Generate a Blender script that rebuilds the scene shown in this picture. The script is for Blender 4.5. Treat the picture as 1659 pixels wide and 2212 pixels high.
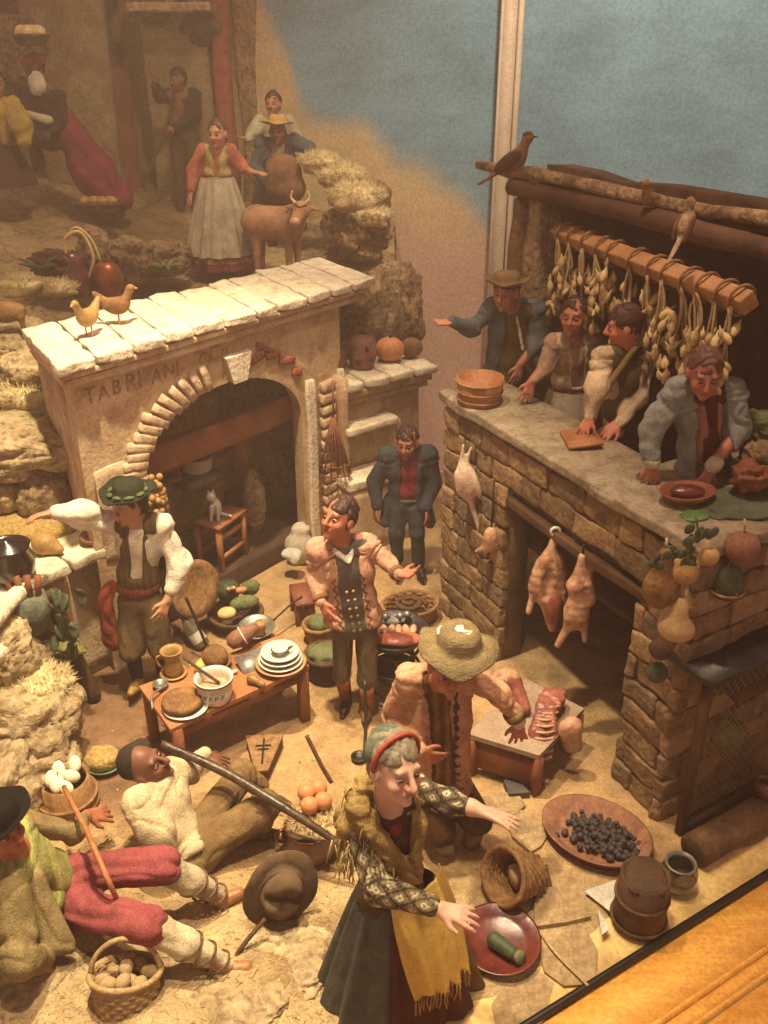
import bpy, math, random
import numpy as np
from mathutils import Vector, Matrix

SC = bpy.context.scene
for _o in list(bpy.data.objects):
    bpy.data.objects.remove(_o)

# ---------------------------------------------------------------- camera
PITCH = math.radians(27.0)
FPX = 2008.0            # focal length measured on a picture 2212 high
CAMZ = 4.2
cam_d = bpy.data.cameras.new('camera')
cam = bpy.data.objects.new('camera', cam_d)
SC.collection.objects.link(cam)
cam.location = (0, 0, CAMZ)
cam.rotation_euler = (math.pi / 2 - PITCH, 0, 0)
cam_d.sensor_fit = 'VERTICAL'
cam_d.sensor_height = 24
cam_d.lens = 24 * FPX / 2212
cam_d.clip_start = .05
cam_d.clip_end = 200
SC.camera = cam

# ---------------------------------------------------------------- world and lamps
w = bpy.data.worlds.new('World')
SC.world = w
w.use_nodes = True
w.node_tree.nodes['Background'].inputs[0].default_value = (1.0, .60, .45, 1)
w.node_tree.nodes['Background'].inputs[1].default_value = .42


def lamp(name, loc, aim, power, col, cone=60, blend=.6, size=.12):
    d = bpy.data.lights.new(name, 'SPOT')
    d.energy = power
    d.color = col
    d.spot_size = math.radians(cone)
    d.spot_blend = blend
    d.shadow_soft_size = size
    o = bpy.data.objects.new(name, d)
    SC.collection.objects.link(o)
    o.location = loc
    o.rotation_euler = (Vector(aim) - Vector(loc)).to_track_quat('-Z', 'Y').to_euler()
    return o


WARM = (1.0, .80, .50)
lamp('case_spotlight', (-1.15, 4.6, 8.2), (-1.75, 5.0, .4), 4200, WARM, 58, .8, .13)
lamp('case_spotlight', (-.2, 2.6, 8.2), (-.75, 3.3, .2), 1900, (1, .80, .47), 50, .9, .13)
lamp('case_spotlight', (.8, 4.6, 8.4), (.75, 4.9, .5), 1150, (1, .72, .50), 62, .9, .2)
lamp('case_spotlight', (-1.0, 7.6, 8.0), (-2.0, 9.6, 2.0), 800, WARM, 75, .9, .2)
lamp('case_spotlight', (1.6, 7.0, 8.0), (2.4, 10.5, 3.4), 1500, (1, .78, .56), 90, 1., .3)
vs = SC.view_settings
vs.view_transform = 'Standard'
vs.look = 'None'
vs.exposure = .25
vs.gamma = 1
SC.cycles.use_denoising = True
SC.cycles.use_adaptive_sampling = True
SC.cycles.adaptive_threshold = .03
SC.cycles.max_bounces = 4
SC.cycles.diffuse_bounces = 2
SC.cycles.glossy_bounces = 2
SC.cycles.transparent_max_bounces = 12
# ---------------------------------------------------------------- geometry helpers
RNG = np.random.default_rng(7)
random.seed(7)
FW = np.array([0, math.cos(PITCH), -math.sin(PITCH)])
UPV = np.array([0, math.sin(PITCH), math.cos(PITCH)])
CAMP = np.array([0, 0, CAMZ])
A3 = lambda *a: np.array(a, float)


def ray(px, py):
    return A3((px - 829.5) / FPX, 0, 0) + UPV * ((1106 - py) / FPX) + FW


def at(px, py, Y):
    r = ray(px, py)
    return CAMP + r * (Y / r[1])


def gz(px, py, z=0.):
    r = ray(px, py)
    return CAMP + r * ((z - CAMZ) / r[2])


def unit(v):
    v = np.asarray(v, float)
    return v / (np.linalg.norm(v) + 1e-12)


def frame(fwd, up=(0, 0, 1)):
    """columns: right, forward, up"""
    f = unit(fwd)
    r = unit(np.cross(f, up))
    return np.stack([r, f, np.cross(r, f)], 1)


def rotz(a):
    a = math.radians(a)
    return np.array([[math.cos(a), -math.sin(a), 0], [math.sin(a), math.cos(a), 0], [0, 0, 1.]])


def rotx(a):
    a = math.radians(a)
    return np.array([[1., 0, 0], [0, math.cos(a), -math.sin(a)], [0, math.sin(a), math.cos(a)]])


def roty(a):
    a = math.radians(a)
    return np.array([[math.cos(a), 0, math.sin(a)], [0, 1., 0], [-math.sin(a), 0, math.cos(a)]])


def zto(d):
    """rotation whose z column is d"""
    z = unit(d)
    x = unit(np.cross(z, (0, 1, 0) if abs(z[1]) < .9 else (1, 0, 0)))
    return np.stack([x, np.cross(z, x), z], 1)


def lin(h):
    if not isinstance(h, str):
        return np.array(h, float)
    h = h.lstrip('#')
    c = np.array([int(h[i:i + 2], 16) / 255 for i in (0, 2, 4)])
    c = np.where(c <= .04045, c / 12.92, ((c + .055) / 1.055) ** 2.4)
    return c.mean() + (c - c.mean()) * .84


_nd = {}


def noise(P, f=1., seed=0, oct=2):
    """cheap smooth noise from sums of sines, about -1..1"""
    if seed not in _nd:
        r = np.random.default_rng(seed + 100)
        d = r.normal(size=(14, 3))
        d /= np.linalg.norm(d, axis=1)[:, None]
        _nd[seed] = (d * r.uniform(.6, 1.5, 14)[:, None], r.uniform(0, 6.28, 14))
    d, ph = _nd[seed]
    out = np.zeros(P.shape[:-1])
    a = 1.
    for o in range(oct):
        q = P * f * 2 ** o
        s = np.sin(q @ d[o * 7 % 14] * 3 + ph[0] + o)
        for i in range(7):
            s = s + np.sin(q @ d[(i + o * 7) % 14] * 3.1 + ph[i] + .9 * np.sin(q @ d[(i + 3) % 14] * 1.7 + ph[i + 7]))
        out += a * s / 4.
        a *= .5
    return out / 1.5


def sstep(a, b, x):
    t = np.clip((x - a) / (b - a), 0, 1)
    return t * t * (3 - 2 * t)


# ---- materials
MATS = {}


def mk(name, c1=None, c2=None, rough=.8, scale=6., detail=5., bump=.3, bscale=40., metal=0., spec=.4, attr=False, stretch=(1, 1, 1),
       spots=None, sss=0., coat=0., bdist=.01, var=.22, fold=0., speck=.22):
    if name in MATS:
        return MATS[name]
    m = bpy.data.materials.new(name)
    m.use_nodes = True
    nt = m.node_tree
    nt.nodes.clear()
    N = lambda t: nt.nodes.new(t)
    out, bs = N('ShaderNodeOutputMaterial'), N('ShaderNodeBsdfPrincipled')
    nt.links.new(bs.outputs[0], out.inputs[0])
    tc, mp = N('ShaderNodeTexCoord'), N('ShaderNodeMapping')
    mp.inputs['Scale'].default_value = stretch
    nt.links.new(tc.outputs['Object'], mp.inputs[0])
    n1 = N('ShaderNodeTexNoise')
    n1.inputs['Scale'].default_value = scale
    n1.inputs['Detail'].default_value = detail
    n1.inputs['Roughness'].default_value = .65
    nt.links.new(mp.outputs[0], n1.inputs['Vector'])
    rp = N('ShaderNodeValToRGB')
    rp.color_ramp.elements[0].position = .32
    rp.color_ramp.elements[1].position = .68
    nt.links.new(n1.outputs['Fac'], rp.inputs[0])
    if attr:
        a = N('ShaderNodeAttribute')
        a.attribute_name = 'Col'
        rp.color_ramp.elements[0].color = (1 - var, 1 - var, 1 - var, 1)
        rp.color_ramp.elements[1].color = (1 + var * .4,) * 3 + (1,)
        mx = N('ShaderNodeMix')
        mx.data_type = 'RGBA'
        mx.blend_type = 'MULTIPLY'
        mx.inputs['Factor'].default_value = 1
        nt.links.new(a.outputs['Color'], mx.inputs['A'])
        nt.links.new(rp.outputs[0], mx.inputs['B'])
        col = mx.outputs['Result']
    else:
        rp.color_ramp.elements[0].color = tuple(lin(c1)) + (1,)
        rp.color_ramp.elements[1].color = tuple(lin(c2 if c2 is not None else c1)) + (1,)
        col = rp.outputs[0]
    if spots is not None:
        sc_, sv, amt = spots
        n3 = N('ShaderNodeTexNoise')
        n3.inputs['Scale'].default_value = sc_
        n3.inputs['Detail'].default_value = 3
        nt.links.new(tc.outputs['Object'], n3.inputs['Vector'])
        r3 = N('ShaderNodeValToRGB')
        r3.color_ramp.elements[0].position = .52
        r3.color_ramp.elements[1].position = .66
        r3.color_ramp.elements[0].color = (0, 0, 0, 1)
        r3.color_ramp.elements[1].color = (amt, amt, amt, 1)
        nt.links.new(n3.outputs['Fac'], r3.inputs[0])
        m3 = N('ShaderNodeMix')
        m3.data_type = 'RGBA'
        nt.links.new(r3.outputs[0], m3.inputs['Factor'])
        nt.links.new(col, m3.inputs['A'])
        m3.inputs['B'].default_value = tuple(lin(sv)) + (1,)
        col = m3.outputs['Result']
    n5 = N('ShaderNodeTexNoise')
    n5.inputs['Scale'].default_value = bscale * 1.7
    n5.inputs['Detail'].default_value = 2
    nt.links.new(tc.outputs['Object'], n5.inputs['Vector'])
    m5 = N('ShaderNodeMapRange')
    m5.inputs['From Min'].default_value = .3
    m5.inputs['From Max'].default_value = .7
    m5.inputs['To Min'].default_value = 1 - speck
    m5.inputs['To Max'].default_value = 1 + speck * .6
    nt.links.new(n5.outputs['Fac'], m5.inputs[0])
    x5 = N('ShaderNodeMix')
    x5.data_type = 'RGBA'
    x5.blend_type = 'MULTIPLY'
    x5.inputs['Factor'].default_value = 1
    nt.links.new(col, x5.inputs['A'])
    nt.links.new(m5.outputs[0], x5.inputs['B'])
    nt.links.new(x5.outputs['Result'], bs.inputs['Base Color'])
    rm = N('ShaderNodeMapRange')
    rm.inputs['To Min'].default_value = max(rough - .1, .03)
    rm.inputs['To Max'].default_value = min(rough + .1, 1)
    nt.links.new(n1.outputs['Fac'], rm.inputs[0])
    nt.links.new(rm.outputs[0], bs.inputs['Roughness'])
    bs.inputs['Metallic'].default_value = metal
    bs.inputs['Specular IOR Level'].default_value = spec
    if coat:
        bs.inputs['Coat Weight'].default_value = coat
        bs.inputs['Coat Roughness'].default_value = .25
    if sss:
        bs.inputs['Subsurface Weight'].default_value = sss
        bs.inputs['Subsurface Radius'].default_value = (.02, .008, .004)
    if bump:
        n2 = N('ShaderNodeTexNoise')
        n2.inputs['Scale'].default_value = bscale
        n2.inputs['Detail'].default_value = 4
        nt.links.new(mp.outputs[0], n2.inputs['Vector'])
        b = N('ShaderNodeBump')
        b.inputs['Strength'].default_value = bump
        b.inputs['Distance'].default_value = bdist
        nt.links.new(n2.outputs['Fac'], b.inputs['Height'])
        nt.links.new(b.outputs[0], bs.inputs['Normal'])
        if fold:
            n4 = N('ShaderNodeTexNoise')
            n4.inputs['Scale'].default_value = 8
            n4.inputs['Detail'].default_value = 4
            n4.inputs['Roughness'].default_value = .6
            n4.inputs['Distortion'].default_value = 2.2
            mp4 = N('ShaderNodeMapping')
            mp4.inputs['Scale'].default_value = (1, 1, .45)
            nt.links.new(tc.outputs['Object'], mp4.inputs[0])
            nt.links.new(mp4.outputs[0], n4.inputs['Vector'])
            b2 = N('ShaderNodeBump')
            b2.inputs['Strength'].default_value = fold
            b2.inputs['Distance'].default_value = .03
            nt.links.new(n4.outputs['Fac'], b2.inputs['Height'])
            nt.links.new(b2.outputs[0], b.inputs['Normal'])
    MATS[name] = m
    return m


# ---- objects
def mesh_of(name, V, F, C=None, smooth=True):
    me = bpy.data.meshes.new(name)
    V = np.ascontiguousarray(V, np.float32)
    if isinstance(F, np.ndarray):
        nf, k = F.shape
        me.vertices.add(len(V))
        me.vertices.foreach_set('co', V.ravel())
        me.loops.add(nf * k)
        me.loops.foreach_set('vertex_index', np.ascontiguousarray(F, np.int32).ravel())
        me.polygons.add(nf)
        me.polygons.foreach_set('loop_start', np.arange(0, nf * k, k, dtype=np.int32))
        me.update(calc_edges=True)
    else:
        me.from_pydata(V.tolist(), [], [tuple(int(i) for i in f) for f in F])
    if smooth:
        me.polygons.foreach_set('use_smooth', np.ones(len(me.polygons), bool))
    if C is not None:
        at_ = me.color_attributes.new('Col', 'FLOAT_COLOR', 'POINT')
        c4 = np.ones((len(V), 4), np.float32)
        c4[:, :3] = C
        at_.data.foreach_set('color', c4.ravel())
    me.update()
    return me


def link(o):
    SC.collection.objects.link(o)
    return o


def brocade(V, C, s=1., dark=.30):
    a = noise(V, 26 * s, 71) * noise(V, 17 * s, 72)
    b = noise(V, 5 * s, 73)
    k_ = 1 - dark * sstep(.05, .25, a) - .16 * sstep(.1, .6, b) + .08 * sstep(.1, .6, -b)
    return C * k_[:, None]


def ribbed(g, amp=.006, f=95., z0=-9, z1=9, ax=(0, 0, 1)):
    V, F = g[0], g[1]
    N = vnormals(V, F)
    s_ = V @ unit(ax)
    w_ = sstep(z0, z0 + .05, s_) * sstep(z1, z1 - .05, s_)
    return (V + N * (amp * np.sin(s_ * f + 1.5 * noise(V, 5, 74)) * w_)[:, None] + N * (.004 * noise(V, 14, 75))[:, None], F) + tuple(g[2:])


class Thing:
    """an Empty at a thing's base with its parts below it"""

    def __init__(s, name, label, cat, base, group=None):
        s.L = np.array(base, float)
        s.o = link(bpy.data.objects.new(name, None))
        s.o.location = s.L
        s.o.empty_display_size = .05
        s.o['label'] = label
        s.o['category'] = cat
        if group:
            s.o['group'] = group

    def add(s, name, g, mat, parent=None, smooth=True, label=None, kind=None):
        V, F = g[0], g[1]
        C = g[2] if len(g) > 2 else None
        o = link(bpy.data.objects.new(name, mesh_of(name, V - s.L, F, C, smooth)))
        o.data.materials.append(mat)
        o.parent = parent if parent is not None else s.o
        if label:
            o['label'] = label
        if kind:
            o['kind'] = kind
        return o


def inst(root, name, me, loc, rot=None, sc=1.):
    o = link(bpy.data.objects.new(name, me))
    o.parent = root
    M = np.eye(4)
    M[:3, :3] = (np.eye(3) if rot is None else np.asarray(rot)) * np.array(sc if not np.isscalar(sc) else (sc,) * 3, float)[None, :]
    M[:3, 3] = loc
    o.matrix_local = Matrix(M.tolist())
    return o


def single(name, label, cat, g, mat, base=None, group=None, kind=None, smooth=True):
    V = g[0]
    if base is None:
        base = A3((V[:, 0].min() + V[:, 0].max()) / 2, (V[:, 1].min() + V[:, 1].max()) / 2, V[:, 2].min())
    o = link(bpy.data.objects.new(name, mesh_of(name, V - base, g[1], g[2] if len(g) > 2 else None, smooth)))
    o.location = base
    o.data.materials.append(mat)
    if kind:
        o['kind'] = kind
    if label:
        o['label'] = label
    if cat:
        o['category'] = cat
    if group:
        o['group'] = group
    return o


# ---- plain generators: each returns (V, F)
def merge(gs):
    Vs, Fs, Cs, n = [], [], [], 0
    hasc = all(len(g) > 2 for g in gs)
    for g in gs:
        Vs.append(g[0])
        if hasc:
            Cs.append(g[2])
        Fs += [tuple(int(i) + n for i in f) for f in (g[1].tolist() if isinstance(g[1], np.ndarray) else g[1])]
        n += len(g[0])
    return (np.concatenate(Vs), Fs) + ((np.concatenate(Cs),) if hasc else ())


def colored(g, c):
    return g[0], g[1], np.tile(lin(c), (len(g[0]), 1))


def lathe(prof, c=(0, 0, 0), R=None, n=28, cap=True, sx=1., sy=1.):
    prof = np.array(prof, float)
    a = np.linspace(0, 2 * math.pi, n, endpoint=False)
    V = np.stack([prof[:, 0:1] * np.cos(a) * sx, prof[:, 0:1] * np.sin(a) * sy, np.repeat(prof[:, 1:2], n, 1)], 2).reshape(-1, 3)
    F = []
    m = len(prof)
    for i in range(m - 1):
        for j in range(n):
            k = (j + 1) % n
            F.append((i * n + j, i * n + k, (i + 1) * n + k, (i + 1) * n + j))
    if cap:
        F.append(tuple(range(n - 1, -1, -1)))
        F.append(tuple((m - 1) * n + j for j in range(n)))
    if R is not None:
        V = V @ np.asarray(R).T
    return V + np.array(c, float), F


def tube(pts, r, n=8, cap=True):
    pts = np.array(pts, float)
    m = len(pts)
    r = np.full(m, r) if np.isscalar(r) else np.interp(np.linspace(0, 1, m), np.linspace(0, 1, len(r)), r)
    t = np.gradient(pts, axis=0)
    t /= np.linalg.norm(t, axis=1)[:, None] + 1e-9
    ref = A3(0, 0, 1) if abs(t[0, 2]) < .9 else A3(1, 0, 0)
    u = unit(np.cross(t[0], ref))
    V, F = [], []
    a = np.linspace(0, 2 * math.pi, n, endpoint=False)
    for i in range(m):
        u = unit(u - t[i] * (u @ t[i]))
        v = np.cross(t[i], u)
        V.append(pts[i] + r[i] * (np.cos(a)[:, None] * u + np.sin(a)[:, None] * v))
    for i in range(m - 1):
        for j in range(n):
            k = (j + 1) % n
            F.append((i * n + j, i * n + k, (i + 1) * n + k, (i + 1) * n + j))
    if cap:
        F.append(tuple(range(n - 1, -1, -1)))
        F.append(tuple((m - 1) * n + j for j in range(n)))
    return np.concatenate(V), F


def curve(pts, m=24):
    """Catmull-Rom through points"""
    p = np.array(pts, float)
    p = np.concatenate([[2 * p[0] - p[1]], p, [2 * p[-1] - p[-2]]])
    out = []
    for x in np.linspace(0, len(p) - 3 - 1e-6, m):
        i = int(x)
        t = x - i
        a, b, c, d = p[i:i + 4]
        out.append(.5 * ((2 * b) + (c - a) * t + (2 * a - 5 * b + 4 * c - d) * t * t + (3 * b - a - 3 * c + d) * t ** 3))
    return np.array(out)


_cube = {}


def _cubegrid(n):
    if n not in _cube:
        ids, V, F = {}, [], []
        def vid(p):
            if p not in ids:
                ids[p] = len(V)
                V.append(p)
            return ids[p]
        for ax in range(3):
            for s in (0, n):
                for i in range(n):
                    for j in range(n):
                        q = []
                        for (di, dj) in ((0, 0), (1, 0), (1, 1), (0, 1)):
                            p = [0, 0, 0]
                            p[ax] = s
                            p[(ax + 1) % 3] = i + di
                            p[(ax + 2) % 3] = j + dj
                            q.append(vid(tuple(p)))
                        F.append(tuple(q if s else q[::-1]))
        _cube[n] = (np.array(V, float) / n * 2 - 1, np.array(F))
    return _cube[n]


def stone(c, half, R=None, r=.02, jit=0., n=3, seed=0, jf=8.):
    """rounded block with uneven faces"""
    V, F = _cubegrid(n)
    h = np.array(half, float)
    r = min(r, h.min() * .95)
    inner = h - r
    s = np.sign(V) * np.abs(V) ** .6 if n > 3 else V
    P = s * h
    q = np.clip(P, -inner, inner)
    d = P - q
    ln = np.linalg.norm(d, axis=1)
    nb = (np.abs(d) > 1e-9).sum(1)
    P = np.where((nb > 1)[:, None], q + d / (ln[:, None] + 1e-9) * r, P)
    if jit:
        off = np.array([(seed * 1.7) % 31, (seed * 2.3) % 29, (seed * .9) % 37])
        P = P + np.stack([noise(P + off, jf, 1), noise(P + off, jf, 2), noise(P + off, jf, 3)], 1) * jit
    if R is not None:
        P = P @ np.asarray(R).T
    return P + np.array(c, float), F


def sphere(c, r, R=None, n=16, m=10, jit=0, jf=5, seed=0):
    th = np.linspace(0, math.pi, m + 1)
    prof = np.stack([np.sin(th), -np.cos(th)], 1)
    prof[0, 0] = prof[-1, 0] = 1e-4
    V, F = lathe(prof, n=n)
    if jit:
        V = V * (1 + jit * noise(V + seed, jf, 4))[:, None]
    V = V * np.array(r if not np.isscalar(r) else (r, r, r), float)
    if R is not None:
        V = V @ np.asarray(R).T
    return V + np.array(c, float), F


_ico = {}


def ico(level):
    if level not in _ico:
        import bmesh
        bm = bmesh.new()
        bmesh.ops.create_icosphere(bm, subdivisions=level, radius=1)
        _ico[level] = (np.array([v.co[:] for v in bm.verts]), np.array([[v.index for v in f.verts] for f in bm.faces]))
        bm.free()
    return _ico[level]


def rock(c, r, R=None, jit=.22, jf=1.6, seed=0, level=4, flat=None, fine=.03):
    V, F = ico(level)
    off = np.array([seed * 3.1 % 17, seed * 5.7 % 19, seed * 1.3 % 23])
    cr = noise(V + off, jf * 1.9, 7)
    d = 1 + jit * noise(V + off, jf, 5) + fine * noise(V + off, jf * 5, 6, 3) - fine * 2.4 * np.exp(-(cr / .10) ** 2) + fine * .7 * noise(V + off, jf * 13, 8, 2)
    P = V * d[:, None]
    P = np.sign(P) * np.abs(P) ** .8
    P = P * np.array(r, float)
    if R is not None:
        P = P @ np.asarray(R).T
    P = P + np.array(c, float)
    if flat is not None:
        P[:, 2] = np.maximum(P[:, 2], flat)
    return P, F


def prism(poly, z0, z1, R=None, c=(0, 0, 0)):
    n = len(poly)
    V = np.array([(x, y, z0) for x, y in poly] + [(x, y, z1) for x, y in poly], float)
    F = [tuple(range(n - 1, -1, -1)), tuple(range(n, 2 * n))] + [(i, (i + 1) % n, (i + 1) % n + n, i + n) for i in range(n)]
    if R is not None:
        V = V @ np.asarray(R).T
    return V + np.array(c, float), F


# ---------------------------------------------------------------- signed distance modelling
def rc(a, b, ra, rb=None, k=.03, col=None, flat=None, op=1):
    """round cone; flat = (axis, factor) squashes it along an axis"""
    a, b = np.array(a, float), np.array(b, float)
    rb = ra if rb is None else rb
    ba = b - a
    L2 = ba @ ba + 1e-12
    def f(P):
        pa = P - a
        t = np.clip(pa @ ba / L2, 0, 1)
        q = pa - t[..., None] * ba
        if flat is not None:
            ax = unit(flat[0])
            q = q + (q @ ax)[..., None] * ax * (1 / flat[1] - 1)
            return (np.sqrt((q * q).sum(-1)) - (ra + (rb - ra) * t)) * (flat[1] if flat[1] < 1 else 1)
        return np.sqrt((q * q).sum(-1)) - (ra + (rb - ra) * t)
    m = max(ra, rb) * (max(1, flat[1]) if flat is not None else 1)
    return (np.minimum(a, b) - m, np.maximum(a, b) + m, f, k, op, col, unit(ba + A3(0, 0, 1e-6)))


def el(c, r, R=None, k=.03, col=None, op=1):
    c, r = np.array(c, float), np.array(r, float)
    def f(P):
        q = P - c
        if R is not None:
            q = q @ R
        a = q / r
        k0 = np.sqrt((a * a).sum(-1)) + 1e-9
        b = a / r
        return k0 * (k0 - 1) / (np.sqrt((b * b).sum(-1)) + 1e-9)
    if R is None:
        e = r
    else:
        e = np.sqrt(((np.abs(R) * r) ** 2).sum(1)) * 1.02
    return (c - e, c + e, f, k, op, col, A3(0, 0, 1) if R is None else R[:, 2])


def bx(c, h, R=None, r=.01, k=.02, col=None, op=1):
    c, h = np.array(c, float), np.array(h, float)
    def f(P):
        q = P - c
        if R is not None:
            q = q @ R
        q = np.abs(q) - (h - r)
        return np.sqrt((np.maximum(q, 0) ** 2).sum(-1)) + np.minimum(q.max(-1), 0) - r
    e = h if R is None else (np.abs(R) * h).sum(1)
    return (c - e, c + e, f, k, op, col, A3(0, 0, 1) if R is None else R[:, 2])


def surfnet(D, org, res):
    s = D < 0
    n0, n1, n2 = D.shape
    cnt = np.zeros((n0 - 1, n1 - 1, n2 - 1), np.uint8)
    for dx in (0, 1):
        for dy in (0, 1):
            for dz in (0, 1):
                cnt += s[dx:n0 - 1 + dx, dy:n1 - 1 + dy, dz:n2 - 1 + dz]
    I = np.argwhere((cnt > 0) & (cnt < 8))
    i, j, k = I.T
    vid = np.full(cnt.shape, -1, np.int32)
    vid[i, j, k] = np.arange(len(I))
    c = {(dx, dy, dz): D[i + dx, j + dy, k + dz] for dx in (0, 1) for dy in (0, 1) for dz in (0, 1)}
    acc = np.zeros((len(I), 3))
    num = np.zeros(len(I))
    for ax in range(3):
        for u in (0, 1):
            for v in (0, 1):
                p = [0, 0, 0]
                p[(ax + 1) % 3], p[(ax + 2) % 3] = u, v
                q = list(p)
                q[ax] = 1
                a, b = c[tuple(p)], c[tuple(q)]
                m = (a < 0) != (b < 0)
                t = np.where(m, a / np.where(m, a - b, 1), 0)
                pos = np.array(p, float)[None].repeat(len(I), 0)
                pos[:, ax] += t
                acc += pos * m[:, None]
                num += m
    V = np.array(org) + (I + acc / num[:, None]) * res
    Fs = []
    for ax in range(3):
        b1, b2 = (ax + 1) % 3, (ax + 2) % 3
        sl0, sl1 = [slice(1, None)] * 3, [slice(1, None)] * 3
        sl0[ax], sl1[ax] = slice(0, -1), slice(1, None)
        A, B = s[tuple(sl0)], s[tuple(sl1)]
        lim = [slice(None)] * 3
        for bb in (b1, b2):
            lim[bb] = slice(0, D.shape[bb] - 2)
        E = np.argwhere((A != B)[tuple(lim)])
        if not len(E):
            continue
        ins = A[tuple(lim)][tuple(E.T)]
        base = E.copy()
        base[:, b1] += 1
        base[:, b2] += 1
        def cell(d1, d2):
            q = base.copy()
            q[:, b1] -= d1
            q[:, b2] -= d2
            return vid[q[:, 0], q[:, 1], q[:, 2]]
        Q = np.stack([cell(1, 1), cell(0, 1), cell(0, 0), cell(1, 0)], 1)
        Q[~ins] = Q[~ins][:, ::-1]
        Fs.append(Q)
    return V, np.concatenate(Fs)


def vnormals(V, F):
    a, b, c, d = (V[F[:, i]] for i in range(4))
    n = np.cross(c - a, d - b)
    N = np.zeros_like(V)
    for i in range(4):
        np.add.at(N, F[:, i], n)
    return N / (np.linalg.norm(N, axis=1)[:, None] + 1e-12)


def sdf(prims, res=.012, wr=0., wf=9., seed=0, col=None, wdir=None, relax=1, off=0.):
    pad0 = 3 * res
    lo = np.min([p[0] for p in prims if p[4] > 0], 0) - pad0
    hi = np.max([p[1] for p in prims if p[4] > 0], 0) + pad0
    n = np.ceil((hi - lo) / res).astype(int) + 1
    D = np.full(n, 1e3, np.float32)
    ax = [lo[i] + np.arange(n[i]) * res for i in range(3)]
    for (l, h, f, k, op, _c, _ax) in prims:
        pad = k + 2.5 * res
        i0 = np.clip(np.floor((l - pad - lo) / res).astype(int), 0, n)
        i1 = np.clip(np.ceil((h + pad - lo) / res).astype(int) + 1, 0, n)
        if (i1 <= i0).any():
            continue
        sl = tuple(slice(i0[q], i1[q]) for q in range(3))
        P = np.stack(np.meshgrid(*(ax[q][sl[q]] for q in range(3)), indexing='ij'), -1)
        d = f(P)
        a = D[sl]
        if op > 0:
            hh = np.maximum(k - np.abs(a - d), 0) / k
            D[sl] = np.minimum(a, d) - hh * hh * k * .25
        else:
            hh = np.maximum(k - np.abs(a + d), 0) / k
            D[sl] = np.maximum(a, -d) + hh * hh * k * .25
    if off:
        D += off
    V, F = surfnet(D, lo, res)
    for _ in range(relax):
        acc = np.zeros_like(V)
        cn = np.zeros(len(V))
        for i in range(4):
            np.add.at(acc, F[:, i], V[F[:, (i + 1) % 4]])
            np.add.at(cn, F[:, i], 1)
        V = V * .5 + acc / np.maximum(cn, 1)[:, None] * .5
    C = None
    if any(p[5] is not None for p in prims):
        best = np.full(len(V), 1e9)
        C = np.ones((len(V), 3))
        for p in prims:
            if p[5] is None or p[4] < 0:
                continue
            d = p[2](V)
            m = d < best
            best[m] = d[m]
            C[m] = lin(p[5])
    elif col is not None:
        C = np.tile(lin(col), (len(V), 1))
    if wr:
        N = vnormals(V, F)
        Ax = np.zeros_like(V)
        for p in prims:
            if p[4] > 0:
                u = p[6] if p[6] @ A3(.15, .1, 1) > 0 else -p[6]
                Ax += np.exp(-np.maximum(p[2](V), 0) / .02)[:, None] * u
        Ax = Ax / (np.linalg.norm(Ax, axis=1)[:, None] + 1e-6)
        Vc = V - V.mean(0)
        q = Vc - .70 * (Vc * Ax).sum(1)[:, None] * Ax + seed
        n0, n1, n2 = noise(q, wf * .30, 8), noise(q, wf * .62, 9), noise(q + 3, wf * 1.35, 10)
        w_ = .55 * n0 - 1.05 * np.exp(-(n1 / .24) ** 2) - .42 * np.exp(-(n2 / .24) ** 2) + .35
        V = V + N * (wr * w_)[:, None]
    return (V, F, C) if C is not None else (V, F)
# ---------------------------------------------------------------- materials of the setting
M_floor = mk('trodden earth', attr=True, rough=.95, scale=6, detail=6, bump=.8, bscale=48, bdist=.02, var=.42, spots=(70, '#7a5a34', .3))
M_terr = mk('cork earth', attr=True, rough=.95, scale=4, detail=6, bump=.8, bscale=22, bdist=.03, var=.4, spots=(15, '#57401f', .6))
M_cork = mk('cork bark', '#5d4326', '#a88a5a', rough=.95, scale=5, detail=6, bump=1., bscale=16, bdist=.04, spots=(22, '#3a2817', .7))
M_corkl = mk('pale cork rock', '#806a44', '#c2aa7c', rough=.95, scale=4, detail=6, bump=1., bscale=18, bdist=.035, spots=(20, '#5a4325', .6))
M_plast = mk('ochre plaster', '#b08a5c', '#d8bd92', rough=.9, scale=3, detail=8, bump=.5, bscale=30, bdist=.012, spots=(7, '#a5623c', .45))
M_white = mk('limewash', '#cdbb98', '#efe4c8', rough=.85, scale=7, detail=8, bump=.6, bscale=35, bdist=.016, spots=(14, '#9a7c54', .5))
M_brick = mk('pale brick', '#b5926a', '#dbc29b', rough=.9, scale=9, detail=7, bump=.6, bscale=40, bdist=.01, spots=(16, '#8f5f3e', .5))
M_redbr = mk('red brick', '#7d3a24', '#a8583a', rough=.9, scale=10, bump=.6, bscale=40)
M_dark = mk('sooty plaster', '#3a2618', '#5d4029', rough=.95, scale=4, bump=.5, bscale=24, bdist=.02)  # dark brown, shared by hearth, cellar, doorway and coop backs
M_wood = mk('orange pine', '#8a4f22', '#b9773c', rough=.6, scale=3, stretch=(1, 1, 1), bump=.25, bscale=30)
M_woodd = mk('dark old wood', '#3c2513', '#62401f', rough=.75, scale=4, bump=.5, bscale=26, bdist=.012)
M_woodr = mk('reddish wood', '#6d3719', '#96542a', rough=.6, scale=4, bump=.3, bscale=30)
M_stoneb = mk('brown tufa block', '#6f5334', '#9c7a50', rough=.95, scale=6, detail=8, bump=.9, bscale=24, bdist=.02, spots=(12, '#4e3822', .6))
M_stonec = mk('pale tufa block', '#86683f', '#b08e60', rough=.95, scale=6, detail=8, bump=.9, bscale=24, bdist=.02, spots=(9, '#5a4328', .5))
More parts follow.
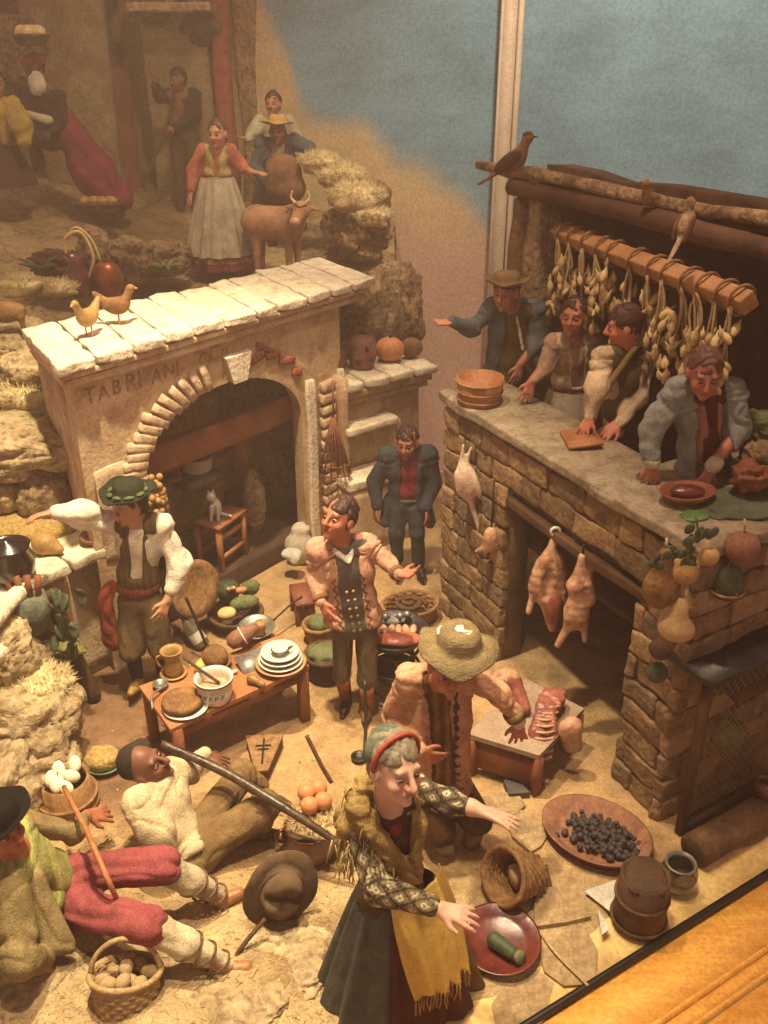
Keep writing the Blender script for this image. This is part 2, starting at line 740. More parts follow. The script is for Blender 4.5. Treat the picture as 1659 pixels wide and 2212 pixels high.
M_stoned = mk('grey tufa block', '#665038', '#8a7252', rough=.95, scale=5, detail=8, bump=1., bscale=20, bdist=.025, spots=(12, '#4a3622', .5))
M_ctop = mk('grey counter stone', '#75664c', '#a08f72', rough=.85, scale=6, detail=6, bump=.7, bscale=28, bdist=.015, spots=(9, '#5a4a34', .5))
M_mortar = mk('dark mortar', '#5a442c', '#7a6040', rough=.95, scale=8, bump=.6, bscale=30)
M_gold = mk('gilded oak', '#de9410', '#f2b52a', rough=.42, scale=2.5, stretch=(1, 8, 1), bump=.12, bscale=30, spec=.5, coat=.2)
M_gold2 = mk('case floor board', '#dcb458', '#f0d080', rough=.7, scale=2, bump=.1, bscale=20, spots=(2.2, '#8f6d2c', .6))
M_black = mk('black rubber', '#15110d', rough=.5, bump=0)
M_paint = mk('painted backdrop', attr=True, rough=.9, scale=1.2, detail=3, bump=.05, bscale=20, var=.1)
M_post = mk('cream painted post', '#b9a98c', '#cfc0a2', rough=.6, scale=2, bump=.05)


def struct(name, g, mat, smooth=True, kind='structure'):
    return single(name, None, None, g, mat, kind=kind, smooth=smooth)


def grid(x0, x1, y0, y1, nx, ny, hf, cf=None):
    X, Y = np.meshgrid(np.linspace(x0, x1, nx), np.linspace(y0, y1, ny), indexing='ij')
    Z = hf(X, Y)
    V = np.stack([X, Y, Z], -1).reshape(-1, 3)
    i = np.arange(nx * ny).reshape(nx, ny)
    F = np.stack([i[:-1, :-1], i[1:, :-1], i[1:, 1:], i[:-1, 1:]], -1).reshape(-1, 4)
    return (V, F) if cf is None else (V, F, cf(V))


# frames of the two buildings
FP, FU, FB = A3(-2.0, 5.62, 0), A3(.626, .78, 0), A3(-.78, .626, 0)
BP, BU, BB = A3(.46, 6.5, 0), A3(.455, -.89, 0), A3(.89, .455, 0)
fp = lambda t, z, d=0.: FP + FU * t + FB * d + A3(0, 0, z)
bp = lambda t, z, d=0.: BP + BU * t + BB * d + A3(0, 0, z)
FR = np.stack([FU, FB, A3(0, 0, 1)], 1)
BR = np.stack([BU, BB, A3(0, 0, 1)], 1)
BL = 2.64
GP, GU = A3(.67, 2.85, 0), A3(.854, .52, 0)
GN = A3(-.52, .854, 0)     # into the case
GR = np.stack([GU, GN, A3(0, 0, 1)], 1)
gp = lambda t, d, z: GP + GU * t + GN * d + A3(0, 0, z)


# ---------------------------------------------------------------- floor
def floor_h(X, Y):
    P = np.stack([X, Y, X * 0], -1)
    inside = (X - GP[0]) * GN[0] + (Y - GP[1]) * GN[1]
    m = sstep(4.6, 3.2, Y) * sstep(.2, -.9, X)
    h = m * (.06 + .10 * noise(P, 1.3, 11) + .03 * np.abs(noise(P, 4., 16))) + .006 * noise(P, 4, 12)
    h = h + .035 * sstep(3.6, 3.0, Y) * noise(P, 2.6, 13)
    return h * sstep(.12, .6, inside) + np.where(inside < .28, -.05, 0) * sstep(.34, .1, inside + .05 * noise(P, 3, 14))


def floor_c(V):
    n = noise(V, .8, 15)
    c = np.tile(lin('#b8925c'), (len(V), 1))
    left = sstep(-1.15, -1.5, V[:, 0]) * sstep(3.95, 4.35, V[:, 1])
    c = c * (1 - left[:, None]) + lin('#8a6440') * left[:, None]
    front = sstep(3.9, 3.3, V[:, 1] + .25 * n)
    c = c * (1 - front[:, None]) + lin('#bb9f6c') * front[:, None]
    pat = sstep(.15, .75, noise(V, 2.4, 17)) * front * .7
    c = c * (1 - pat[:, None]) + lin('#8d7040') * pat[:, None]
    grey = sstep(.25, .7, n) * sstep(.2, .7, V[:, 0]) * .5
    return c * (1 - grey[:, None]) + lin('#97825c') * grey[:, None]


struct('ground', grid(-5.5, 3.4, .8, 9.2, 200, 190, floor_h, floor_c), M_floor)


def terr_h(X, Y):
    dx, dy = X - FP[0], Y - FP[1]
    t = dx * FU[0] + dy * FU[1]
    d = dx * FB[0] + dy * FB[1]
    P = np.stack([X, Y, X * 0], -1)
    z = 1.75 + .16 * (Y - 8.5) + .35 * sstep(-1.8, -4.5, X) + .05 * noise(P, 1.3, 21) + .025 * noise(P, 5, 22)
    up = sstep(.62, .85, d)
    upl = sstep(-.05, .7, d) * sstep(.02, -.25, t) * .62
    up2 = sstep(.7, 1.6, d)
    lift = np.where(t < .02, np.minimum(upl + up2 * .4, 1), up)
    return -.3 + (z + .3) * lift


def terr_c(V):
    n, n2 = noise(V, .9, 23), noise(V, 3.2, 24)
    c = np.tile(lin('#a58a58'), (len(V), 1))
    a = sstep(.1, .7, n)[:, None]
    c = c * (1 - a) + lin('#7d6136') * a
    g = sstep(.5, .9, n2)[:, None] * .6
    return c * (1 - g) + lin('#6f6a35') * g


T_RIGHT = .12
struct('terrain', grid(-9, T_RIGHT, 5.0, 14, 190, 190, terr_h, terr_c), M_terr)
# cut edge of the terrace, a wall of cork
ys = np.linspace(7.9, 14, 60)
top = terr_h(np.full(60, T_RIGHT), ys)
V = np.concatenate([np.stack([T_RIGHT + .03 * noise(np.stack([ys, ys * 0, ys * 0 + q], 1), 3, 25), ys, top * q - .25 * (1 - q)], 1) for q in np.linspace(0, 1, 14)])
i = np.arange(14 * 60).reshape(14, 60)
struct('terrain_edge', (V, np.stack([i[:-1, :-1], i[:-1, 1:], i[1:, 1:], i[1:, :-1]], -1).reshape(-1, 4)), M_cork)

# ---------------------------------------------------------------- painted backdrop and post
PXY = A3(1.36, 11.2, 0)


def backdrop(name, a, b, edge):
    a, b = A3(*a), A3(*b)
    nu, nv = 150, 110
    U, W = np.meshgrid(np.linspace(0, 1, nu), np.linspace(-1, 6.5, nv), indexing='ij')
    V = a + U[..., None] * (b - a)
    V[..., 2] = W
    V = V.reshape(-1, 3)
    v = V - CAMP
    dep = v @ FW
    px, py = 829.5 + v[:, 0] / dep * FPX, 1106 - (v @ UPV) / dep * FPX
    n, n2 = noise(V, .55, 31), noise(V, 1.6, 32)
    br = noise(V * A3(1, 1, 3.2), 2.6, 34) * .10 + noise(V * A3(.6, .6, 5), 5.5, 35) * .05
    sky = lin('#6b9bae') * (1 + .14 * n2 + br)[:, None]
    hz = sstep(1.4, 3.2, V[:, 2] + .3 * n)[:, None]
    sky = sky * hz + lin('#8cacb4') * (1 - hz)
    e = edge(V) + .10 * n2 + .05 * noise(V, 5, 36)
    ochre = lin('#c2aa78') * (1 + .1 * n + br)[:, None]
    low = sstep(2.7, 1.6, V[:, 2])[:, None]
    ochre = ochre * (1 - low) + lin('#c9a58c') * low
    m = sstep(.22, -.22, V[:, 2] - e)[:, None]
    C = sky * (1 - m) + ochre * m
    i = np.arange(nu * nv).reshape(nu, nv)
    F = np.stack([i[:-1, :-1], i[1:, :-1], i[1:, 1:], i[:-1, 1:]], -1).reshape(-1, 4)
    o = struct(name, (V, F, C), M_paint)
    return o


def on_panel(a, b, px, py):
    a, b = A3(*a), A3(*b)
    n = A3(-(b - a)[1], (b - a)[0], 0)
    r = ray(px, py)
    return CAMP + r * ((n @ (A3(a[0], a[1], 0) - A3(0, 0, 0)) - n @ A3(CAMP[0], CAMP[1], 0)) / (n @ r))


# outline of the painted hill along the left panel
_pa, _pb = (-9.5, 15.2, 0), tuple(PXY)
_hp = np.array([on_panel(_pa, _pb, *h_) for h_ in [(100, -300), (480, -90), (560, -10), (622, 130), (648, 235), (720, 262), (790, 275), (860, 338), (940, 372), (1000, 432), (1050, 490)]])
backdrop('painted_backdrop', _pa, _pb, lambda V: np.interp(V[:, 0], _hp[:, 0], _hp[:, 2]))
backdrop('painted_backdrop', tuple(PXY), (7.5, 8.6, 0), lambda V: np.interp(V[:, 0], [1.3, 1.9, 2.4, 8], [2.3, 2.2, 1.9, 1.6]))
th = Thing('corner_post', 'cream painted corner post between the two blue sky panels', 'post', PXY + A3(0, -.08, -.5))
th.add('post_face', stone(PXY + A3(-.03, -.1, 3), (.075, .05, 3.5), r=.012, n=2), M_post, smooth=False)
th.add('side_moulding', stone(PXY + A3(.085, -.07, 3), (.03, .035, 3.5), rotz(20), r=.01, n=2), M_post, smooth=False)
th.add('edge_bead', tube([PXY + A3(-.115, -.12, -.5), PXY + A3(-.115, -.12, 6.5)], .018, 8), M_post)

# ---------------------------------------------------------------- display case: ledge, gasket, gilt rail, pane
th = Thing('display_case', 'gilded display case rail with black gasket along the lower right', 'display case', gp(0, 0, -.1))
th.add('ledge_board', stone(gp(.6, .34, -.035), (4.5, .35, .012), GR, r=.004, n=2), M_gold2, smooth=False)
th.add('gasket', stone(gp(.6, -.005, -.012), (4.5, .016, .022), GR, r=.006, n=2), M_black)
for q, (d0, d1, zz) in enumerate([(-.025, -.30, -.03), (-.302, -.33, -.012), (-.332, -.40, -.035), (-.402, -.43, -.016), (-.432, -1.0, -.045)]):
    th.add('rail_moulding', stone(gp(.6, (d0 + d1) / 2, zz - .05), (4.5, abs(d1 - d0) / 2, .05), GR, r=.012, n=2), M_gold)
mg = bpy.data.materials.new('clear glass')
mg.use_nodes = True
nt = mg.node_tree
nt.nodes.clear()
_o, _t = nt.nodes.new('ShaderNodeOutputMaterial'), nt.nodes.new('ShaderNodeBsdfTransparent')
nt.links.new(_t.outputs[0], _o.inputs[0])
th.add('glass_pane', stone(gp(.6, -.005, 3.5), (4.5, .006, 3.49), GR, r=.001, n=1), mg, smooth=False)

# ---------------------------------------------------------------- fireplace
_fire0 = set(bpy.data.objects)
th = Thing('fireplace', 'ochre plaster fireplace with brick arch and white slab mantel', 'fireplace', fp(1.3, 0, .4))
FH = 2.24
tc_, ha, zs, rise = 1.3, .80, 1.40, .50


def arch_z(t):
    q = np.clip(1 - ((t - tc_) / ha) ** 2, 0, 1)
    return zs + rise * np.sqrt(q)


def wall_with_arch(t0, t1, H, d0, d1, P, tc, ha_, az, nseg=26):
    ts = [t0, tc - ha_] + list(tc - ha_ * np.cos(np.linspace(0, math.pi, nseg)))[1:-1] + [tc + ha_, t1]
    low = [0.] + [0.] + [float(az(t)) for t in ts[2:-2]] + [0., 0.]
    gs = []
    V, F = [], []
    def quad(p, q, r, s):
        n = len(V)
        V.extend([p, q, r, s])
        F.append((n, n + 1, n + 2, n + 3))
    for i in range(len(ts) - 1):
        a, b = ts[i], ts[i + 1]
        jamb = i == 0 or i == len(ts) - 2
        la, lb = (0, 0) if jamb else (low[i] if i > 1 else az(a), low[i + 1] if i + 1 < len(ts) - 2 else az(b))
        nz_ = 8
        for k in range(nz_):
            f0, f1 = k / nz_, (k + 1) / nz_
            za0, za1, zb0, zb1 = la + (H - la) * f0, la + (H - la) * f1, lb + (H - lb) * f0, lb + (H - lb) * f1
            quad(P(a, za0, d0), P(b, zb0, d0), P(b, zb1, d0), P(a, za1, d0))
            quad(P(b, zb0, d1), P(a, za0, d1), P(a, za1, d1), P(b, zb1, d1))
        if not jamb:
            quad(P(a, la, d1), P(b, lb, d1), P(b, lb, d0), P(a, la, d0))
        quad(P(a, H, d0), P(b, H, d0), P(b, H, d1), P(a, H, d1))
    for t, s in ((ts[1], 1), (ts[-2], -1), (t0, -1), (t1, 1)):
        z = az(t) if s and t in (ts[1], ts[-2]) else H
        q = [P(t, 0, d0), P(t, 0, d1), P(t, z, d1), P(t, z, d0)]
        quad(*(q if s > 0 else q[::-1]))
    return np.array(V), F


th.add('front_wall', wall_with_arch(.0, 2.6, FH, 0, .16, fp, tc_, ha, arch_z), M_plast, smooth=False)
th.add('side_wall', stone(fp(.055, FH / 2, .53), (.05, .365, FH / 2), FR, r=.01, n=3, jit=.006), M_plast, smooth=False)
th.add('side_wall', stone(fp(2.53, FH / 2, .53), (.05, .365, FH / 2), FR, r=.01, n=3, jit=.006), M_plast, smooth=False)
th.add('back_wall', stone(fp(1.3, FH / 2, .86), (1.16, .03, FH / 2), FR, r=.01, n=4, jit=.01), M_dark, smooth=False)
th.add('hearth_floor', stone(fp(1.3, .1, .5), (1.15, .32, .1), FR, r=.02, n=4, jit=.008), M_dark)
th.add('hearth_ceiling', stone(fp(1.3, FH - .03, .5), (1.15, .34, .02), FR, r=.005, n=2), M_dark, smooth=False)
th.add('cornice', stone(fp(1.42, FH + .02, .38), (1.47, .44, .03), FR, r=.012, n=5, jit=.008), M_plast)
th.add('cornice', stone(fp(1.43, FH + .075, .38), (1.50, .46, .022), FR, r=.012, n=5, jit=.008), M_plast)
nsl = 11
ed = np.linspace(-.09, 2.99, nsl + 1) + np.concatenate([[0], RNG.uniform(-.03, .03, nsl - 1), [0]])
for i in range(nsl):
    a, b = ed[i] + .007, ed[i + 1] - .007
    dz = RNG.uniform(-.006, .006)
    th.add('slab_stone', stone(fp((a + b) / 2, FH + .135 + dz, .37 + RNG.uniform(-.012, .012)), ((b - a) / 2, .47, .036), FR, r=.016, n=9, jit=.015, seed=i, jf=10), M_white)
# brick arch stones along the left half of the arch
for i, ph in enumerate(np.linspace(-.18, 1.36, 16)):
    t = tc_ - (ha + .10) * math.cos(ph)
    z = zs + (rise + .10) * math.sin(ph)
    ang = math.atan2((rise + .1) * math.sin(ph), -(ha + .1) * math.cos(ph))
    rad = fp(0, 0) * 0 + FU * math.cos(ang) + A3(0, 0, 1) * math.sin(ang)
    tan = np.cross(FB, rad)
    ln = .105 + RNG.uniform(-.015, .02)
    th.add('arch_stone', stone(fp(t, z, .02) + rad * .01, (ln, .06, .036), np.stack([rad, FB, tan], 1), r=.014, n=3, jit=.007, seed=i), M_brick)
kz = zs + rise + .09
th.add('keystone', (lambda g: (g[0], g[1]))(prism([(-.07, -.09), (.07, -.09), (.13, .12), (-.13, .12)], -.045, .1, np.stack([FU, A3(0, 0, 1), -FB], 1), fp(1.42, kz, .03))), M_white, smooth=False)
for i, (t, z, w_, h_) in enumerate([(1.62, 2.02, .09, .035), (1.80, 2.0, .08, .03), (1.95, 1.92, .09, .03), (2.06, 1.80, .05, .035), (1.72, 2.08, .1, .02)]):
    th.add('red_brick', stone(fp(t, z, .0), (w_, .03, h_), FR @ roty(10 * i - 10), r=.012, n=3, jit=.008, seed=i), M_redbr)
for i in range(13):
    th.add('pier_brick', stone(fp(2.42, .33 + i * .105, -.012), (.095 + .01 * (i % 2), .05, .043), FR, r=.015, n=3, jit=.008, seed=i + 40), M_brick)
th.add('pier_edge', stone(fp(2.20, .85, -.02), (.055, .03, .85), FR, r=.02, n=8, jit=.014, jf=6), M_white)
th.add('pier_edge', stone(fp(2.585, .85, -.02), (.04, .03, .85), FR, r=.02, n=8, jit=.014, jf=6), M_white)
th.add('plaster_patch', stone(fp(.20, 1.25, -.006), (.13, .012, .35), FR, r=.01, n=8, jit=.016, jf=5), M_brick)
th.add('hearth_beam', stone(fp(1.3, 1.42, .20), (.82, .05, .115), FR, r=.02, n=5, jit=.01), M_woodr)
# worn painted lettering on the front
# the masonry runs back askew: shear it along its depth
for _o in set(bpy.data.objects) - _fire0:
    if _o.type == 'MESH':
        co = np.empty(len(_o.data.vertices) * 3, np.float32)
        _o.data.vertices.foreach_get('co', co)
        co = co.reshape(-1, 3)
        dd = (co + th.L - FP) @ FB
        _o.data.vertices.foreach_set('co', (co + np.outer(np.clip(dd, -.2, 1.2) * .36, FU)).astype(np.float32).ravel())
M_letter = mk('worn red lettering', '#6a3622', '#c2a274', rough=.9, scale=19, detail=5, bump=0)
lrot = np.stack([FU, A3(0, 0, 1), -FB], 1)
for i, ch in enumerate('TABRIANI OCR'):
    if ch == ' ':
        continue
    tx = bpy.data.curves.new('lettering', 'FONT')
    tx.body = ch
    tx.size = .15
    tx.extrude = .0015
    to = link(bpy.data.objects.new('lettering_source', tx))
    bpy.context.view_layer.update()
    me = bpy.data.meshes.new_from_object(to)
    bpy.data.objects.remove(to)
    me.materials.append(M_letter)
    lt = link(bpy.data.objects.new('painted_letter', me))
    lt.parent = th.o
    M4 = np.eye(4)
    M4[:3, :3] = lrot @ rotz(RNG.uniform(-5, 5)) * RNG.uniform(.9, 1.12)
    M4[:3, 3] = fp(.09 + i * .108, 2.08 + RNG.uniform(-.012, .012), -.004) - th.L
    lt.matrix_local = Matrix(M4.tolist())

# ---------------------------------------------------------------- low stove wall right of the fireplace
SA, SU = A3(-.36, 7.45, 0), unit(A3(.84, .60, 0))
SB = A3(-SU[1], SU[0], 0)
SR = np.stack([SU, SB, A3(0, 0, 1)], 1)
sp = lambda t, z, d=0.: SA + SU * t + SB * d + A3(0, 0, z)
th = Thing('masonry_stove', 'plastered stove wall with white shelf right of the fireplace', 'stove', sp(.5, 0, .2))
th.add('wall', stone(sp(.49, .72, .34), (.46, .2, .72), SR, r=.02, n=5, jit=.012), M_plast, smooth=False)
th.add('moulding', stone(sp(.5, 1.47, .3), (.5, .27, .035), SR, r=.015, n=5, jit=.008), M_plast)
th.add('moulding', stone(sp(.5, 1.40, .3), (.48, .24, .025), SR, r=.012, n=5, jit=.006), M_plast)
for i in range(4):
    th.add('shelf_stone', stone(sp(.12 + i * .262, 1.555, .28), (.125, .30, .04), SR, r=.025, n=5, jit=.014, seed=i), M_white)
th.add('ledge', stone(sp(.30, 1.17, .05), (.27, .1, .035), SR, r=.02, n=5, jit=.012, seed=3), M_white)
th.add('ledge', stone(sp(.30, .70, .0), (.33, .16, .05), SR, r=.02, n=5, jit=.014, seed=4), M_white)
th.add('cheek', stone(sp(.03, .9, .08), (.035, .1, .75), SR, r=.02, n=5, jit=.01, seed=5), M_plast)
th.add('cheek', stone(sp(.60, .95, .08), (.03, .1, .22), SR, r=.02, n=5, jit=.01, seed=6), M_plast)
th.add('base', stone(sp(.35, .33, .06), (.36, .2, .33), SR, r=.02, n=4, jit=.012, seed=7), M_plast)

# ---------------------------------------------------------------- side counter left of the fireplace
th = Thing('side_counter', 'low plaster counter with white stone top left of the fireplace', 'counter', fp(-.5, 0, -.05))
th.add('counter_wall', stone(fp(-.42, .47, .30), (.62, .20, .47), FR, r=.02, n=5, jit=.012), M_plast)
for i in range(3):
    th.add('counter_stone', stone(fp(-.82 + i * .42, .985, .26), (.205, .27, .045), FR, r=.025, n=5, jit=.016, seed=i + 9), M_white)

# ---------------------------------------------------------------- butcher house
th = Thing('butcher_house', 'brown stone butcher house with open counter and cellar door', 'house', bp(1.5, 0, .5))
D0, D1, DH = .85, 2.2, 1.36
CH = 1.78
th.add('wall_core', stone(bp(D0 / 2, CH / 2, .13), (D0 / 2, .09, CH / 2), BR, r=.01, n=2), M_mortar, smooth=False)
th.add('wall_core', stone(bp((D1 + BL) / 2 - .03, CH / 2, .13), ((BL - D1) / 2 - .03, .09, CH / 2), BR, r=.01, n=2), M_mortar, smooth=False)
th.add('wall_core', stone(bp((D0 + D1) / 2, (CH + DH) / 2, .13), ((D1 - D0) / 2, .088, (CH - DH) / 2), BR, r=.01, n=2), M_mortar, smooth=False)
k = 0
for c in range(11):
    z0, z1 = c * .162, c * .162 + .15
    t = -.02 - RNG.uniform(0, .12)
    while t < BL - .02:
        ln = RNG.uniform(.14, .42)
        a, b = max(t, 0.), min(t + ln, BL)
        t += ln + .014
        if b - a < .05:
            continue
        segs = [(a, b)]
        if z0 < DH - .03:
            segs = [(x, y) for x, y in ((a, min(b, D0)), (max(a, D1), b)) if y - x > .04]
        for x, y in segs:
            k += 1
            th.add('stone', stone(bp((x + y) / 2, (z0 + z1) / 2, .025 + RNG.uniform(-.008, .01)), ((y - x) / 2 + .004, .035, .076), BR @ roty(RNG.uniform(-2, 2)), r=.012, n=5, jit=.016, seed=k, jf=11), [M_stoneb, M_stonec, M_stoned][k * 7 % 3])
E_ = bp(BL, 0, 0)
RL = 1.25
er = lambda t, z, d=0.: E_ + GU * t + GN * d + A3(0, 0, z)
th.add('wall_core', stone(er(RL / 2 + .10, CH / 2, .16), (RL / 2 - .08, .1, CH / 2), GR, r=.01, n=2), M_mortar, smooth=False)
for c in range(11):
    z0 = c * .162
    t = -.03
    while t < RL:
        ln = RNG.uniform(.2, .36)
        b = min(t + ln, RL)
        k += 1
        if b - t > .05:
            th.add('stone', stone(er((t + b) / 2, z0 + .075, .03 + RNG.uniform(-.008, .01)), ((b - t) / 2 + .004, .035, .076), GR @ roty(RNG.uniform(-2, 2)), r=.012, n=5, jit=.016, seed=k, jf=11), [M_stoneb, M_stonec, M_stoned][k * 7 % 3])
        t += ln + .014
th.add('lintel', stone(bp((D0 + D1) / 2, DH + .0, .03), ((D1 - D0) / 2 + .08, .05, .035), BR, r=.015, n=5, jit=.008), M_woodd)
th.add('counter_top', stone(bp(BL / 2 - .02, CH + .06, .24), (BL / 2 + .03, .29, .04), BR, r=.02, n=11, jit=.014), M_ctop)
th.add('counter_top', stone(er(RL / 2 + .05, CH + .058, .45), (RL / 2 + .05, .46, .036), GR, r=.02, n=7, jit=.012), M_ctop)
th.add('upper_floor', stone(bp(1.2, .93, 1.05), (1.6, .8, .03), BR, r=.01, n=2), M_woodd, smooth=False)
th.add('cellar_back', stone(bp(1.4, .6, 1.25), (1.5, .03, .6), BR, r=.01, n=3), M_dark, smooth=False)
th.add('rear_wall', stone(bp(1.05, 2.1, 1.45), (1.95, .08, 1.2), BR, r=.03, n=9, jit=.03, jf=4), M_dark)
th.add('end_pillar', stone(at(1165, 640, 7.3) * A3(1, 1, 0) + A3(0, 0, 1.85), (.10, .13, 1.3), BR, r=.05, n=9, jit=.03, jf=4), M_corkl)
th.add('end_pillar', stone(at(1116, 640, 7.38) * A3(1, 1, 0) + A3(0, 0, 1.85), (.055, .09, 1.3), BR, r=.05, n=9, jit=.03, jf=4), M_stoneb)
th.add('side_pillar', stone(bp(2.5, 2.35, 1.15), (.35, .3, .7), BR, r=.08, n=9, jit=.04, jf=4), M_corkl)
th.add('roof', stone(bp(.85, 3.22, 1.25), (1.95, .40, .045), BR @ rotx(-14), r=.05, n=11, jit=.035, jf=4), M_cork)
ridge = curve([gz(1106, 402, 3.2), gz(1290, 440, 3.2), gz(1480, 492, 3.19), gz(1720, 552, 3.18)], 30)
th.add('roof_log', tube(ridge + .012 * np.stack([noise(ridge, 3, 41), noise(ridge, 3, 42), noise(ridge, 3, 43)], 1), [.062, .07, .068, .06], 12), M_woodd)
beamA, beamB = gz(1205, 500, 2.93), gz(1618, 655, 2.93)
bm_ = stone((beamA + beamB) / 2, (np.linalg.norm(beamB - beamA) / 2, .055, .055), np.stack([unit(beamB - beamA), unit(np.cross(A3(0, 0, 1), beamB - beamA)), A3(0, 0, 1)], 1) @ rotx(35), r=.014, n=8, jit=.008)
single('hanging_beam', 'orange wooden beam hung with strings of garlic over the butcher counter', 'beam', bm_, mk('tan beam wood', '#94622f', '#bd8a4e', rough=.7, scale=4, bump=.4, bscale=30))

# ---------------------------------------------------------------- ruined building at the back left
th = Thing('ruined_house', 'pale ruined plaster house with dark arched doorway behind the terrace', 'ruin', at(230, 300, 12.4))
M_ruin = mk('weathered plaster', '#75663f', '#a39362', rough=.95, scale=3, detail=8, bump=.8, bscale=18, bdist=.03, spots=(5, '#8a5a3a', .5))


def px_wall(x0, x1, ylow, Y, thick, seed, mat, top=7.2, skew=0.):
    a, b = at(x0, ylow, Y), at(x1, ylow, Y)
    z0 = 1.8
    return stone(((a + b) / 2)[:2].tolist() + [(z0 + top) / 2], ((b[0] - a[0]) / 2, thick, (top - z0) / 2), rotz(skew), r=.06, n=11, jit=.05, seed=seed, jf=3)


th.add('wall', px_wall(95, 262, 250, 12.3, .35, 1, M_ruin), M_ruin)
th.add('wall', px_wall(338, 470, 300, 12.4, .30, 2, M_ruin), M_ruin)
th.add('wall', px_wall(-200, 60, 200, 12.6, .3, 3, M_ruin), M_ruin)
th.add('back_wall', px_wall(40, 560, 200, 13.0, .1, 4, M_dark), M_dark)
th.add('pilaster', px_wall(478, 512, 300, 12.2, .12, 5, M_redbr), M_redbr)
th.add('pilaster', px_wall(520, 585, 200, 12.45, .2, 6, M_cork), M_cork)
a, b = at(285, 18, 11.9), at(462, 14, 11.9)
th.add('ledge', stone((a + b) / 2, ((b[0] - a[0]) / 2, .3, .05), r=.02, n=5, jit=.015), M_corkl)
# doorway arch
c0 = at(300, 60, 12.35)
arc = [c0 + A3(.30 * math.cos(q), 0, .38 * math.sin(q) - .15) for q in np.linspace(0, math.pi, 12)]
th.add('arch', tube(arc, .09, 8), M_ruin)
dp = at(268, 240, 12.25)
th.add('door', stone((dp[0], dp[1], 2.9), (.12, .03, 1.0), rotz(40), r=.02, n=4, jit=.01), M_woodr)
# ---------------------------------------------------------------- figures
M_skin = mk('painted terracotta skin', attr=True, rough=.5, scale=16, detail=6, bump=.15, bscale=70, bdist=.004, var=.13, spec=.4, speck=.06)
M_cloth = mk('woven cloth', attr=True, rough=.92, scale=7, detail=7, bump=.45, bscale=85, bdist=.009, var=.40, speck=.34, spec=.12, fold=.28)
M_silk = mk('worn silk', attr=True, rough=.5, scale=6, detail=6, bump=.25, bscale=80, bdist=.005, var=.3, spec=.35, fold=.35)
M_hair = mk('hair', attr=True, rough=.6, scale=18, detail=6, bump=.6, bscale=60, bdist=.01, var=.35, stretch=(1, 1, .35))
M_eye = mk('glass eye', attr=True, speck=0., rough=.12, bump=0, var=0., spec=.6)
M_leather = mk('shoe leather', attr=True, rough=.45, scale=8, bump=.3, bscale=50, var=.3)
M_straw = mk('straw', attr=True, rough=.85, var=.35, scale=16, detail=6, bump=.7, bscale=50, bdist=.01, stretch=(1, 1, 3))
SKIN, SKIN_R, SKIN_D, SKIN_P = '#b9805c', '#b0603f', '#74482f', '#cfa084'
YR = {}


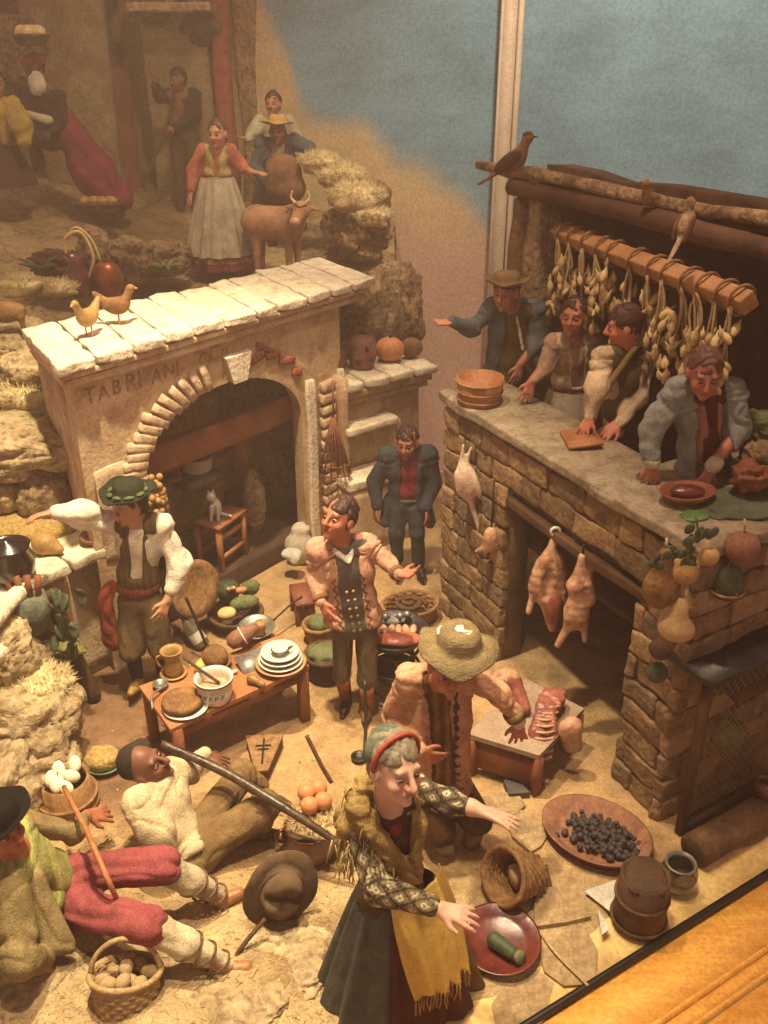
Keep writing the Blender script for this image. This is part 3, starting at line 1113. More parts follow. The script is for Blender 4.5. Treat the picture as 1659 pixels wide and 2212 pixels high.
class Person:
    def __init__(s, label, Y, k=1., skin=SKIN, res=.0085, base=None, group=None):
        s.Y, s.k, s.skin, s.res = Y, k, skin, res
        s.label, s.group = label, group
        s.b = []
        s.base = base
        s.pend = []
        s.heads = []

    def p(s, x, y, dy=0.):
        return at(x, y, s.Y + dy)

    def start(s, base):
        s.t = Thing('person', s.label, 'person', base, s.group)
        return s

    # -- body pieces
    def head(s, c, fwd, up=(0, 0, 1), sz=1., neck=None, old=False, eyes=True, brow='#4a2c1a', mouth=False):
        k = s.k * sz
        f = np.array(fwd, float)
        R = frame(f, up)
        c = np.array(c, float)
        L = lambda x, y, z: c + R @ (np.array([x, y, z]) * k)
        sk = s.skin
        s.b += [el(L(0, -.012, .028), A3(.074, .092, .092) * k, R, .03, sk), el(L(0, .03, -.045), A3(.056, .058, .062) * k, R, .04, sk),
                el(L(0, .078, -.086), A3(.02, .018, .016) * k, R, .02, sk),
                rc(L(-.036, .074, .034), L(.036, .074, .034), .013 * k, None, .018, sk),
                rc(L(0, .088, .026), L(0, .112, -.016), .0085 * k, .0145 * k, .012, sk),
                el(L(-.011, .098, -.022), A3(.01, .011, .009) * k, R, .008, sk), el(L(.011, .098, -.022), A3(.01, .011, .009) * k, R, .008, sk),
                el(L(-.037, .062, -.022), A3(.024, .024, .022) * k, R, .025, sk), el(L(.037, .062, -.022), A3(.024, .024, .022) * k, R, .025, sk),
                el(L(-.077, -.005, -.004), A3(.011, .023, .033) * k, R, .01, sk), el(L(.077, -.005, -.004), A3(.011, .023, .033) * k, R, .01, sk),
                rc(L(-.017, .087, -.047), L(.017, .087, -.047), .0075 * k, None, .008, sk), rc(L(-.013, .085, -.059), L(.013, .085, -.059), .008 * k, None, .008, sk),
                el(L(-.031, .094, .010), A3(.0165, .016, .0125) * k, R, .012, None, -1), el(L(.031, .094, .010), A3(.0165, .016, .0125) * k, R, .012, None, -1)]
        if mouth:
            s.b += [el(L(0, .1, -.053), A3(.012, .014, .006) * k, R, .006, None, -1)]
        if old:
            for q in (-1, 1):
                s.b += [rc(L(q * .024, .092, -.012), L(q * .036, .074, -.05), .004 * k, None, .012, None, None, -1)]
        if neck is not None:
            s.b.append(rc(L(0, -.015, -.06), neck, .05 * k, .058 * k, .03, sk))
        s.heads.append((c, R, k, brow, eyes))
        return R, L

    def hand(s, w, d, n, thumb=1, curl=.35, spread=.12, sz=1., point=False):
        """w wrist, d direction, n the way the palm faces"""
        k = s.k * sz
        w, d = np.array(w, float), unit(d)
        n = unit(np.array(n, float) - d * (np.array(n, float) @ d))
        sd = np.cross(d, n) * thumb
        sk = s.skin
        for q in (-.026, 0, .026):
            s.b.append(rc(w + d * .012 * k + sd * q * .6 * k, w + d * .088 * k + sd * q * k, .0165 * k, .0135 * k, .012, sk))
        for i, (o, ln) in enumerate([(.032, .078), (.011, .086), (-.011, .08), (-.031, .062)]):
            b = w + d * (.09 - .004 * abs(i - 1)) * k + sd * o * k
            dd = unit(d + sd * (1.5 - i) * spread)
            a = curl * (.7 if i == 0 else 1) * (0 if point and i == 0 else 1)
            for j, (fr, r0) in enumerate([(.45, .0112), (.32, .0102), (.23, .0092)]):
                a_ = a * (.6 + .35 * j)
                dd = unit(dd * math.cos(a_) + n * math.sin(a_))
                e = b + dd * ln * fr * k
                s.b.append(rc(b, e, r0 * k, (r0 - .0012) * k, .004, sk))
                b = e
        b = w + d * .03 * k + sd * .026 * k
        t1 = b + unit(.75 * d + .75 * sd + .25 * n) * .046 * k
        t2 = t1 + unit(d + .35 * sd + .3 * n) * .034 * k
        s.b += [rc(b, t1, .0155 * k, .0125 * k, .012, sk), rc(t1, t2, .012 * k, .0092 * k, .005, sk)]

    def limb(s, pts, radii, col=None, kk=.03):
        for i in range(len(pts) - 1):
            s.b.append(rc(pts[i], pts[i + 1], radii[i] * s.k * (.76 if radii[i] > .054 else 1), radii[i + 1] * s.k * (.76 if radii[i + 1] > .054 else 1), kk, col or s.skin))

    def tframe(s, A, B, P):
        m = (A + B) / 2
        u = unit(m - P)
        lat = unit((B - A) - u * ((B - A) @ u))
        return m, np.linalg.norm(m - P), np.stack([lat, np.cross(lat, u), u], 1), np.linalg.norm(B - A) / 2

    def torso(s, A, B, P, inf=0., w=1., d=1., col=None, hips=True, fat=0., kk=.05):
        """A is the shoulder left in the picture when facing us, so that forward = lateral x up"""
        m, h, R, sw = s.tframe(A, B, P)
        k = s.k
        u, f = R[:, 2], R[:, 1]
        pr = [rc(A, B, .058 * k + inf, None, kk, col), el(m - u * .30 * h, (sw * .93 * w + inf, .108 * k * d + inf, .38 * h), R, kk, col),
              el(P + u * .32 * h + f * fat * .5, (.135 * k * w + inf, .108 * k * d + inf + fat, .32 * h), R, kk, col)]
        if hips:
            pr.append(el(P, (.15 * k * w + inf, .115 * k * d + inf, .12 * k + inf), R, kk, col))
        return pr

    def core(s, A, B, P, neck):
        s.b += s.torso(A, B, P, -.012, .85, .85, s.skin)
        s.b.append(rc((A + B) / 2, neck, .05 * s.k, .05 * s.k, .03, s.skin))

    def slit(s, A, B, P, w=.05, lo=-.2, hi=1.02, depth=.02, tilt=0.):
        """front opening of a jacket"""
        m, h, R, sw = s.tframe(A, B, P)
        c = P + R[:, 2] * h * (lo + hi) / 2 + R[:, 1] * (depth + .2)
        return bx(c, (w, .2, h * (hi - lo) / 2), R @ roty(tilt), .01, .02, None, -1)

    def wear(s, name, prims, col=None, mat=None, res=None, wr=.012, wf=8., seed=None, paint=None, parent=None, label=None, wdir=None, relax=1):
        g = sdf(prims, res or s.res * 1.25, wr, wf, len(s.label) * 1.3 if seed is None else seed, col, wdir, relax, .006)
        if paint is not None:
            C = g[2].copy() if len(g) > 2 else np.tile(lin(col), (len(g[0]), 1))
            g = (g[0], g[1], paint(g[0], C))
        return s.t.add(name, g, mat or M_cloth, parent, label=label)

    def cuff(s, a, b, r, col='#7d5a34', parent=None):
        return s.mesh('cuff', tube([a, a + (b - a) * .5, b], [r, r * 1.04, r], 18), col, M_cloth, parent)

    def mesh(s, name, g, col, mat=None, parent=None, label=None):
        if col is not None:
            g = colored(g, col)
        return s.t.add(name, g, mat or M_cloth, parent, label=label)

    def hair(s, hi=0, col='#4a2c18', cut=.045, long=0., jit=.012, back=None, cap=False, thick=.012, name='hair', mat=None, fringe=0.):
        c, R, k, _b, _e = s.heads[hi]
        L = lambda x, y, z: c + R @ (np.array([x, y, z]) * k)
        pr = [el(L(0, -.02, .034), A3(.078 + thick, .094 + thick, .094 + thick) * k, R, .02, col)]
        if long:
            pr.append(el(L(0, -.05, -.03 - long / 2), A3(.075, .05, .07 + long) * k, R, .03, col))
        pr += [bx(L(0, .14, -.09 + cut), A3(.12, .1 - fringe, .1) * k, R @ rotx(18), .02 * k, .02, None, -1),
               bx(L(0, .04, -.14), A3(.075, .12, .07) * k, R, .02 * k, .02, None, -1)]
        return s.wear(name, pr, col, mat or M_hair, s.res, jit, 26, wdir=None if cap else R[:, 1])

    def finish(s):
        V, F, C = sdf(s.b, s.res, 0)
        for (c, R, k, brow, eyes) in s.heads:
            q = (V - c) @ R / k
            near = (np.abs(q[:, 0]) < .09) & (np.abs(q[:, 2]) < .12) & (q[:, 1] > .03) & (q[:, 1] < .13)
            def mixc(m, col, a):
                w_ = (m * a * near)[:, None]
                C[:] = C * (1 - w_) + lin(col) * w_
            ax = np.abs(q[:, 0])
            blush = lin(s.skin) * np.array([1.0, .62, .55])
            w_ = (np.exp(-(((ax - .036) / .02) ** 2 + ((q[:, 2] + .02) / .018) ** 2)) * .6 * near)[:, None]
            C[:] = C * (1 - w_) + blush * w_
            w_ = (np.exp(-((ax / .016) ** 2 + ((q[:, 2] + .02) / .012) ** 2)) * .4 * near)[:, None]
            C[:] = C * (1 - w_) + blush * w_
            mixc(np.exp(-((ax / .02) ** 4 + ((q[:, 2] + .053) / .009) ** 4)), '#8a3a28', .75)
            mixc(np.exp(-(((ax - .032) / .02) ** 4 + ((q[:, 2] - .037 + .1 * (ax - .03)) / .006) ** 4)), brow, .8)
            if eyes:
                for sg in (-1, 1):
                    e = c + R @ (np.array([sg * .031, .0755, .010]) * k)
                    g = sphere((0, 0, 0), (1, 1, 1), n=14, m=10)
                    Vn = g[0]
                    cc = np.tile(lin('#b3a488'), (len(Vn), 1))
                    d = Vn @ unit(A3(0, 1, -.05))
                    cc[d > .72] = lin('#4a2f1c')
                    cc[d > .90] = lin('#0d0806')
                    up_ = (Vn[:, 2] > .32) | (Vn[:, 2] < -.6)
                    cc[up_] = lin(s.skin) * .8
                    s.t.add('eye', (Vn * A3(.0155, .0125, .0115) * k @ R.T + e, g[1], cc), M_eye)
        s.t.add('body', (V, F, C), M_skin)


def cone_cloth(top, bot, rt, rb, n=72, m=22, folds=9, amp=.03, seed=0, R=None, sy=1., a0=0, a1=2 * math.pi, bulge=0., hem=0.):
    """gathered skirt or drape hanging between two centres"""
    top, bot = np.array(top, float), np.array(bot, float)
    full = abs(a1 - a0 - 2 * math.pi) < 1e-6
    A = np.linspace(a0, a1, n, endpoint=not full)
    V = []
    r_ = np.random.default_rng(seed)
    ph = r_.uniform(0, 6.28, 4)
    for i in range(m):
        f = i / (m - 1)
        r = rt + (rb - rt) * (f ** .85) + bulge * math.sin(f * math.pi)
        w_ = amp * (.25 + .75 * f) * (np.sin(A * folds + ph[0] + .6 * np.sin(A * 3 + ph[1])) + .5 * np.sin(A * (folds * 2 - 3) + ph[2] + f))
        c = top + (bot - top) * f
        q = np.stack([(r + w_) * np.cos(A), (r + w_) * sy * np.sin(A), hem * f * np.sin(A * 5 + ph[3])], 1)
        if R is not None:
            q = q @ R.T
        V.append(c + q)
    N = len(A)
    F = []
    for i in range(m - 1):
        for j in range(N if full else N - 1):
            k_ = (j + 1) % N
            F.append((i * N + j, (i + 1) * N + j, (i + 1) * N + k_, i * N + k_))
    return np.concatenate(V), F


def hat_mesh(c, R, crown=.11, ch=.12, brim=.26, curl=.03, wave=.02, seed=0, sy=1., dent=.0):
    """felt or straw hat: brim with thickness and a soft crown"""
    prof = [(.001, ch), (crown * .55, ch * .98), (crown * .85, ch * .88), (crown * .98, ch * .6), (crown * 1.02, .03), (crown * 1.08, .012),
            (brim * .7, .006), (brim, curl), (brim * 1.004, curl - .008), (brim * .72, -.006), (crown, -.004), (crown * .9, ch * .55), (.001, ch * .8)]
    V, F = lathe(prof, n=44, cap=False, sy=sy)
    r = np.linalg.norm(V[:, :2], axis=1)
    a = np.arctan2(V[:, 1], V[:, 0])
    V[:, 2] += wave * np.clip((r - crown) / (brim - crown), 0, 1) * (np.sin(a * 2 + seed) + .5 * np.sin(a * 5 + 2 * seed))
    V[:, 2] -= dent * np.exp(-(V[:, 1] / .03) ** 2) * (r < crown * .95) * (V[:, 2] > ch * .5)
    V += .004 * np.stack([noise(V, 14, 51), noise(V, 14, 52), noise(V, 14, 53)], 1)
    return V @ np.asarray(R).T + np.array(c, float), F


def shoe(P, ankle, toe, k=1., r=.042, col='#1d1511', sole=None):
    a, t = np.array(ankle, float), np.array(toe, float)
    pr = [rc(a + (t - a) * -.15, a + (t - a) * .55, r * k, r * .95 * k, .03, col), rc(a + (t - a) * .5, t, r * 1.02 * k, r * .72 * k, .03, col)]
    return P.wear('shoe', pr, col, M_leather, wr=.002)


def stick(name, label, pts, r, mat, cat='stick', jit=.004, group=None):
    c = curve(pts, 22)
    c = c + jit * np.stack([noise(c, 4, 61), noise(c, 4, 62), noise(c, 4, 63)], 1)
    return single(name, label, cat, tube(c, r, 9), mat, group=group)
# ================================================================ man in white shirt and green hat
P = Person('man in white shirt, green hat and red sash reaching out over the side counter', 5.40, 1.)
p = P.p
P.start(gz(300, 1478))
A, B, PL = p(243, 1128), p(352, 1132, .02), p(302, 1285, .03)
R, L = P.head(p(281, 1092, -.02), (-.75, -.6, -.25), sz=1.12, neck=(A + B) / 2 + A3(0, 0, .02))
P.core(A, B, PL, (A + B) / 2 + A3(0, 0, .06))
el1, wr1 = p(178, 1112, -.08), p(112, 1108, -.16)
P.limb([A, el1, wr1], [.05, .042, .03])
P.hand(wr1, p(60, 1118, -.22) - wr1, (0, -.3, -1), thumb=-1, curl=.45)
el2, wr2 = p(392, 1218, .0), p(362, 1296, -.12)
P.limb([B, el2, wr2], [.05, .042, .03])
P.hand(wr2, p(342, 1345, -.2) - wr2, (-.6, .2, -.5), thumb=-1, curl=.3, spread=.22)
kn1, an1 = p(285, 1405, -.06), p(298, 1468, .0)
kn2, an2 = p(350, 1400, -.05), p(352, 1462, .12)
P.limb([p(285, 1305), kn1, an1], [.08, .055, .04])
P.limb([p(325, 1305), kn2, an2], [.08, .055, .04])
P.wear('trousers', [el(PL + A3(0, 0, -.02), (.165, .13, .11), None, .04), rc(p(282, 1310), kn1, .10, .098, .03), rc(p(330, 1310), kn2, .10, .10, .03),
                    bx(kn1 + A3(0, 0, -.13), (.2, .2, .075), None, .01, .02, None, -1), bx(kn2 + A3(0, 0, -.13), (.14, .2, .075), None, .01, .02, None, -1)], '#6d5836', wr=.014, wdir=(0, 0, 1))
P.wear('shirt', [rc(A, el1, .072, .088, .04), rc(el1, p(128, 1108, -.14), .092, .058, .05), rc(B, el2, .075, .095, .04), rc(el2, p(372, 1270, -.08), .092, .062, .05)]
       + P.torso(A, B, PL, .012, hips=False), '#e2d9c0', wr=.02, wf=6)
P.wear('waistcoat', P.torso(A + (B - A) * .12, B - (B - A) * .2, PL, .03, .9, hips=False) + [P.slit(A, B, PL, .035, .35, 1.2, .06)], '#5c4a2a', wr=.008,
       paint=lambda V, C: C * (1 + .35 * (np.sin(V[:, 0] * 150) > .3))[:, None])
P.wear('sash', [el(PL + A3(0, 0, .085), (.166, .143, .085), None, .03)], '#8a4128', wr=.006, paint=lambda V, C: C * (1 - .45 * ((np.sin(V[:, 0] * 160) > .55) & (V[:, 2] > PL[2] + .07)))[:, None])
tail = curve([p(240, 1262, -.02), p(226, 1300, -.05), p(232, 1345, -.05), p(245, 1392, -.06)], 18)
P.wear('sash_tail', [rc(tail[i], tail[i + 1], .048 + .02 * i / 17, None, .02, flat=((0, 1, 0), .6)) for i in range(17)], '#8c3a1e', wr=.012, wf=16)
P.mesh('stocking', tube([kn1 + A3(0, 0, -.02), an1 + A3(0, 0, .03)], [.058, .045], 12), '#241a15')
P.mesh('stocking', tube([kn2 + A3(0, 0, -.02), an2 + A3(0, 0, .03)], [.058, .045], 12), '#241a15')
shoe(P, an1 + A3(0, 0, -.03), p(282, 1497, -.18), 1, .042, '#a8842e')
shoe(P, an2 + A3(0, 0, -.03), an2 + A3(.06, -.14, -.04), 1, .042, '#3a2b1b')
P.hair(0, '#2a1c14', .05, .03)
hc = P.heads[0][0]
hR = P.heads[0][1] @ rotx(12)
h = P.mesh('hat', hat_mesh(hc + hR @ A3(0, -.01, .085), hR, .10, .10, .185, .03, .02, 1), '#2e3524', M_cloth)
for i in range(9):
    a_ = i / 9 * 6.28
    P.mesh('hat_leaf', sphere(hc + hR @ A3(.115 * math.cos(a_), .115 * math.sin(a_), .11), (.035, .02, .012), hR @ rotz(math.degrees(a_) + 90), 8, 6, .2, 3, i), '#56663a', M_cloth, h)
P.finish()

# ================================================================ boy in pink jacket
P = Person('boy in pink embroidered jacket and grey waistcoat standing at the pan', 5.15, .98, SKIN_R)
p = P.p
P.start(gz(775, 1542))
A, B, PL = p(688, 1188), p(792, 1174, .03), p(768, 1335, .04)
R, L = P.head(p(733, 1122, -.03), (-.60, -.72, .28), sz=1.2, neck=(A + B) / 2 + A3(0, 0, .02), mouth=True)
P.core(A, B, PL, (A + B) / 2 + A3(0, 0, .05))
el1, wr1 = p(676, 1248, .0), p(694, 1298, -.12)
P.limb([A, el1, wr1], [.05, .04, .029])
P.hand(wr1, p(714, 1345, -.2) - wr1, (.5, .3, -.3), thumb=1, curl=.35)
el2, wr2 = p(838, 1216, -.02), p(860, 1240, -.14)
P.limb([B, el2, wr2], [.05, .04, .029])
P.hand(wr2, p(902, 1240, -.2) - wr2, (0, -.3, 1), thumb=-1, curl=.5)
kn1, an1 = p(738, 1458, -.05), p(748, 1508, .1)
kn2, an2 = p(792, 1465, -.08), p(793, 1528, -.02)
P.limb([p(740, 1355), kn1, an1], [.08, .055, .038])
P.limb([p(790, 1355), kn2, an2], [.08, .055, .038])
def zig(V, C):
    m, h_, Rr, sw = P.tframe(A, B, PL)
    q = (V - PL) @ Rr
    z = np.abs(((q[:, 2] * 16) % 1) - .5) * .05
    ln = (np.abs(np.abs(q[:, 0] - .0) - .080 - z) < .0075) & (q[:, 1] > .02) & (q[:, 2] < .42) & (q[:, 2] > -.1)
    ed = (np.abs(np.abs(q[:, 0]) - .068) < .008) & (q[:, 1] > .02)
    C = brocade(V, C)
    C[ln] = lin('#6a4226')
    C[ed] = lin('#b08d42')
    return C
P.wear('jacket', [rc(A, el1, .064, .06, .03), rc(el1, wr1, .06, .046, .03), rc(B, el2, .064, .06, .03), rc(el2, wr2, .06, .046, .03)]
       + P.torso(A, B, PL, .03, 1.14, 1.14) + [rc(PL + A3(-.07, 0, .02), p(726, 1338, -.02), .12, .09, .05), rc(PL + A3(.06, 0, .02), p(800, 1318, .0), .11, .07, .05), P.slit(A, B, PL, .062, -.5, 1.1, .03, 3), bx(p(738, 1372, 0), (.3, .3, .09), None, .01, .02, None, -1)],
       '#d0987a', wr=.014, paint=zig, res=.009)
P.cuff(wr1 + (el1 - wr1) * .22, wr1 + (el1 - wr1) * .02, .051, '#8a6038')
P.cuff(wr2 + (el2 - wr2) * .25, wr2 + (el2 - wr2) * .02, .051, '#8a6038')
def btn(V, C):
    return C
P.wear('waistcoat', P.torso(A + (B - A) * .1, B - (B - A) * .1, PL, .028, 1.1, 1.1), '#5a5450', wr=.005)
m_, h_, Rr, _ = P.tframe(A, B, PL)
for i in range(6):
    for sg in (-.02, .022):
        P.mesh('button', sphere(PL + Rr @ A3(sg + .0, .168 + .016 * math.sin(i * .55), .02 + i * .062), (.011, .008, .011), Rr, 8, 6), '#b08d4a', M_leather)
P.wear('collar', [rc((A + B) / 2 + Rr @ A3(-.05, .06, .02), (A + B) / 2 + Rr @ A3(.02, .12, -.045), .035, .02, .02), rc((A + B) / 2 + Rr @ A3(.06, .05, .02), (A + B) / 2 + Rr @ A3(.03, .12, -.045), .035, .02, .02)], '#e6dcc4', wr=.006)
P.wear('trousers', [el(PL, (.15, .125, .11), None, .04), rc(p(738, 1360), kn1, .08, .07, .012), rc(p(792, 1360), kn2, .08, .078, .012)], '#4e4026', M_silk, wr=.016, wdir=(0, 0, 1))
P.mesh('stocking', tube([kn1, an1], [.056, .042], 12), '#8a4a2a')
P.mesh('stocking', tube([kn2, an2], [.056, .042], 12), '#a8683a')
shoe(P, an1 + A3(0, 0, -.02), an1 + A3(-.02, -.16, -.04), 1, .04, '#3b2014')
shoe(P, an2 + A3(0, 0, -.01), p(788, 1556, -.16), 1, .04, '#7a4a22')
P.hair(0, '#3c2516', .055, .0, .014)
P.finish()

# ================================================================ man in dark blue coat
P = Person('man in dark blue coat and crimson waistcoat standing before the stove wall', 7.0, 1., '#9a5f44')
p = P.p
P.start(gz(880, 1222))
A, B, PL = p(838, 985), p(926, 982, .02), p(880, 1085, .04)
P.head(p(880, 957, -.06), (-.25, -.9, -.15), sz=1.1, neck=(A + B) / 2)
P.core(A, B, PL, (A + B) / 2 + A3(0, 0, .05))
el1, wr1 = p(810, 1040, .03), p(812, 1092, -.03)
el2, wr2 = p(938, 1042, .03), p(922, 1096, -.05)
P.limb([A, el1, wr1], [.05, .04, .03])
P.hand(wr1, (0, -.2, -1), (.6, .3, 0), thumb=-1, curl=.3)
P.limb([B, el2, wr2], [.05, .04, .03])
P.hand(wr2, (.1, -.4, -1), (-.6, .3, 0), thumb=1, curl=.3)
kn1, an1 = p(858, 1150, -.03), p(858, 1208, .02)
kn2, an2 = p(902, 1150, -.03), p(904, 1214, .02)
P.limb([p(862, 1095), kn1, an1], [.08, .055, .04])
P.limb([p(898, 1095), kn2, an2], [.08, .055, .04])
P.wear('coat', [rc(A, el1, .072, .07, .03), rc(el1, wr1, .07, .055, .03), rc(B, el2, .072, .07, .03), rc(el2, wr2, .07, .055, .03)]
       + P.torso(A, B, PL, .028) + [rc(PL + A3(-.13, .02, 0), p(832, 1128), .07, .06, .05), rc(PL + A3(.13, .02, 0), p(930, 1128), .07, .06, .05), P.slit(A, B, PL, .058, -.6, 1.1, .0)], '#3c4650', wr=.012)
P.wear('waistcoat', P.torso(A + (B - A) * .1, B - (B - A) * .1, PL, .018, hips=False), '#8c2438', wr=.006)
P.wear('trousers', [el(PL, (.15, .125, .11), None, .04), rc(p(862, 1095), kn1, .088, .07, .03), rc(kn1, an1, .07, .06, .03), rc(p(898, 1095), kn2, .088, .07, .03), rc(kn2, an2, .07, .06, .03)], '#414a55', wr=.012, wdir=(0, 0, 1))
P.wear('sash', [el(PL + A3(0, 0, .06), (.15, .132, .05), None, .03)], '#56604f', wr=.006)
shoe(P, an1 + A3(0, 0, -.03), an1 + A3(0, -.17, -.05), 1, .045, '#1d1512')
shoe(P, an2 + A3(0, 0, -.03), an2 + A3(.03, -.17, -.05), 1, .045, '#1d1512')
P.hair(0, '#3a2216', .05, .02)
P.finish()

# ================================================================ man in broad hat bending to the meat table
P = Person('bending man in pink jacket and broad straw hat reaching to the meat table', 3.95, 1.)
P.skin = '#b56a48'
p = P.p
P.start(gz(985, 1900))
A, B, PL = p(885, 1468), p(1015, 1462, .05), p(955, 1695, .1)
P.head(p(968, 1440, -.16), (.12, -.9, -.1), sz=1.2, neck=(A + B) / 2 + A3(0, 0, -.02))
P.core(A, B, PL, (A + B) / 2 + A3(0, -.02, .03))
el1, wr1 = p(848, 1545, .12), p(905, 1620, -.12)
P.limb([A, el1, wr1], [.052, .042, .03])
P.hand(wr1, p(945, 1640, -.14) - wr1, (0, 1, 0), thumb=1, curl=.6)
el2, wr2 = p(1080, 1502, -.06), p(1120, 1562, -.05)
P.limb([B, el2, wr2], [.052, .042, .032])
P.hand(wr2, p(1122, 1640, -.04) - wr2, (0, .9, -.4), thumb=-1, curl=.32, spread=.2, sz=1.0)
kn1, an1 = p(955, 1800, -.1), p(985, 1900, .12)
kn2, an2 = p(1030, 1770, -.05), p(1008, 1862, .08)
P.limb([p(930, 1715, .1), kn1, an1], [.085, .06, .042])
P.limb([p(985, 1715, .1), kn2, an2], [.085, .06, .042])
m_, h_, Rr, _ = P.tframe(A, B, PL)
P.wear('jacket', [rc(A, el1, .075, .07, .03), rc(el1, wr1, .07, .05, .03), rc(B, el2, .075, .068, .03), rc(el2, p(1116, 1550, -.05), .068, .05, .03)]
       + P.torso(A, B, PL, .035) + [P.slit(A, B, PL, .046, -.4, 1.1, .03, -4)], '#cf9670', wr=.016,
       paint=lambda V, C: np.where(((np.abs(np.abs(((V - PL) @ Rr)[:, 0] + .0) - .062) < .018) & (((V - PL) @ Rr)[:, 1] > .03) & (np.sin(V[:, 2] * 90) + np.sin(V[:, 0] * 120) > -.3))[:, None], lin('#4a3d2c'), brocade(V, C)))
P.cuff(p(1106, 1536, -.05), p(1115, 1550, -.05), .056, '#8a6a40')
P.wear('waistcoat', P.torso(A + (B - A) * .12, B - (B - A) * .12, PL, .02, hips=False), '#6b4424', wr=.005,
       paint=lambda V, C: np.where((np.sin(((V - PL) @ Rr)[:, 0] * 110) > .2)[:, None], lin('#8a6a34'), C))
P.wear('sash', [el(PL + A3(0, 0, .06), (.165, .145, .055), Rr, .03)], '#96723c', wr=.008, paint=lambda V, C: C * (1 - .4 * (np.sin(V[:, 2] * 190) > .4))[:, None])
P.wear('cuff', [rc(p(1112, 1545, -.05), p(1119, 1557, -.05), .052, None, .02)], '#d8c6a4', wr=.004)
P.wear('trousers', [el(PL + A3(0, 0, -.04), (.165, .14, .13), None, .04), rc(p(928, 1715, .1), kn1, .105, .085, .04), rc(p(990, 1715, .1), kn2, .11, .095, .04)], '#5c3d26', wr=.014, wdir=(0, 0, 1))
P.mesh('stocking', tube([kn1, an1], [.062, .046], 12), '#7d6546')
P.mesh('stocking', tube([kn2, an2], [.062, .046], 12), '#7d6546')
for an, toe in ((an1, p(1015, 1940, -.1)), (an2, p(1050, 1895, -.1))):
    sh = shoe(P, an + A3(0, 0, -.02), toe, 1, .045, '#1b1413')
    P.mesh('shoe_bow', sphere(an + (toe - an) * .35 + A3(0, -.02, .045), (.04, .03, .02), rotz(30), 12, 8, .3, 3), '#a8281c', M_silk, sh)
hc, hR, _, _, _ = P.heads[0]
h = P.mesh('hat', hat_mesh(p(990, 1392, -.15), frame((.1, -1, -.12), (.1, -.1, 1)), .11, .10, .20, -.02, .025, 2), '#7d6a42', M_straw)
P.wear('hat_cloth', [el(p(980, 1360, -.13), (.10, .075, .022), rotz(10) @ roty(-6), .03), el(p(1010, 1362, -.16), (.07, .05, .018), rotz(10) @ roty(14), .03)], '#e4d9bd', wr=.012, wf=12)
P.hair(0, '#3a2418', .03, .02)
P.finish()

# ================================================================ old woman with yellow apron
P = Person('old woman in yellow apron and diamond patterned sleeves reaching for the red dish', 2.92, 1., SKIN_P, res=.0075)
p = P.p
P.start(gz(850, 2240))
A, B, PL = p(772, 1762, .02), p(905, 1708, .10), p(842, 1925, .10)
P.head(p(852, 1658, -.03), (.52, -.75, .05), (.15, 0, 1), sz=1.22, neck=(A + B) / 2 + A3(.0, 0, .0), old=True, brow='#8a7660')
P.core(A, B, PL, (A + B) / 2 + A3(0, 0, .03))
el1, wr1 = p(812, 1918, -.16), p(948, 1962, -.30)
P.limb([A, el1, wr1], [.05, .04, .029])
P.hand(wr1, p(1060, 1993, -.36) - wr1, (.2, .3, -1), thumb=-1, curl=.28, sz=1.0)
el2, wr2 = p(970, 1732, .0), p(1018, 1744, -.05)
P.limb([B, el2, wr2, p(1040, 1752, -.07)], [.05, .04, .03, .027])
P.hand(p(1040, 1752, -.07), p(1105, 1775, -.12) - p(1040, 1752, -.07), (0, -.2, -1), thumb=1, curl=.18, sz=.95)
def diamonds(V, C):
    for a, b, o in ((A, el1, 0.), (el1, wr1, np.linalg.norm(el1 - A)), (B, el2, 0.), (el2, wr2, .16)):
        ax = unit(b - a)
        u_ = unit(np.cross(ax, (0.3, 1, .2)))
        v_ = np.cross(ax, u_)
        q = V - a
        s_ = q @ ax
        r_ = np.linalg.norm(q - s_[:, None] * ax, axis=1)
        mk_ = (s_ > -.02) & (s_ < np.linalg.norm(b - a) + .02) & (r_ < .11)
        ang = np.arctan2(q @ v_, q @ u_) / 6.283 * 5
        x1, x2 = (s_ + o) * 9 + ang, (s_ + o) * 9 - ang
        f1, f2 = np.abs((x1 % 1) - .5), np.abs((x2 % 1) - .5)
        dark = mk_ & ((f1 > .43) | (f2 > .43))
        lite = mk_ & (np.maximum(f1, f2) < .2) & (np.maximum(f1, f2) > .1)
        C[dark] = lin('#3d3528')
        C[lite] = lin('#cfc19a')
    return C
P.wear('sleeve', [rc(A, el1, .078, .072, .03), rc(el1, p(930, 1956, -.29), .072, .05, .03)], '#7d6c4e', wr=.007, paint=diamonds, res=.0085)
P.wear('sleeve', [rc(B, el2, .076, .068, .03), rc(el2, p(1010, 1742, -.045), .068, .05, .03)], '#6d6048', wr=.008, paint=diamonds, res=.0085)
P.wear('bodice', P.torso(A, B, PL, .02), '#5a4630', wr=.008, paint=diamonds)
m_, h_, Rr, _ = P.tframe(A, B, PL)
P.wear('chemise', [el(m_ + Rr @ A3(0, .07, -.10), (.06, .05, .09), Rr, .02)], '#a33a2c', wr=.006)
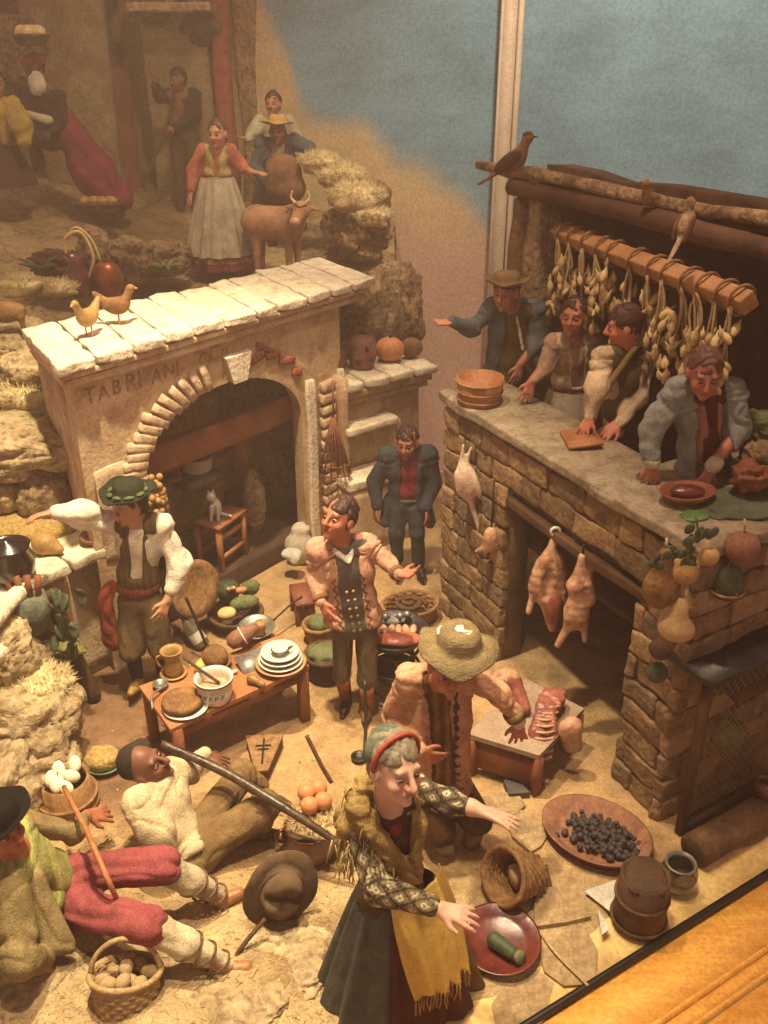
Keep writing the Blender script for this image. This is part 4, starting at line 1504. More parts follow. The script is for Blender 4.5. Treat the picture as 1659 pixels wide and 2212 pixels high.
# shawl: a roll of loose wool round the neck and over the shoulder, with fringe
sw1 = curve([m_ + Rr @ A3(.02, -.08, .10), m_ + Rr @ A3(-.12, -.02, .08), m_ + Rr @ A3(-.11, .09, -.0), m_ + Rr @ A3(-.02, .15, -.20), m_ + Rr @ A3(.06, .16, -.30)], 16)
sw2 = curve([m_ + Rr @ A3(.02, -.08, .10), m_ + Rr @ A3(.12, -.02, .08), m_ + Rr @ A3(.11, .08, -.03), m_ + Rr @ A3(.07, .15, -.26)], 14)
sh = P.wear('shawl', [rc(sw1[i], sw1[i + 1], .05, None, .03) for i in range(15)] + [rc(sw2[i], sw2[i + 1], .042, None, .03) for i in range(13)]
            + [el(m_ + Rr @ A3(-.15, .0, -.06), (.085, .10, .08), Rr, .04)], '#a08448', wr=.022, wf=14)
fr = []
for i in range(90):
    c = sw1[int(RNG.integers(2, 15))] + RNG.normal(0, .025, 3)
    if i % 2:
        c = m_ + Rr @ A3(-.20 + RNG.normal(0, .03), .06 + RNG.normal(0, .03), -.13 + RNG.normal(0, .02))
    d = unit(Rr @ A3(RNG.normal(-.2, .5), .6, -1))
    fr.append(tube(curve([c, c + d * .05 + RNG.normal(0, .008, 3), c + d * .07 + A3(0, 0, -.045)], 5), [.004, .0025], 4))
P.mesh('fringe', merge(fr), '#b29a62', M_cloth, sh)
# skirts
bot = p(846, 2330, .1)
bot[2] = .0
P.mesh('skirt', cone_cloth(PL + A3(0, .0, .05), A3(PL[0] - .03, PL[1] + .02, .005), .14, .31, 110, 26, 11, .026, 3, sy=.85), '#5a605a', M_cloth)
P.mesh('underskirt', cone_cloth(PL + A3(.05, -.03, .0), A3(PL[0] + .10, PL[1] - .02, .0), .13, .29, 100, 24, 9, .03, 5, sy=.8), '#5c3428', M_cloth)
P.mesh('overskirt', cone_cloth(PL + A3(.10, .04, .03), A3(PL[0] + .22, PL[1] + .10, .0), .11, .24, 90, 22, 7, .025, 7, sy=.8), '#7d5b30', M_cloth)
# apron: a curved sheet hanging on the front right of the skirt
ap = []
nA, mA = 26, 34
for i in range(mA):
    f = i / (mA - 1)
    c0 = PL + Rr @ A3(.05, .02, .20)
    cen = c0 * (1 - f) + A3(PL[0] + .10, PL[1] - .02, .40) * f
    rr = .175 + .125 * f + .02 * math.sin(f * 3.1)
    wdt = .95 - .38 * f
    for j in range(nA):
        a_ = -.95 + (j / (nA - 1) - .5) * 2 * wdt
        r2 = rr + .014 * math.sin(j * 1.15 + 2 * f) * (f + .2)
        ap.append(cen + A3(r2 * math.cos(a_) * .98, r2 * math.sin(a_), -.02 * math.sin(j * .9) * f))
ap = np.array(ap)
ii = np.arange(nA * mA).reshape(mA, nA)
Fq = np.stack([ii[:-1, :-1], ii[1:, :-1], ii[1:, 1:], ii[:-1, 1:]], -1).reshape(-1, 4)
apo = P.mesh('apron', (ap, Fq), '#d9b640', M_silk)
sol = apo.modifiers.new('thick', 'SOLIDIFY')
sol.thickness = .006
ed_ = [tube(curve([ap[ii[-1, j]] + A3(0, 0, .0), ap[ii[-1, j]] + A3(.005 * math.sin(j), 0, -.05), ap[ii[-1, j]] + A3(.01 * math.sin(j * 2), 0, -.10)], 5), .004, 4) for j in range(0, nA, 1)]
P.mesh('apron_fringe', merge(ed_), '#a8843a', M_cloth, apo)
# hair and cap
P.hair(0, '#8d8068', .055, .01, .01, fringe=0.)
hc, hR, hk, _, _ = P.heads[0]
LL = lambda x, y, z: hc + hR @ (A3(x, y, z) * hk)
P.wear('cap', [el(LL(0, -.04, .048), A3(.094, .09, .096) * hk, hR, .02), bx(LL(0, .10, .02), A3(.2, .1, .2) * hk, hR @ rotx(-24), .01, .01, None, -1)], '#6a7462', wr=.008)
bp_ = [LL(.091 * math.cos(q), .004 + .012 * math.sin(q), .04 + .095 * math.sin(q)) for q in np.linspace(-.25, math.pi + .25, 26)]
P.mesh('cap_ribbon', tube(bp_, .0105, 8), '#b8401c', M_silk)
shoe(P, A3(PL[0] - .05, PL[1] - .05, .05), A3(PL[0] + .0, PL[1] - .22, .03), 1, .045, '#2a1c14')
P.finish()
# ================================================================ reclining man with the long pipe
q = gz
P = Person('dark skinned man in cream shirt reclining beside the long pole', 3.9, 1., SKIN_D)
P.start(q(390, 1870, .0))
A, B, PL = q(300, 1735, .50), q(378, 1668, .46), q(405, 1842, .12)
hd = q(314, 1655, .60)
P.head(hd, (.80, -.1, .42), (-.35, -.2, 1), sz=1.22, neck=(A + B) / 2)
P.core(A, B, PL, (A + B) / 2 + A3(0, 0, .03))
el1, wr1 = q(372, 1850, .2), q(458, 1812, .22)
P.limb([A, el1, wr1], [.052, .042, .03])
P.hand(wr1, q(510, 1790, .24) - wr1, (0, .2, -1), thumb=1, curl=.3)
el2, wr2 = q(440, 1640, .36), q(448, 1628, .42)
wr2 = q(440, 1632, .42)
P.limb([B, q(415, 1660, .38), wr2], [.05, .042, .03])
P.hand(wr2, q(505, 1648, .36) - wr2, (0, 0, -1), thumb=1, curl=.3)
kn1, an1 = q(520, 1670, .34), q(575, 1725, .06)
kn2, an2 = q(572, 1742, .30), q(540, 1800, .06)
P.limb([q(420, 1815, .14), kn1, an1], [.085, .06, .042])
P.limb([q(430, 1850, .12), kn2, an2], [.085, .06, .042])
P.wear('shirt', [rc(A, q(342, 1800, .36), .085, .10, .04), rc(q(342, 1800, .36), el1, .10, .07, .05), rc(el1, q(425, 1828, .22), .068, .05, .04), rc(B, q(415, 1660, .38), .08, .075, .03), rc(q(415, 1660, .38), wr2, .07, .045, .03)]
       + P.torso(A, B, PL, .02, hips=False), '#cdb88e', wr=.022, wf=6)
P.wear('red_scarf', [rc(hd + A3(-.05, -.06, -.14), hd + A3(.10, -.09, -.16), .05, .046, .03)], '#8c3028', wr=.01)
P.wear('trousers', [el(PL, (.17, .15, .12), None, .05), rc(q(418, 1815, .14), kn1, .105, .09, .03), rc(kn1, q(560, 1700, .2), .088, .07, .03), rc(q(428, 1850, .12), kn2, .11, .095, .03), rc(kn2, q(565, 1775, .15), .09, .07, .03)], '#84683e', wr=.016)
P.wear('cap_cloth', [el(hd + A3(-.07, .0, .03), (.09, .11, .11), None, .03), el(hd + A3(-.03, .06, .09), (.06, .06, .04), None, .03)], '#3a332a', wr=.006)
shoe(P, an1, an1 + A3(.14, -.03, -.02), 1, .042, '#5f4426')
shoe(P, an2, an2 + A3(.15, .02, -.02), 1, .042, '#5f4426')
P.finish()
stick('long_pole', 'long dark pole slanting over the reclining man in cream shirt', [q(348, 1606, .62), q(470, 1660, .5), q(600, 1735, .42), q(752, 1835, .25)], [.022, .028, .026, .02], mk('dark bamboo', '#2a1c12', '#5a4630', rough=.35, scale=12, bump=.4, bscale=30), 'pole')

# ================================================================ reclining man in red breeches
P = Person('reclining man in red breeches and white leggings in the lower left', 3.3, 1., '#a8643c')
P.start(q(150, 1960, .0))
A, B, PL = q(28, 1925, .62), q(48, 1775, .66), q(135, 1925, .2)
hd = q(0, 1790, .88)
P.head(hd, (.85, -.45, .05), (-.2, 0, 1), sz=1.15, neck=(A + B) / 2)
P.core(A, B, PL, (A + B) / 2 + A3(0, 0, .03))
el2, wr2 = q(160, 1800, .42), q(186, 1762, .34)
P.limb([B, el2, wr2], [.05, .042, .032])
P.hand(wr2, q(262, 1752, .24) - wr2, (.2, .5, -.6), thumb=-1, curl=.3, spread=.12, sz=1.1)
el1, wr1 = q(45, 2070, .38), q(98, 2088, .16)
P.limb([A, el1, wr1], [.052, .045, .033])
P.hand(wr1, q(152, 2100, .06) - wr1, (0, 0, -1), thumb=1, curl=.35, sz=1.1)
h1, h2 = q(165, 1890, .26), q(172, 1965, .24)
kn1, an1 = q(352, 1872, .45), q(478, 1938, .08)
kn2, an2 = q(322, 1998, .42), q(488, 2086, .09)
P.limb([h1, kn1, an1], [.085, .06, .042])
P.limb([h2, kn2, an2], [.085, .06, .042])
P.wear('breeches', [el(PL + A3(.03, 0, .04), (.15, .16, .14), None, .05), rc(h1, kn1, .11, .105, .03), rc(h2, kn2, .11, .10, .03)], '#984448', wr=.02, wf=7)
def bands(V, C):
    return C
for kn, an in ((kn1, an1), (kn2, an2)):
    lg = P.wear('legging', [rc(kn + (an - kn) * .12, kn + (an - kn) * .45, .082, .078, .03), rc(kn + (an - kn) * .45, an, .078, .05, .03)], '#cfc09a', wr=.012)
    for j, f in enumerate((.5, .6, .7, .8, .9)):
        ax = unit(an - kn)
        c = kn + (an - kn) * f
        rr = np.interp(f, [.45, 1], [.084, .058])
        Rz = zto(unit(ax + A3(.15, .1, .3) * (1 if j % 2 else -1)))
        P.mesh('lacing', tube([c + Rz @ A3(rr * math.cos(a_), rr * math.sin(a_), 0) for a_ in np.linspace(0, 6.28, 22)], .006, 5), '#6d4f2c', M_leather, lg)
    P.wear('sandal', [rc(an + A3(0, 0, -.03), an + unit((an - kn) * A3(1, 1, 0)) * .10 + A3(0, 0, -.025), .05, .042, .02)], '#a8713a', M_leather, wr=.002)
P.wear('shirt', P.torso(A + (B - A) * .15, B - (B - A) * .1, PL, .02), '#8c8a48', wr=.01, paint=lambda V, C: C * (1 + .5 * (np.sin(V[:, 0] * 60 + V[:, 1] * 30) > .5))[:, None])
P.wear('sash', [rc(q(110, 1870, .34), q(98, 1950, .32), .10, .10, .05)], '#98a04a', wr=.008, paint=lambda V, C: C * (1 - .35 * (np.sin((V @ unit(PL - (A + B) / 2)) * 190) > .4))[:, None])
P.wear('jacket', [rc(B, el2, .08, .075, .03), rc(el2, wr2 + (el2 - wr2) * .3, .075, .06, .03), rc(A, el1, .095, .09, .04), rc(el1, wr1 + (el1 - wr1) * .25, .088, .066, .03),
                  rc(q(70, 1900, .52), q(120, 2030, .26), .09, .07, .05), rc(q(95, 1950, .42), q(150, 2040, .22), .06, .05, .04), rc(q(5, 1850, .6), q(5, 2000, .4), .12, .11, .06)], '#8f7c4c', wr=.018, wf=6)
P.hair(0, '#2a1c14', .04, .03)
hR = P.heads[0][1]
P.mesh('hat', hat_mesh(hd + hR @ A3(0, 0, .075), hR, .11, .1, .17, .04, .015, 3), '#1c1815', M_cloth)
P.finish()
stick('walking_stick', 'brown walking stick lying against the red breeches', [q(138, 1700, .5), q(190, 1800, .62), q(232, 1900, .55), q(262, 1962, .3)], [.013, .015, .012], M_wood)

# ================================================================ butcher people behind the counter
UF = .96


def upper(label, Y, **kw):
    return Person(label, Y, 1.0, kw.pop('skin', SKIN), res=kw.pop('res', .0095))


P = upper('man in blue coat and brown hat stretching his arm from the butcher counter', 6.85, skin='#b5714e')
p = P.p
P.start(A3(1.05, 6.8, UF))
A, B, PL = p(1066, 668), p(1150, 668, .05), p(1090, 815, .1)
P.head(p(1093, 633, -.08), (-.45, -.85, -.1), sz=1.12, neck=(A + B) / 2)
P.core(A, B, PL, (A + B) / 2 + A3(0, 0, .04))
el1, wr1 = p(1018, 710, -.08), p(978, 694, -.22)
P.limb([A, el1, wr1], [.05, .042, .03])
P.hand(wr1, p(935, 700, -.28) - wr1, (0, -.2, 1), thumb=-1, curl=.3)
el2, wr2 = p(1164, 735, .0), p(1124, 786, -.1)
P.limb([B, el2, wr2], [.05, .042, .03])
P.hand(wr2, p(1110, 840, -.15) - wr2, (-.3, .6, -.2), thumb=-1, curl=.25, spread=.2)
P.limb([PL, PL + A3(.02, .05, -.6), A3(1.05, 6.85, UF + .04)], [.11, .1, .09])
P.wear('coat', [rc(A, el1, .075, .07, .03), rc(el1, wr1, .07, .05, .03), rc(B, el2, .078, .072, .03), rc(el2, wr2, .072, .052, .03)] + P.torso(A, B, PL, .035)
       + [rc(PL, PL + A3(.05, .1, -.35), .16, .14, .05), P.slit(A, B, PL, .085, -.6, 1.1, .0, 4)], '#5d6a6c', wr=.014)
P.wear('waistcoat', P.torso(A + (B - A) * .1, B - (B - A) * .1, PL, .015), '#6d5c34', wr=.008)
m_, h_, Rr, _ = P.tframe(A, B, PL)
P.wear('neck_cloth', [rc(m_ + Rr @ A3(.0, .10, -.02), m_ + Rr @ A3(.07, .14, -.26), .028, .034, .02, flat=(Rr[:, 1], .4))], '#e0d2b4', wr=.005)
hc, hR, _, _, _ = P.heads[0]
P.hair(0, '#3a2418', .04, .02)
P.mesh('hat', hat_mesh(hc + hR @ A3(0, -.01, .075), hR @ rotx(8), .10, .085, .165, .03, .015, 1), '#8a6c42', M_straw)
P.finish()

P = upper('woman in white apron and dark cap second behind the butcher counter', 6.4, skin='#b06a4c')
p = P.p
P.start(A3(1.27, 6.4, UF))
A, B, PL = p(1198, 742), p(1282, 738, .06), p(1235, 850, .1)
P.head(p(1240, 686, -.05), (-.4, -.9, .0), sz=1.12, neck=(A + B) / 2)
P.core(A, B, PL, (A + B) / 2 + A3(0, 0, .04))
el1, wr1 = p(1178, 790, -.06), p(1150, 822, -.16)
P.limb([A, el1, wr1], [.05, .042, .03])
P.hand(wr1, p(1134, 868, -.2) - wr1, (-.2, .7, -.3), thumb=-1, curl=.25, spread=.2)
el2, wr2 = p(1305, 790, .0), p(1290, 850, -.1)
P.limb([B, el2, wr2], [.05, .042, .03])
P.hand(wr2, (-.2, -.3, -1), (-.6, .3, 0), thumb=1, curl=.3)
P.wear('blouse', [rc(A, el1, .075, .07, .03), rc(el1, wr1, .068, .046, .03), rc(B, el2, .075, .07, .03), rc(el2, wr2, .068, .05, .03)] + P.torso(A, B, PL, .02), '#a98a6c', wr=.014)
P.wear('bodice', P.torso(A + (B - A) * .15, B - (B - A) * .15, PL, .035, hips=False) + [P.slit(A, B, PL, .035, .3, 1.2, .05)], '#c2b08a', wr=.008)
P.mesh('skirt', cone_cloth(PL + A3(0, 0, .06), A3(PL[0], PL[1], UF), .15, .3, 80, 20, 9, .02, 4), '#7a3a34')
P.mesh('apron', cone_cloth(PL + A3(-.02, -.03, .06), A3(PL[0] - .02, PL[1] - .05, UF + .1), .16, .29, 50, 20, 9, .022, 6, a0=math.pi * 1.02, a1=math.pi * 1.9), '#b9ac90')
P.hair(0, '#3a2016', .05, .02)
P.wear('cap', [el(hc * 0 + P.heads[0][0] + P.heads[0][1] @ A3(0, -.035, .06), A3(.098, .098, .085), P.heads[0][1], .02)], '#5c3a38', wr=.01)
P.finish()

P = upper('man in cream shirt and brown cap seen from behind at the butcher counter', 5.8, skin='#c8744e')
p = P.p
P.start(A3(1.5, 5.8, UF))
A, B, PL = p(1302, 770, -.05), p(1384, 772, .12), p(1352, 915, .1)
P.head(p(1350, 706, .0), (-.88, .15, -.2), sz=1.12, neck=(A + B) / 2)
P.core(A, B, PL, (A + B) / 2 + A3(0, 0, .04))
el2, wr2 = p(1374, 858, .0), p(1336, 914, -.14)
P.limb([B, el2, wr2], [.05, .042, .03])
P.hand(wr2, p(1286, 952, -.24) - wr2, (-.4, .2, -.8), thumb=1, curl=.45, sz=1.1)
el1, wr1 = p(1290, 840, -.15), p(1275, 900, -.2)
P.limb([A, el1, wr1], [.05, .042, .03])
P.hand(wr1, (-.4, -.3, -.8), (.2, .4, -.5), thumb=1, curl=.4)
P.wear('shirt', [rc(A, el1, .075, .08, .03), rc(el1, wr1, .075, .05, .03), rc(B, el2, .08, .085, .03), rc(el2, wr2, .08, .05, .03)] + P.torso(A, B, PL, .02), '#d8c094', wr=.016)
P.wear('waistcoat', P.torso(A + (B - A) * .18, B - (B - A) * .25, PL, .04, hips=False), '#6a5830', wr=.01)
P.wear('crossed_strap', [rc(p(1372, 752, -.05), p(1300, 850, -.18), .028, .028, .02)], '#8a7440', wr=.006)
P.wear('trousers', [el(PL, (.16, .13, .14), None, .05), rc(PL, A3(PL[0], PL[1], UF + .1), .15, .13, .05)], '#4c4322', wr=.014)
P.hair(0, '#4a2618', .03, .0)
hc, hR, _, _, _ = P.heads[0]
P.wear('cap', [el(hc + hR @ A3(0, -.03, .055), A3(.104, .108, .09), hR, .02), rc(hc + hR @ A3(-.09, .02, .02), hc + hR @ A3(.09, .02, .02), .02, None, .02)], '#552c1e', wr=.014)
P.finish()

P = upper('man in pale grey coat leaning on the butcher counter with both hands', 5.0, skin='#b0684a', res=.0085)
p = P.p
P.start(A3(1.86, 5.0, UF))
A, B, PL = p(1466, 845), p(1578, 848, .06), p(1520, 1010, .14)
P.head(p(1522, 806, -.1), (-.1, -.85, -.35), sz=1.15, neck=(A + B) / 2)
P.core(A, B, PL, (A + B) / 2 + A3(0, 0, .03))
el1, wr1 = p(1404, 930, -.02), p(1408, 1000, -.08)
P.limb([A, el1, wr1], [.052, .044, .032])
P.hand(wr1, p(1412, 1055, -.12) - wr1, (0, .8, -.5), thumb=-1, curl=.4)
el2, wr2 = p(1598, 930, .0), p(1538, 1008, -.12)
P.limb([B, el2, wr2], [.052, .044, .032])
P.hand(wr2, p(1512, 1058, -.16) - wr2, (-.2, .7, -.5), thumb=1, curl=.5)
P.wear('coat', [rc(A, el1, .085, .082, .03), rc(el1, p(1407, 985, -.07), .08, .06, .03), rc(B, el2, .085, .082, .03), rc(el2, p(1548, 996, -.1), .08, .058, .03)] + P.torso(A, B, PL, .04)
       + [P.slit(A, B, PL, .075, -.6, 1.1, .0)], '#8d958c', wr=.016)
P.wear('cuff', [rc(p(1407, 982, -.07), p(1408, 996, -.08), .056, None, .02)], '#dccfae', wr=.006)
P.wear('cuff', [rc(p(1546, 998, -.1), p(1540, 1006, -.12), .054, None, .02)], '#dccfae', wr=.006)
P.wear('shirt', P.torso(A + (B - A) * .15, B - (B - A) * .15, PL, .01), '#b07866', wr=.01)
P.wear('waistcoat', P.torso(A + (B - A) * .2, B - (B - A) * .2, PL, .022, .55, hips=False), '#5e2416', wr=.008)
P.wear('apron', [rc(PL, A3(PL[0], PL[1], UF + .1), .16, .15, .05)], '#6a4a2c', wr=.014)
P.hair(0, '#6a4230', .04, .01)
P.finish()

# ================================================================ terrace people
P = Person('woman in cream apron and pink sleeves standing on the terrace beside the calf', 9.9, .98, '#c08058', res=.011)
p = P.p
P.start(p(470, 572))
A, B, PL = p(440, 327), p(500, 327), p(471, 392, .02)
P.head(p(470, 290, -.06), (-.25, -.9, -.1), sz=1.15, neck=(A + B) / 2)
P.core(A, B, PL, (A + B) / 2 + A3(0, 0, .05))
el1, wr1 = p(420, 372, .0), p(414, 410, -.06)
P.limb([A, el1, wr1], [.05, .04, .03])
P.hand(wr1, (-.25, -.3, -.9), (.5, .4, 0), thumb=-1, curl=.2)
el2, wr2 = p(525, 362, .0), p(545, 372, -.12)
P.limb([B, el2, wr2], [.05, .04, .03])
P.hand(wr2, (.8, -.4, .0), (0, 0, -1), thumb=1, curl=.3)
P.wear('blouse', [rc(A, el1, .08, .085, .03), rc(el1, wr1, .08, .05, .03), rc(B, el2, .08, .08, .03), rc(el2, wr2, .075, .045, .03)] + P.torso(A, B, PL, .012), '#b8664a', wr=.016)
P.wear('kerchief', P.torso(A + (B - A) * .1, B - (B - A) * .1, PL, .03, hips=False) + [P.slit(A, B, PL, .02, .35, 1.2, .06)], '#b8a468', wr=.01)
zb = p(470, 572)[2]
P.mesh('skirt', cone_cloth(PL + A3(0, 0, .04), A3(PL[0], PL[1], zb), .15, .37, 90, 22, 11, .025, 2), '#7d3438')
P.mesh('skirt_band', cone_cloth(A3(PL[0], PL[1], zb + .14), A3(PL[0], PL[1], zb + .075), .342, .362, 90, 5, 11, .025, 2), '#b06a3a')
P.mesh('apron', cone_cloth(PL + A3(0, -.02, .05), A3(PL[0] - .01, PL[1] - .03, zb + .14), .16, .36, 70, 24, 13, .022, 8, a0=math.pi * .95, a1=math.pi * 2.05), '#b3a88c')
P.wear('apron_tie', [el(PL + A3(0, -.02, .05), (.155, .13, .02), None, .02)], '#c4b27c', wr=.006)
P.hair(0, '#4f3420', .05, .03)
P.finish()

P = Person('man in yellow hat and blue coat carrying a brown sack on the terrace', 10.7, .98, '#8a5434', res=.012)
p = P.p
P.start(A3(p(600, 500)[0], 10.7, 2.1))
A, B, PL = p(568, 312), p(636, 306), p(602, 395, .05)
P.head(p(600, 284, -.1), (-.05, -.95, -.1), sz=1.15, neck=(A + B) / 2)
P.core(A, B, PL, (A + B) / 2 + A3(0, 0, .05))
el1, wr1 = p(550, 362, -.05), p(575, 395, -.2)
el2, wr2 = p(668, 322, -.05), p(676, 345, -.2)
P.limb([A, el1, wr1], [.05, .04, .03])
P.hand(wr1, (.8, -.4, -.2), (0, .5, -.5), curl=.5)
P.limb([B, el2, wr2], [.05, .04, .03])
P.hand(wr2, (-.1, -.6, -.6), (-.5, .5, 0), curl=.4)
P.wear('coat', [rc(A, el1, .085, .08, .03), rc(el1, wr1, .08, .05, .03), rc(B, el2, .085, .08, .03), rc(el2, wr2, .08, .05, .03)] + P.torso(A, B, PL, .03) + [P.slit(A, B, PL, .06, -.5, 1.1, .0)], '#4d5a63', wr=.016)
P.wear('waistcoat', P.torso(A + (B - A) * .15, B - (B - A) * .15, PL, .015), '#b5a884', wr=.01)
P.wear('breeches', [el(PL, (.17, .14, .14), None, .05), rc(PL + A3(-.08, 0, -.05), A3(PL[0] - .1, PL[1], 2.1), .1, .06, .04), rc(PL + A3(.08, 0, -.05), A3(PL[0] + .1, PL[1], 2.1), .1, .06, .04)], '#6b4a2c', wr=.014)
hc, hR, _, _, _ = P.heads[0]
P.mesh('hat', hat_mesh(hc + hR @ A3(0, 0, .08), hR @ rotx(10), .10, .09, .19, .02, .015, 1), '#b9903c', M_straw)
P.finish()
sk = sdf([el(at(612, 372, 10.45), (.2, .14, .2), None, .05), el(at(618, 405, 10.45), (.22, .15, .16), None, .05)], .014, .014)
single('leather_sack', 'large brown leather sack carried by the man in the yellow hat', 'sack', sk, mk('brown hide', '#5d3b1e', '#8a5f34', rough=.75, scale=5, bump=.5))

P = Person('woman with raised arm in white blouse behind the yellow hatted man', 11.3, .98, '#a86a48', res=.012)
p = P.p
P.start(A3(p(592, 480)[0], 11.3, 2.2))
A, B, PL = p(562, 262), p(622, 262), p(592, 335, .02)
P.head(p(590, 226, -.04), (-.2, -.95, .0), sz=1.1, neck=(A + B) / 2)
P.core(A, B, PL, (A + B) / 2 + A3(0, 0, .05))
el1, wr1 = p(548, 284, -.1), p(536, 298, -.2)
P.limb([A, el1, wr1], [.05, .04, .03])
P.hand(wr1, (-.7, -.3, .0), (0, 0, 1), curl=.3)
el2, wr2 = p(640, 300, .0), p(636, 330, -.1)
P.limb([B, el2, wr2], [.05, .04, .03])
P.hand(wr2, (-.3, -.3, -.8), (-.5, .5, 0), curl=.4)
P.wear('blouse', [rc(A, el1, .09, .09, .03), rc(el1, wr1, .08, .05, .03), rc(B, el2, .09, .09, .03), rc(el2, wr2, .08, .05, .03)] + P.torso(A, B, PL, .015), '#b0a888', wr=.018)
P.mesh('skirt', cone_cloth(PL, A3(PL[0], PL[1], 2.2), .15, .34, 60, 16, 9, .02, 2), '#4d4a40')
P.hair(0, '#3a2418', .05, .03)
P.finish()

P = Person('man with a long staff and tan waistcoat standing before the ruined house', 11.7, .95, '#7a4a30', res=.013)
p = P.p
P.start(A3(p(392, 400)[0], 11.7, 2.35))
A, B, PL = p(366, 205), p(418, 208, .05), p(395, 285, .05)
P.head(p(384, 174, -.04), (-.6, -.75, -.1), sz=1.1, neck=(A + B) / 2)
P.core(A, B, PL, (A + B) / 2 + A3(0, 0, .04))
el1, wr1 = p(346, 210, -.05), p(336, 184, -.12)
P.limb([A, el1, wr1], [.05, .042, .03])
P.hand(wr1, (-.05, -.2, 1), (0, -.9, 0), curl=.2, spread=.3)
el2, wr2 = p(420, 250, -.05), p(378, 272, -.18)
P.limb([B, el2, wr2], [.05, .042, .03])
P.hand(wr2, (-.7, -.3, -.3), (0, .5, -.5), curl=.7)
P.wear('coat', [rc(A, el1, .085, .08, .03), rc(el1, wr1, .08, .055, .03), rc(B, el2, .09, .09, .03), rc(el2, wr2, .085, .055, .03)] + P.torso(A, B, PL, .025), '#3a3024', wr=.016)
P.wear('waistcoat', P.torso(A + (B - A) * .1, B - (B - A) * .35, PL, .045, .8, hips=False), '#8a5a2c', wr=.01)
P.wear('breeches', [el(PL, (.17, .14, .14), None, .05), rc(PL + A3(-.08, 0, -.05), A3(PL[0] - .1, PL[1], 2.35), .1, .06, .04), rc(PL + A3(.08, 0, -.05), A3(PL[0] + .1, PL[1], 2.35), .1, .06, .04)], '#5a452c', wr=.014)
P.hair(0, '#2a1c14', .04, .03)
P.finish()
stick('shepherd_staff', 'long wooden staff held by the man before the ruined house', [at(378, 180, 11.5), at(362, 262, 11.5), at(338, 330, 11.45), at(308, 405, 11.4)], .018, M_woodd, 'staff')

P = Person('dark figure in crimson turban and long magenta cloak on the far left terrace', 10.9, 1., '#3a2418', res=.012)
p = P.p
P.start(p(230, 440))
A, B, PL = p(66, 200), p(126, 212), p(112, 300, .05)
P.head(p(76, 150, -.02), (.3, -.9, -.2), sz=1.15, neck=(A + B) / 2)
P.core(A, B, PL, (A + B) / 2 + A3(0, 0, .04))
el1, wr1 = p(52, 250, -.1), p(72, 285, -.22)
P.limb([A, el1, wr1], [.05, .042, .03])
P.hand(wr1, (.6, -.4, -.2), (0, .5, -.5), curl=.5)
el2, wr2 = p(132, 262, -.1), p(110, 285, -.22)
P.limb([B, el2, wr2], [.05, .042, .03])
P.hand(wr2, (-.6, -.4, -.2), (0, .5, -.5), curl=.5)
P.wear('tunic', [rc(A, el1, .085, .08, .03), rc(el1, wr1, .08, .05, .03), rc(B, el2, .085, .08, .03), rc(el2, wr2, .08, .05, .03)] + P.torso(A, B, PL, .02), '#3a2a24', wr=.016)
P.wear('beard_cloth', [el(p(78, 180, -.12), (.11, .07, .13), None, .04)], '#c8c0a4', wr=.02, wf=12)
P.wear('sash', [rc(p(62, 248, -.14), p(105, 262, -.14), .06, .06, .04)], '#bfb08c', wr=.012)
P.wear('turban', [el(p(70, 134, -.02), (.14, .13, .10), None, .03)], '#7a1f22', wr=.02, wf=12)
P.wear('cloak', [rc(p(122, 218, .0), p(160, 300, -.02), .10, .18, .06), rc(p(160, 300, -.02), p(205, 375, -.05), .18, .27, .06), rc(p(205, 375, -.05), p(240, 425, -.1), .27, .24, .06)], '#7a1c3a', wr=.045, wf=4.5, wdir=(.5, 0, -1), res=.018)
P.finish()

P = Person('figure in yellow draped mantle at the far left edge of the terrace', 10.6, 1., '#a06a48', res=.014)
p = P.p
P.start(p(5, 400))
A, B, PL = p(-40, 225), p(24, 225), p(-5, 300, .05)
P.head(p(-10, 180, -.02), (.5, -.8, -.2), sz=1.1, neck=(A + B) / 2)
P.core(A, B, PL, (A + B) / 2 + A3(0, 0, .04))
P.wear('mantle', P.torso(A, B, PL, .03) + [rc(B, p(48, 270, -.1), .1, .13, .05), rc(p(48, 270, -.1), p(52, 305, -.15), .13, .1, .05), rc(p(0, 250), p(10, 300), .15, .12, .05)], '#b59a34', wr=.03, wf=6)
P.mesh('skirt', cone_cloth(PL, A3(PL[0], PL[1], p(5, 400)[2]), .15, .34, 60, 16, 9, .02, 2), '#4f3a34')
P.hair(0, '#3a2418', .05, .03)
P.finish()
# ---------------------------------------------------------------- materials of the props
M_terra = mk('terracotta', '#744632', '#9a6848', rough=.8, scale=6, bump=.4, bscale=30, spots=(9, '#5c3422', .5))
M_glazer = mk('red glazed clay', '#4a1710', '#74281a', rough=.3, scale=5, bump=.1, spec=.6, coat=.3)
M_copper = mk('copper', '#8a3a1c', '#b5602c', rough=.35, scale=6, bump=.15, metal=.7)
M_iron = mk('black iron', '#120e0c', '#2c2420', rough=.45, scale=9, bump=.3, spec=.5)
M_grey = mk('tarnished tin', '#6d6a64', '#98948a', rough=.4, scale=8, bump=.15, metal=.5)
M_china = mk('white glazed china', '#c4bfb0', '#dedacd', speck=.05, rough=.25, scale=4, bump=.05, spec=.55)
M_wick = mk('wicker', '#6d4c26', '#a87c42', rough=.8, scale=20, bump=.6, bscale=60)
M_wickd = mk('dark wicker', '#3f2a16', '#6e4e2a', rough=.85, scale=20, bump=.6, bscale=60)
M_egg = mk('eggshell', '#d9cba4', '#efe6c8', speck=.05, rough=.45, scale=6, bump=.05)
M_orange = mk('orange peel', '#c0703a', '#d98e52', rough=.5, scale=8, bump=.3, bscale=90)
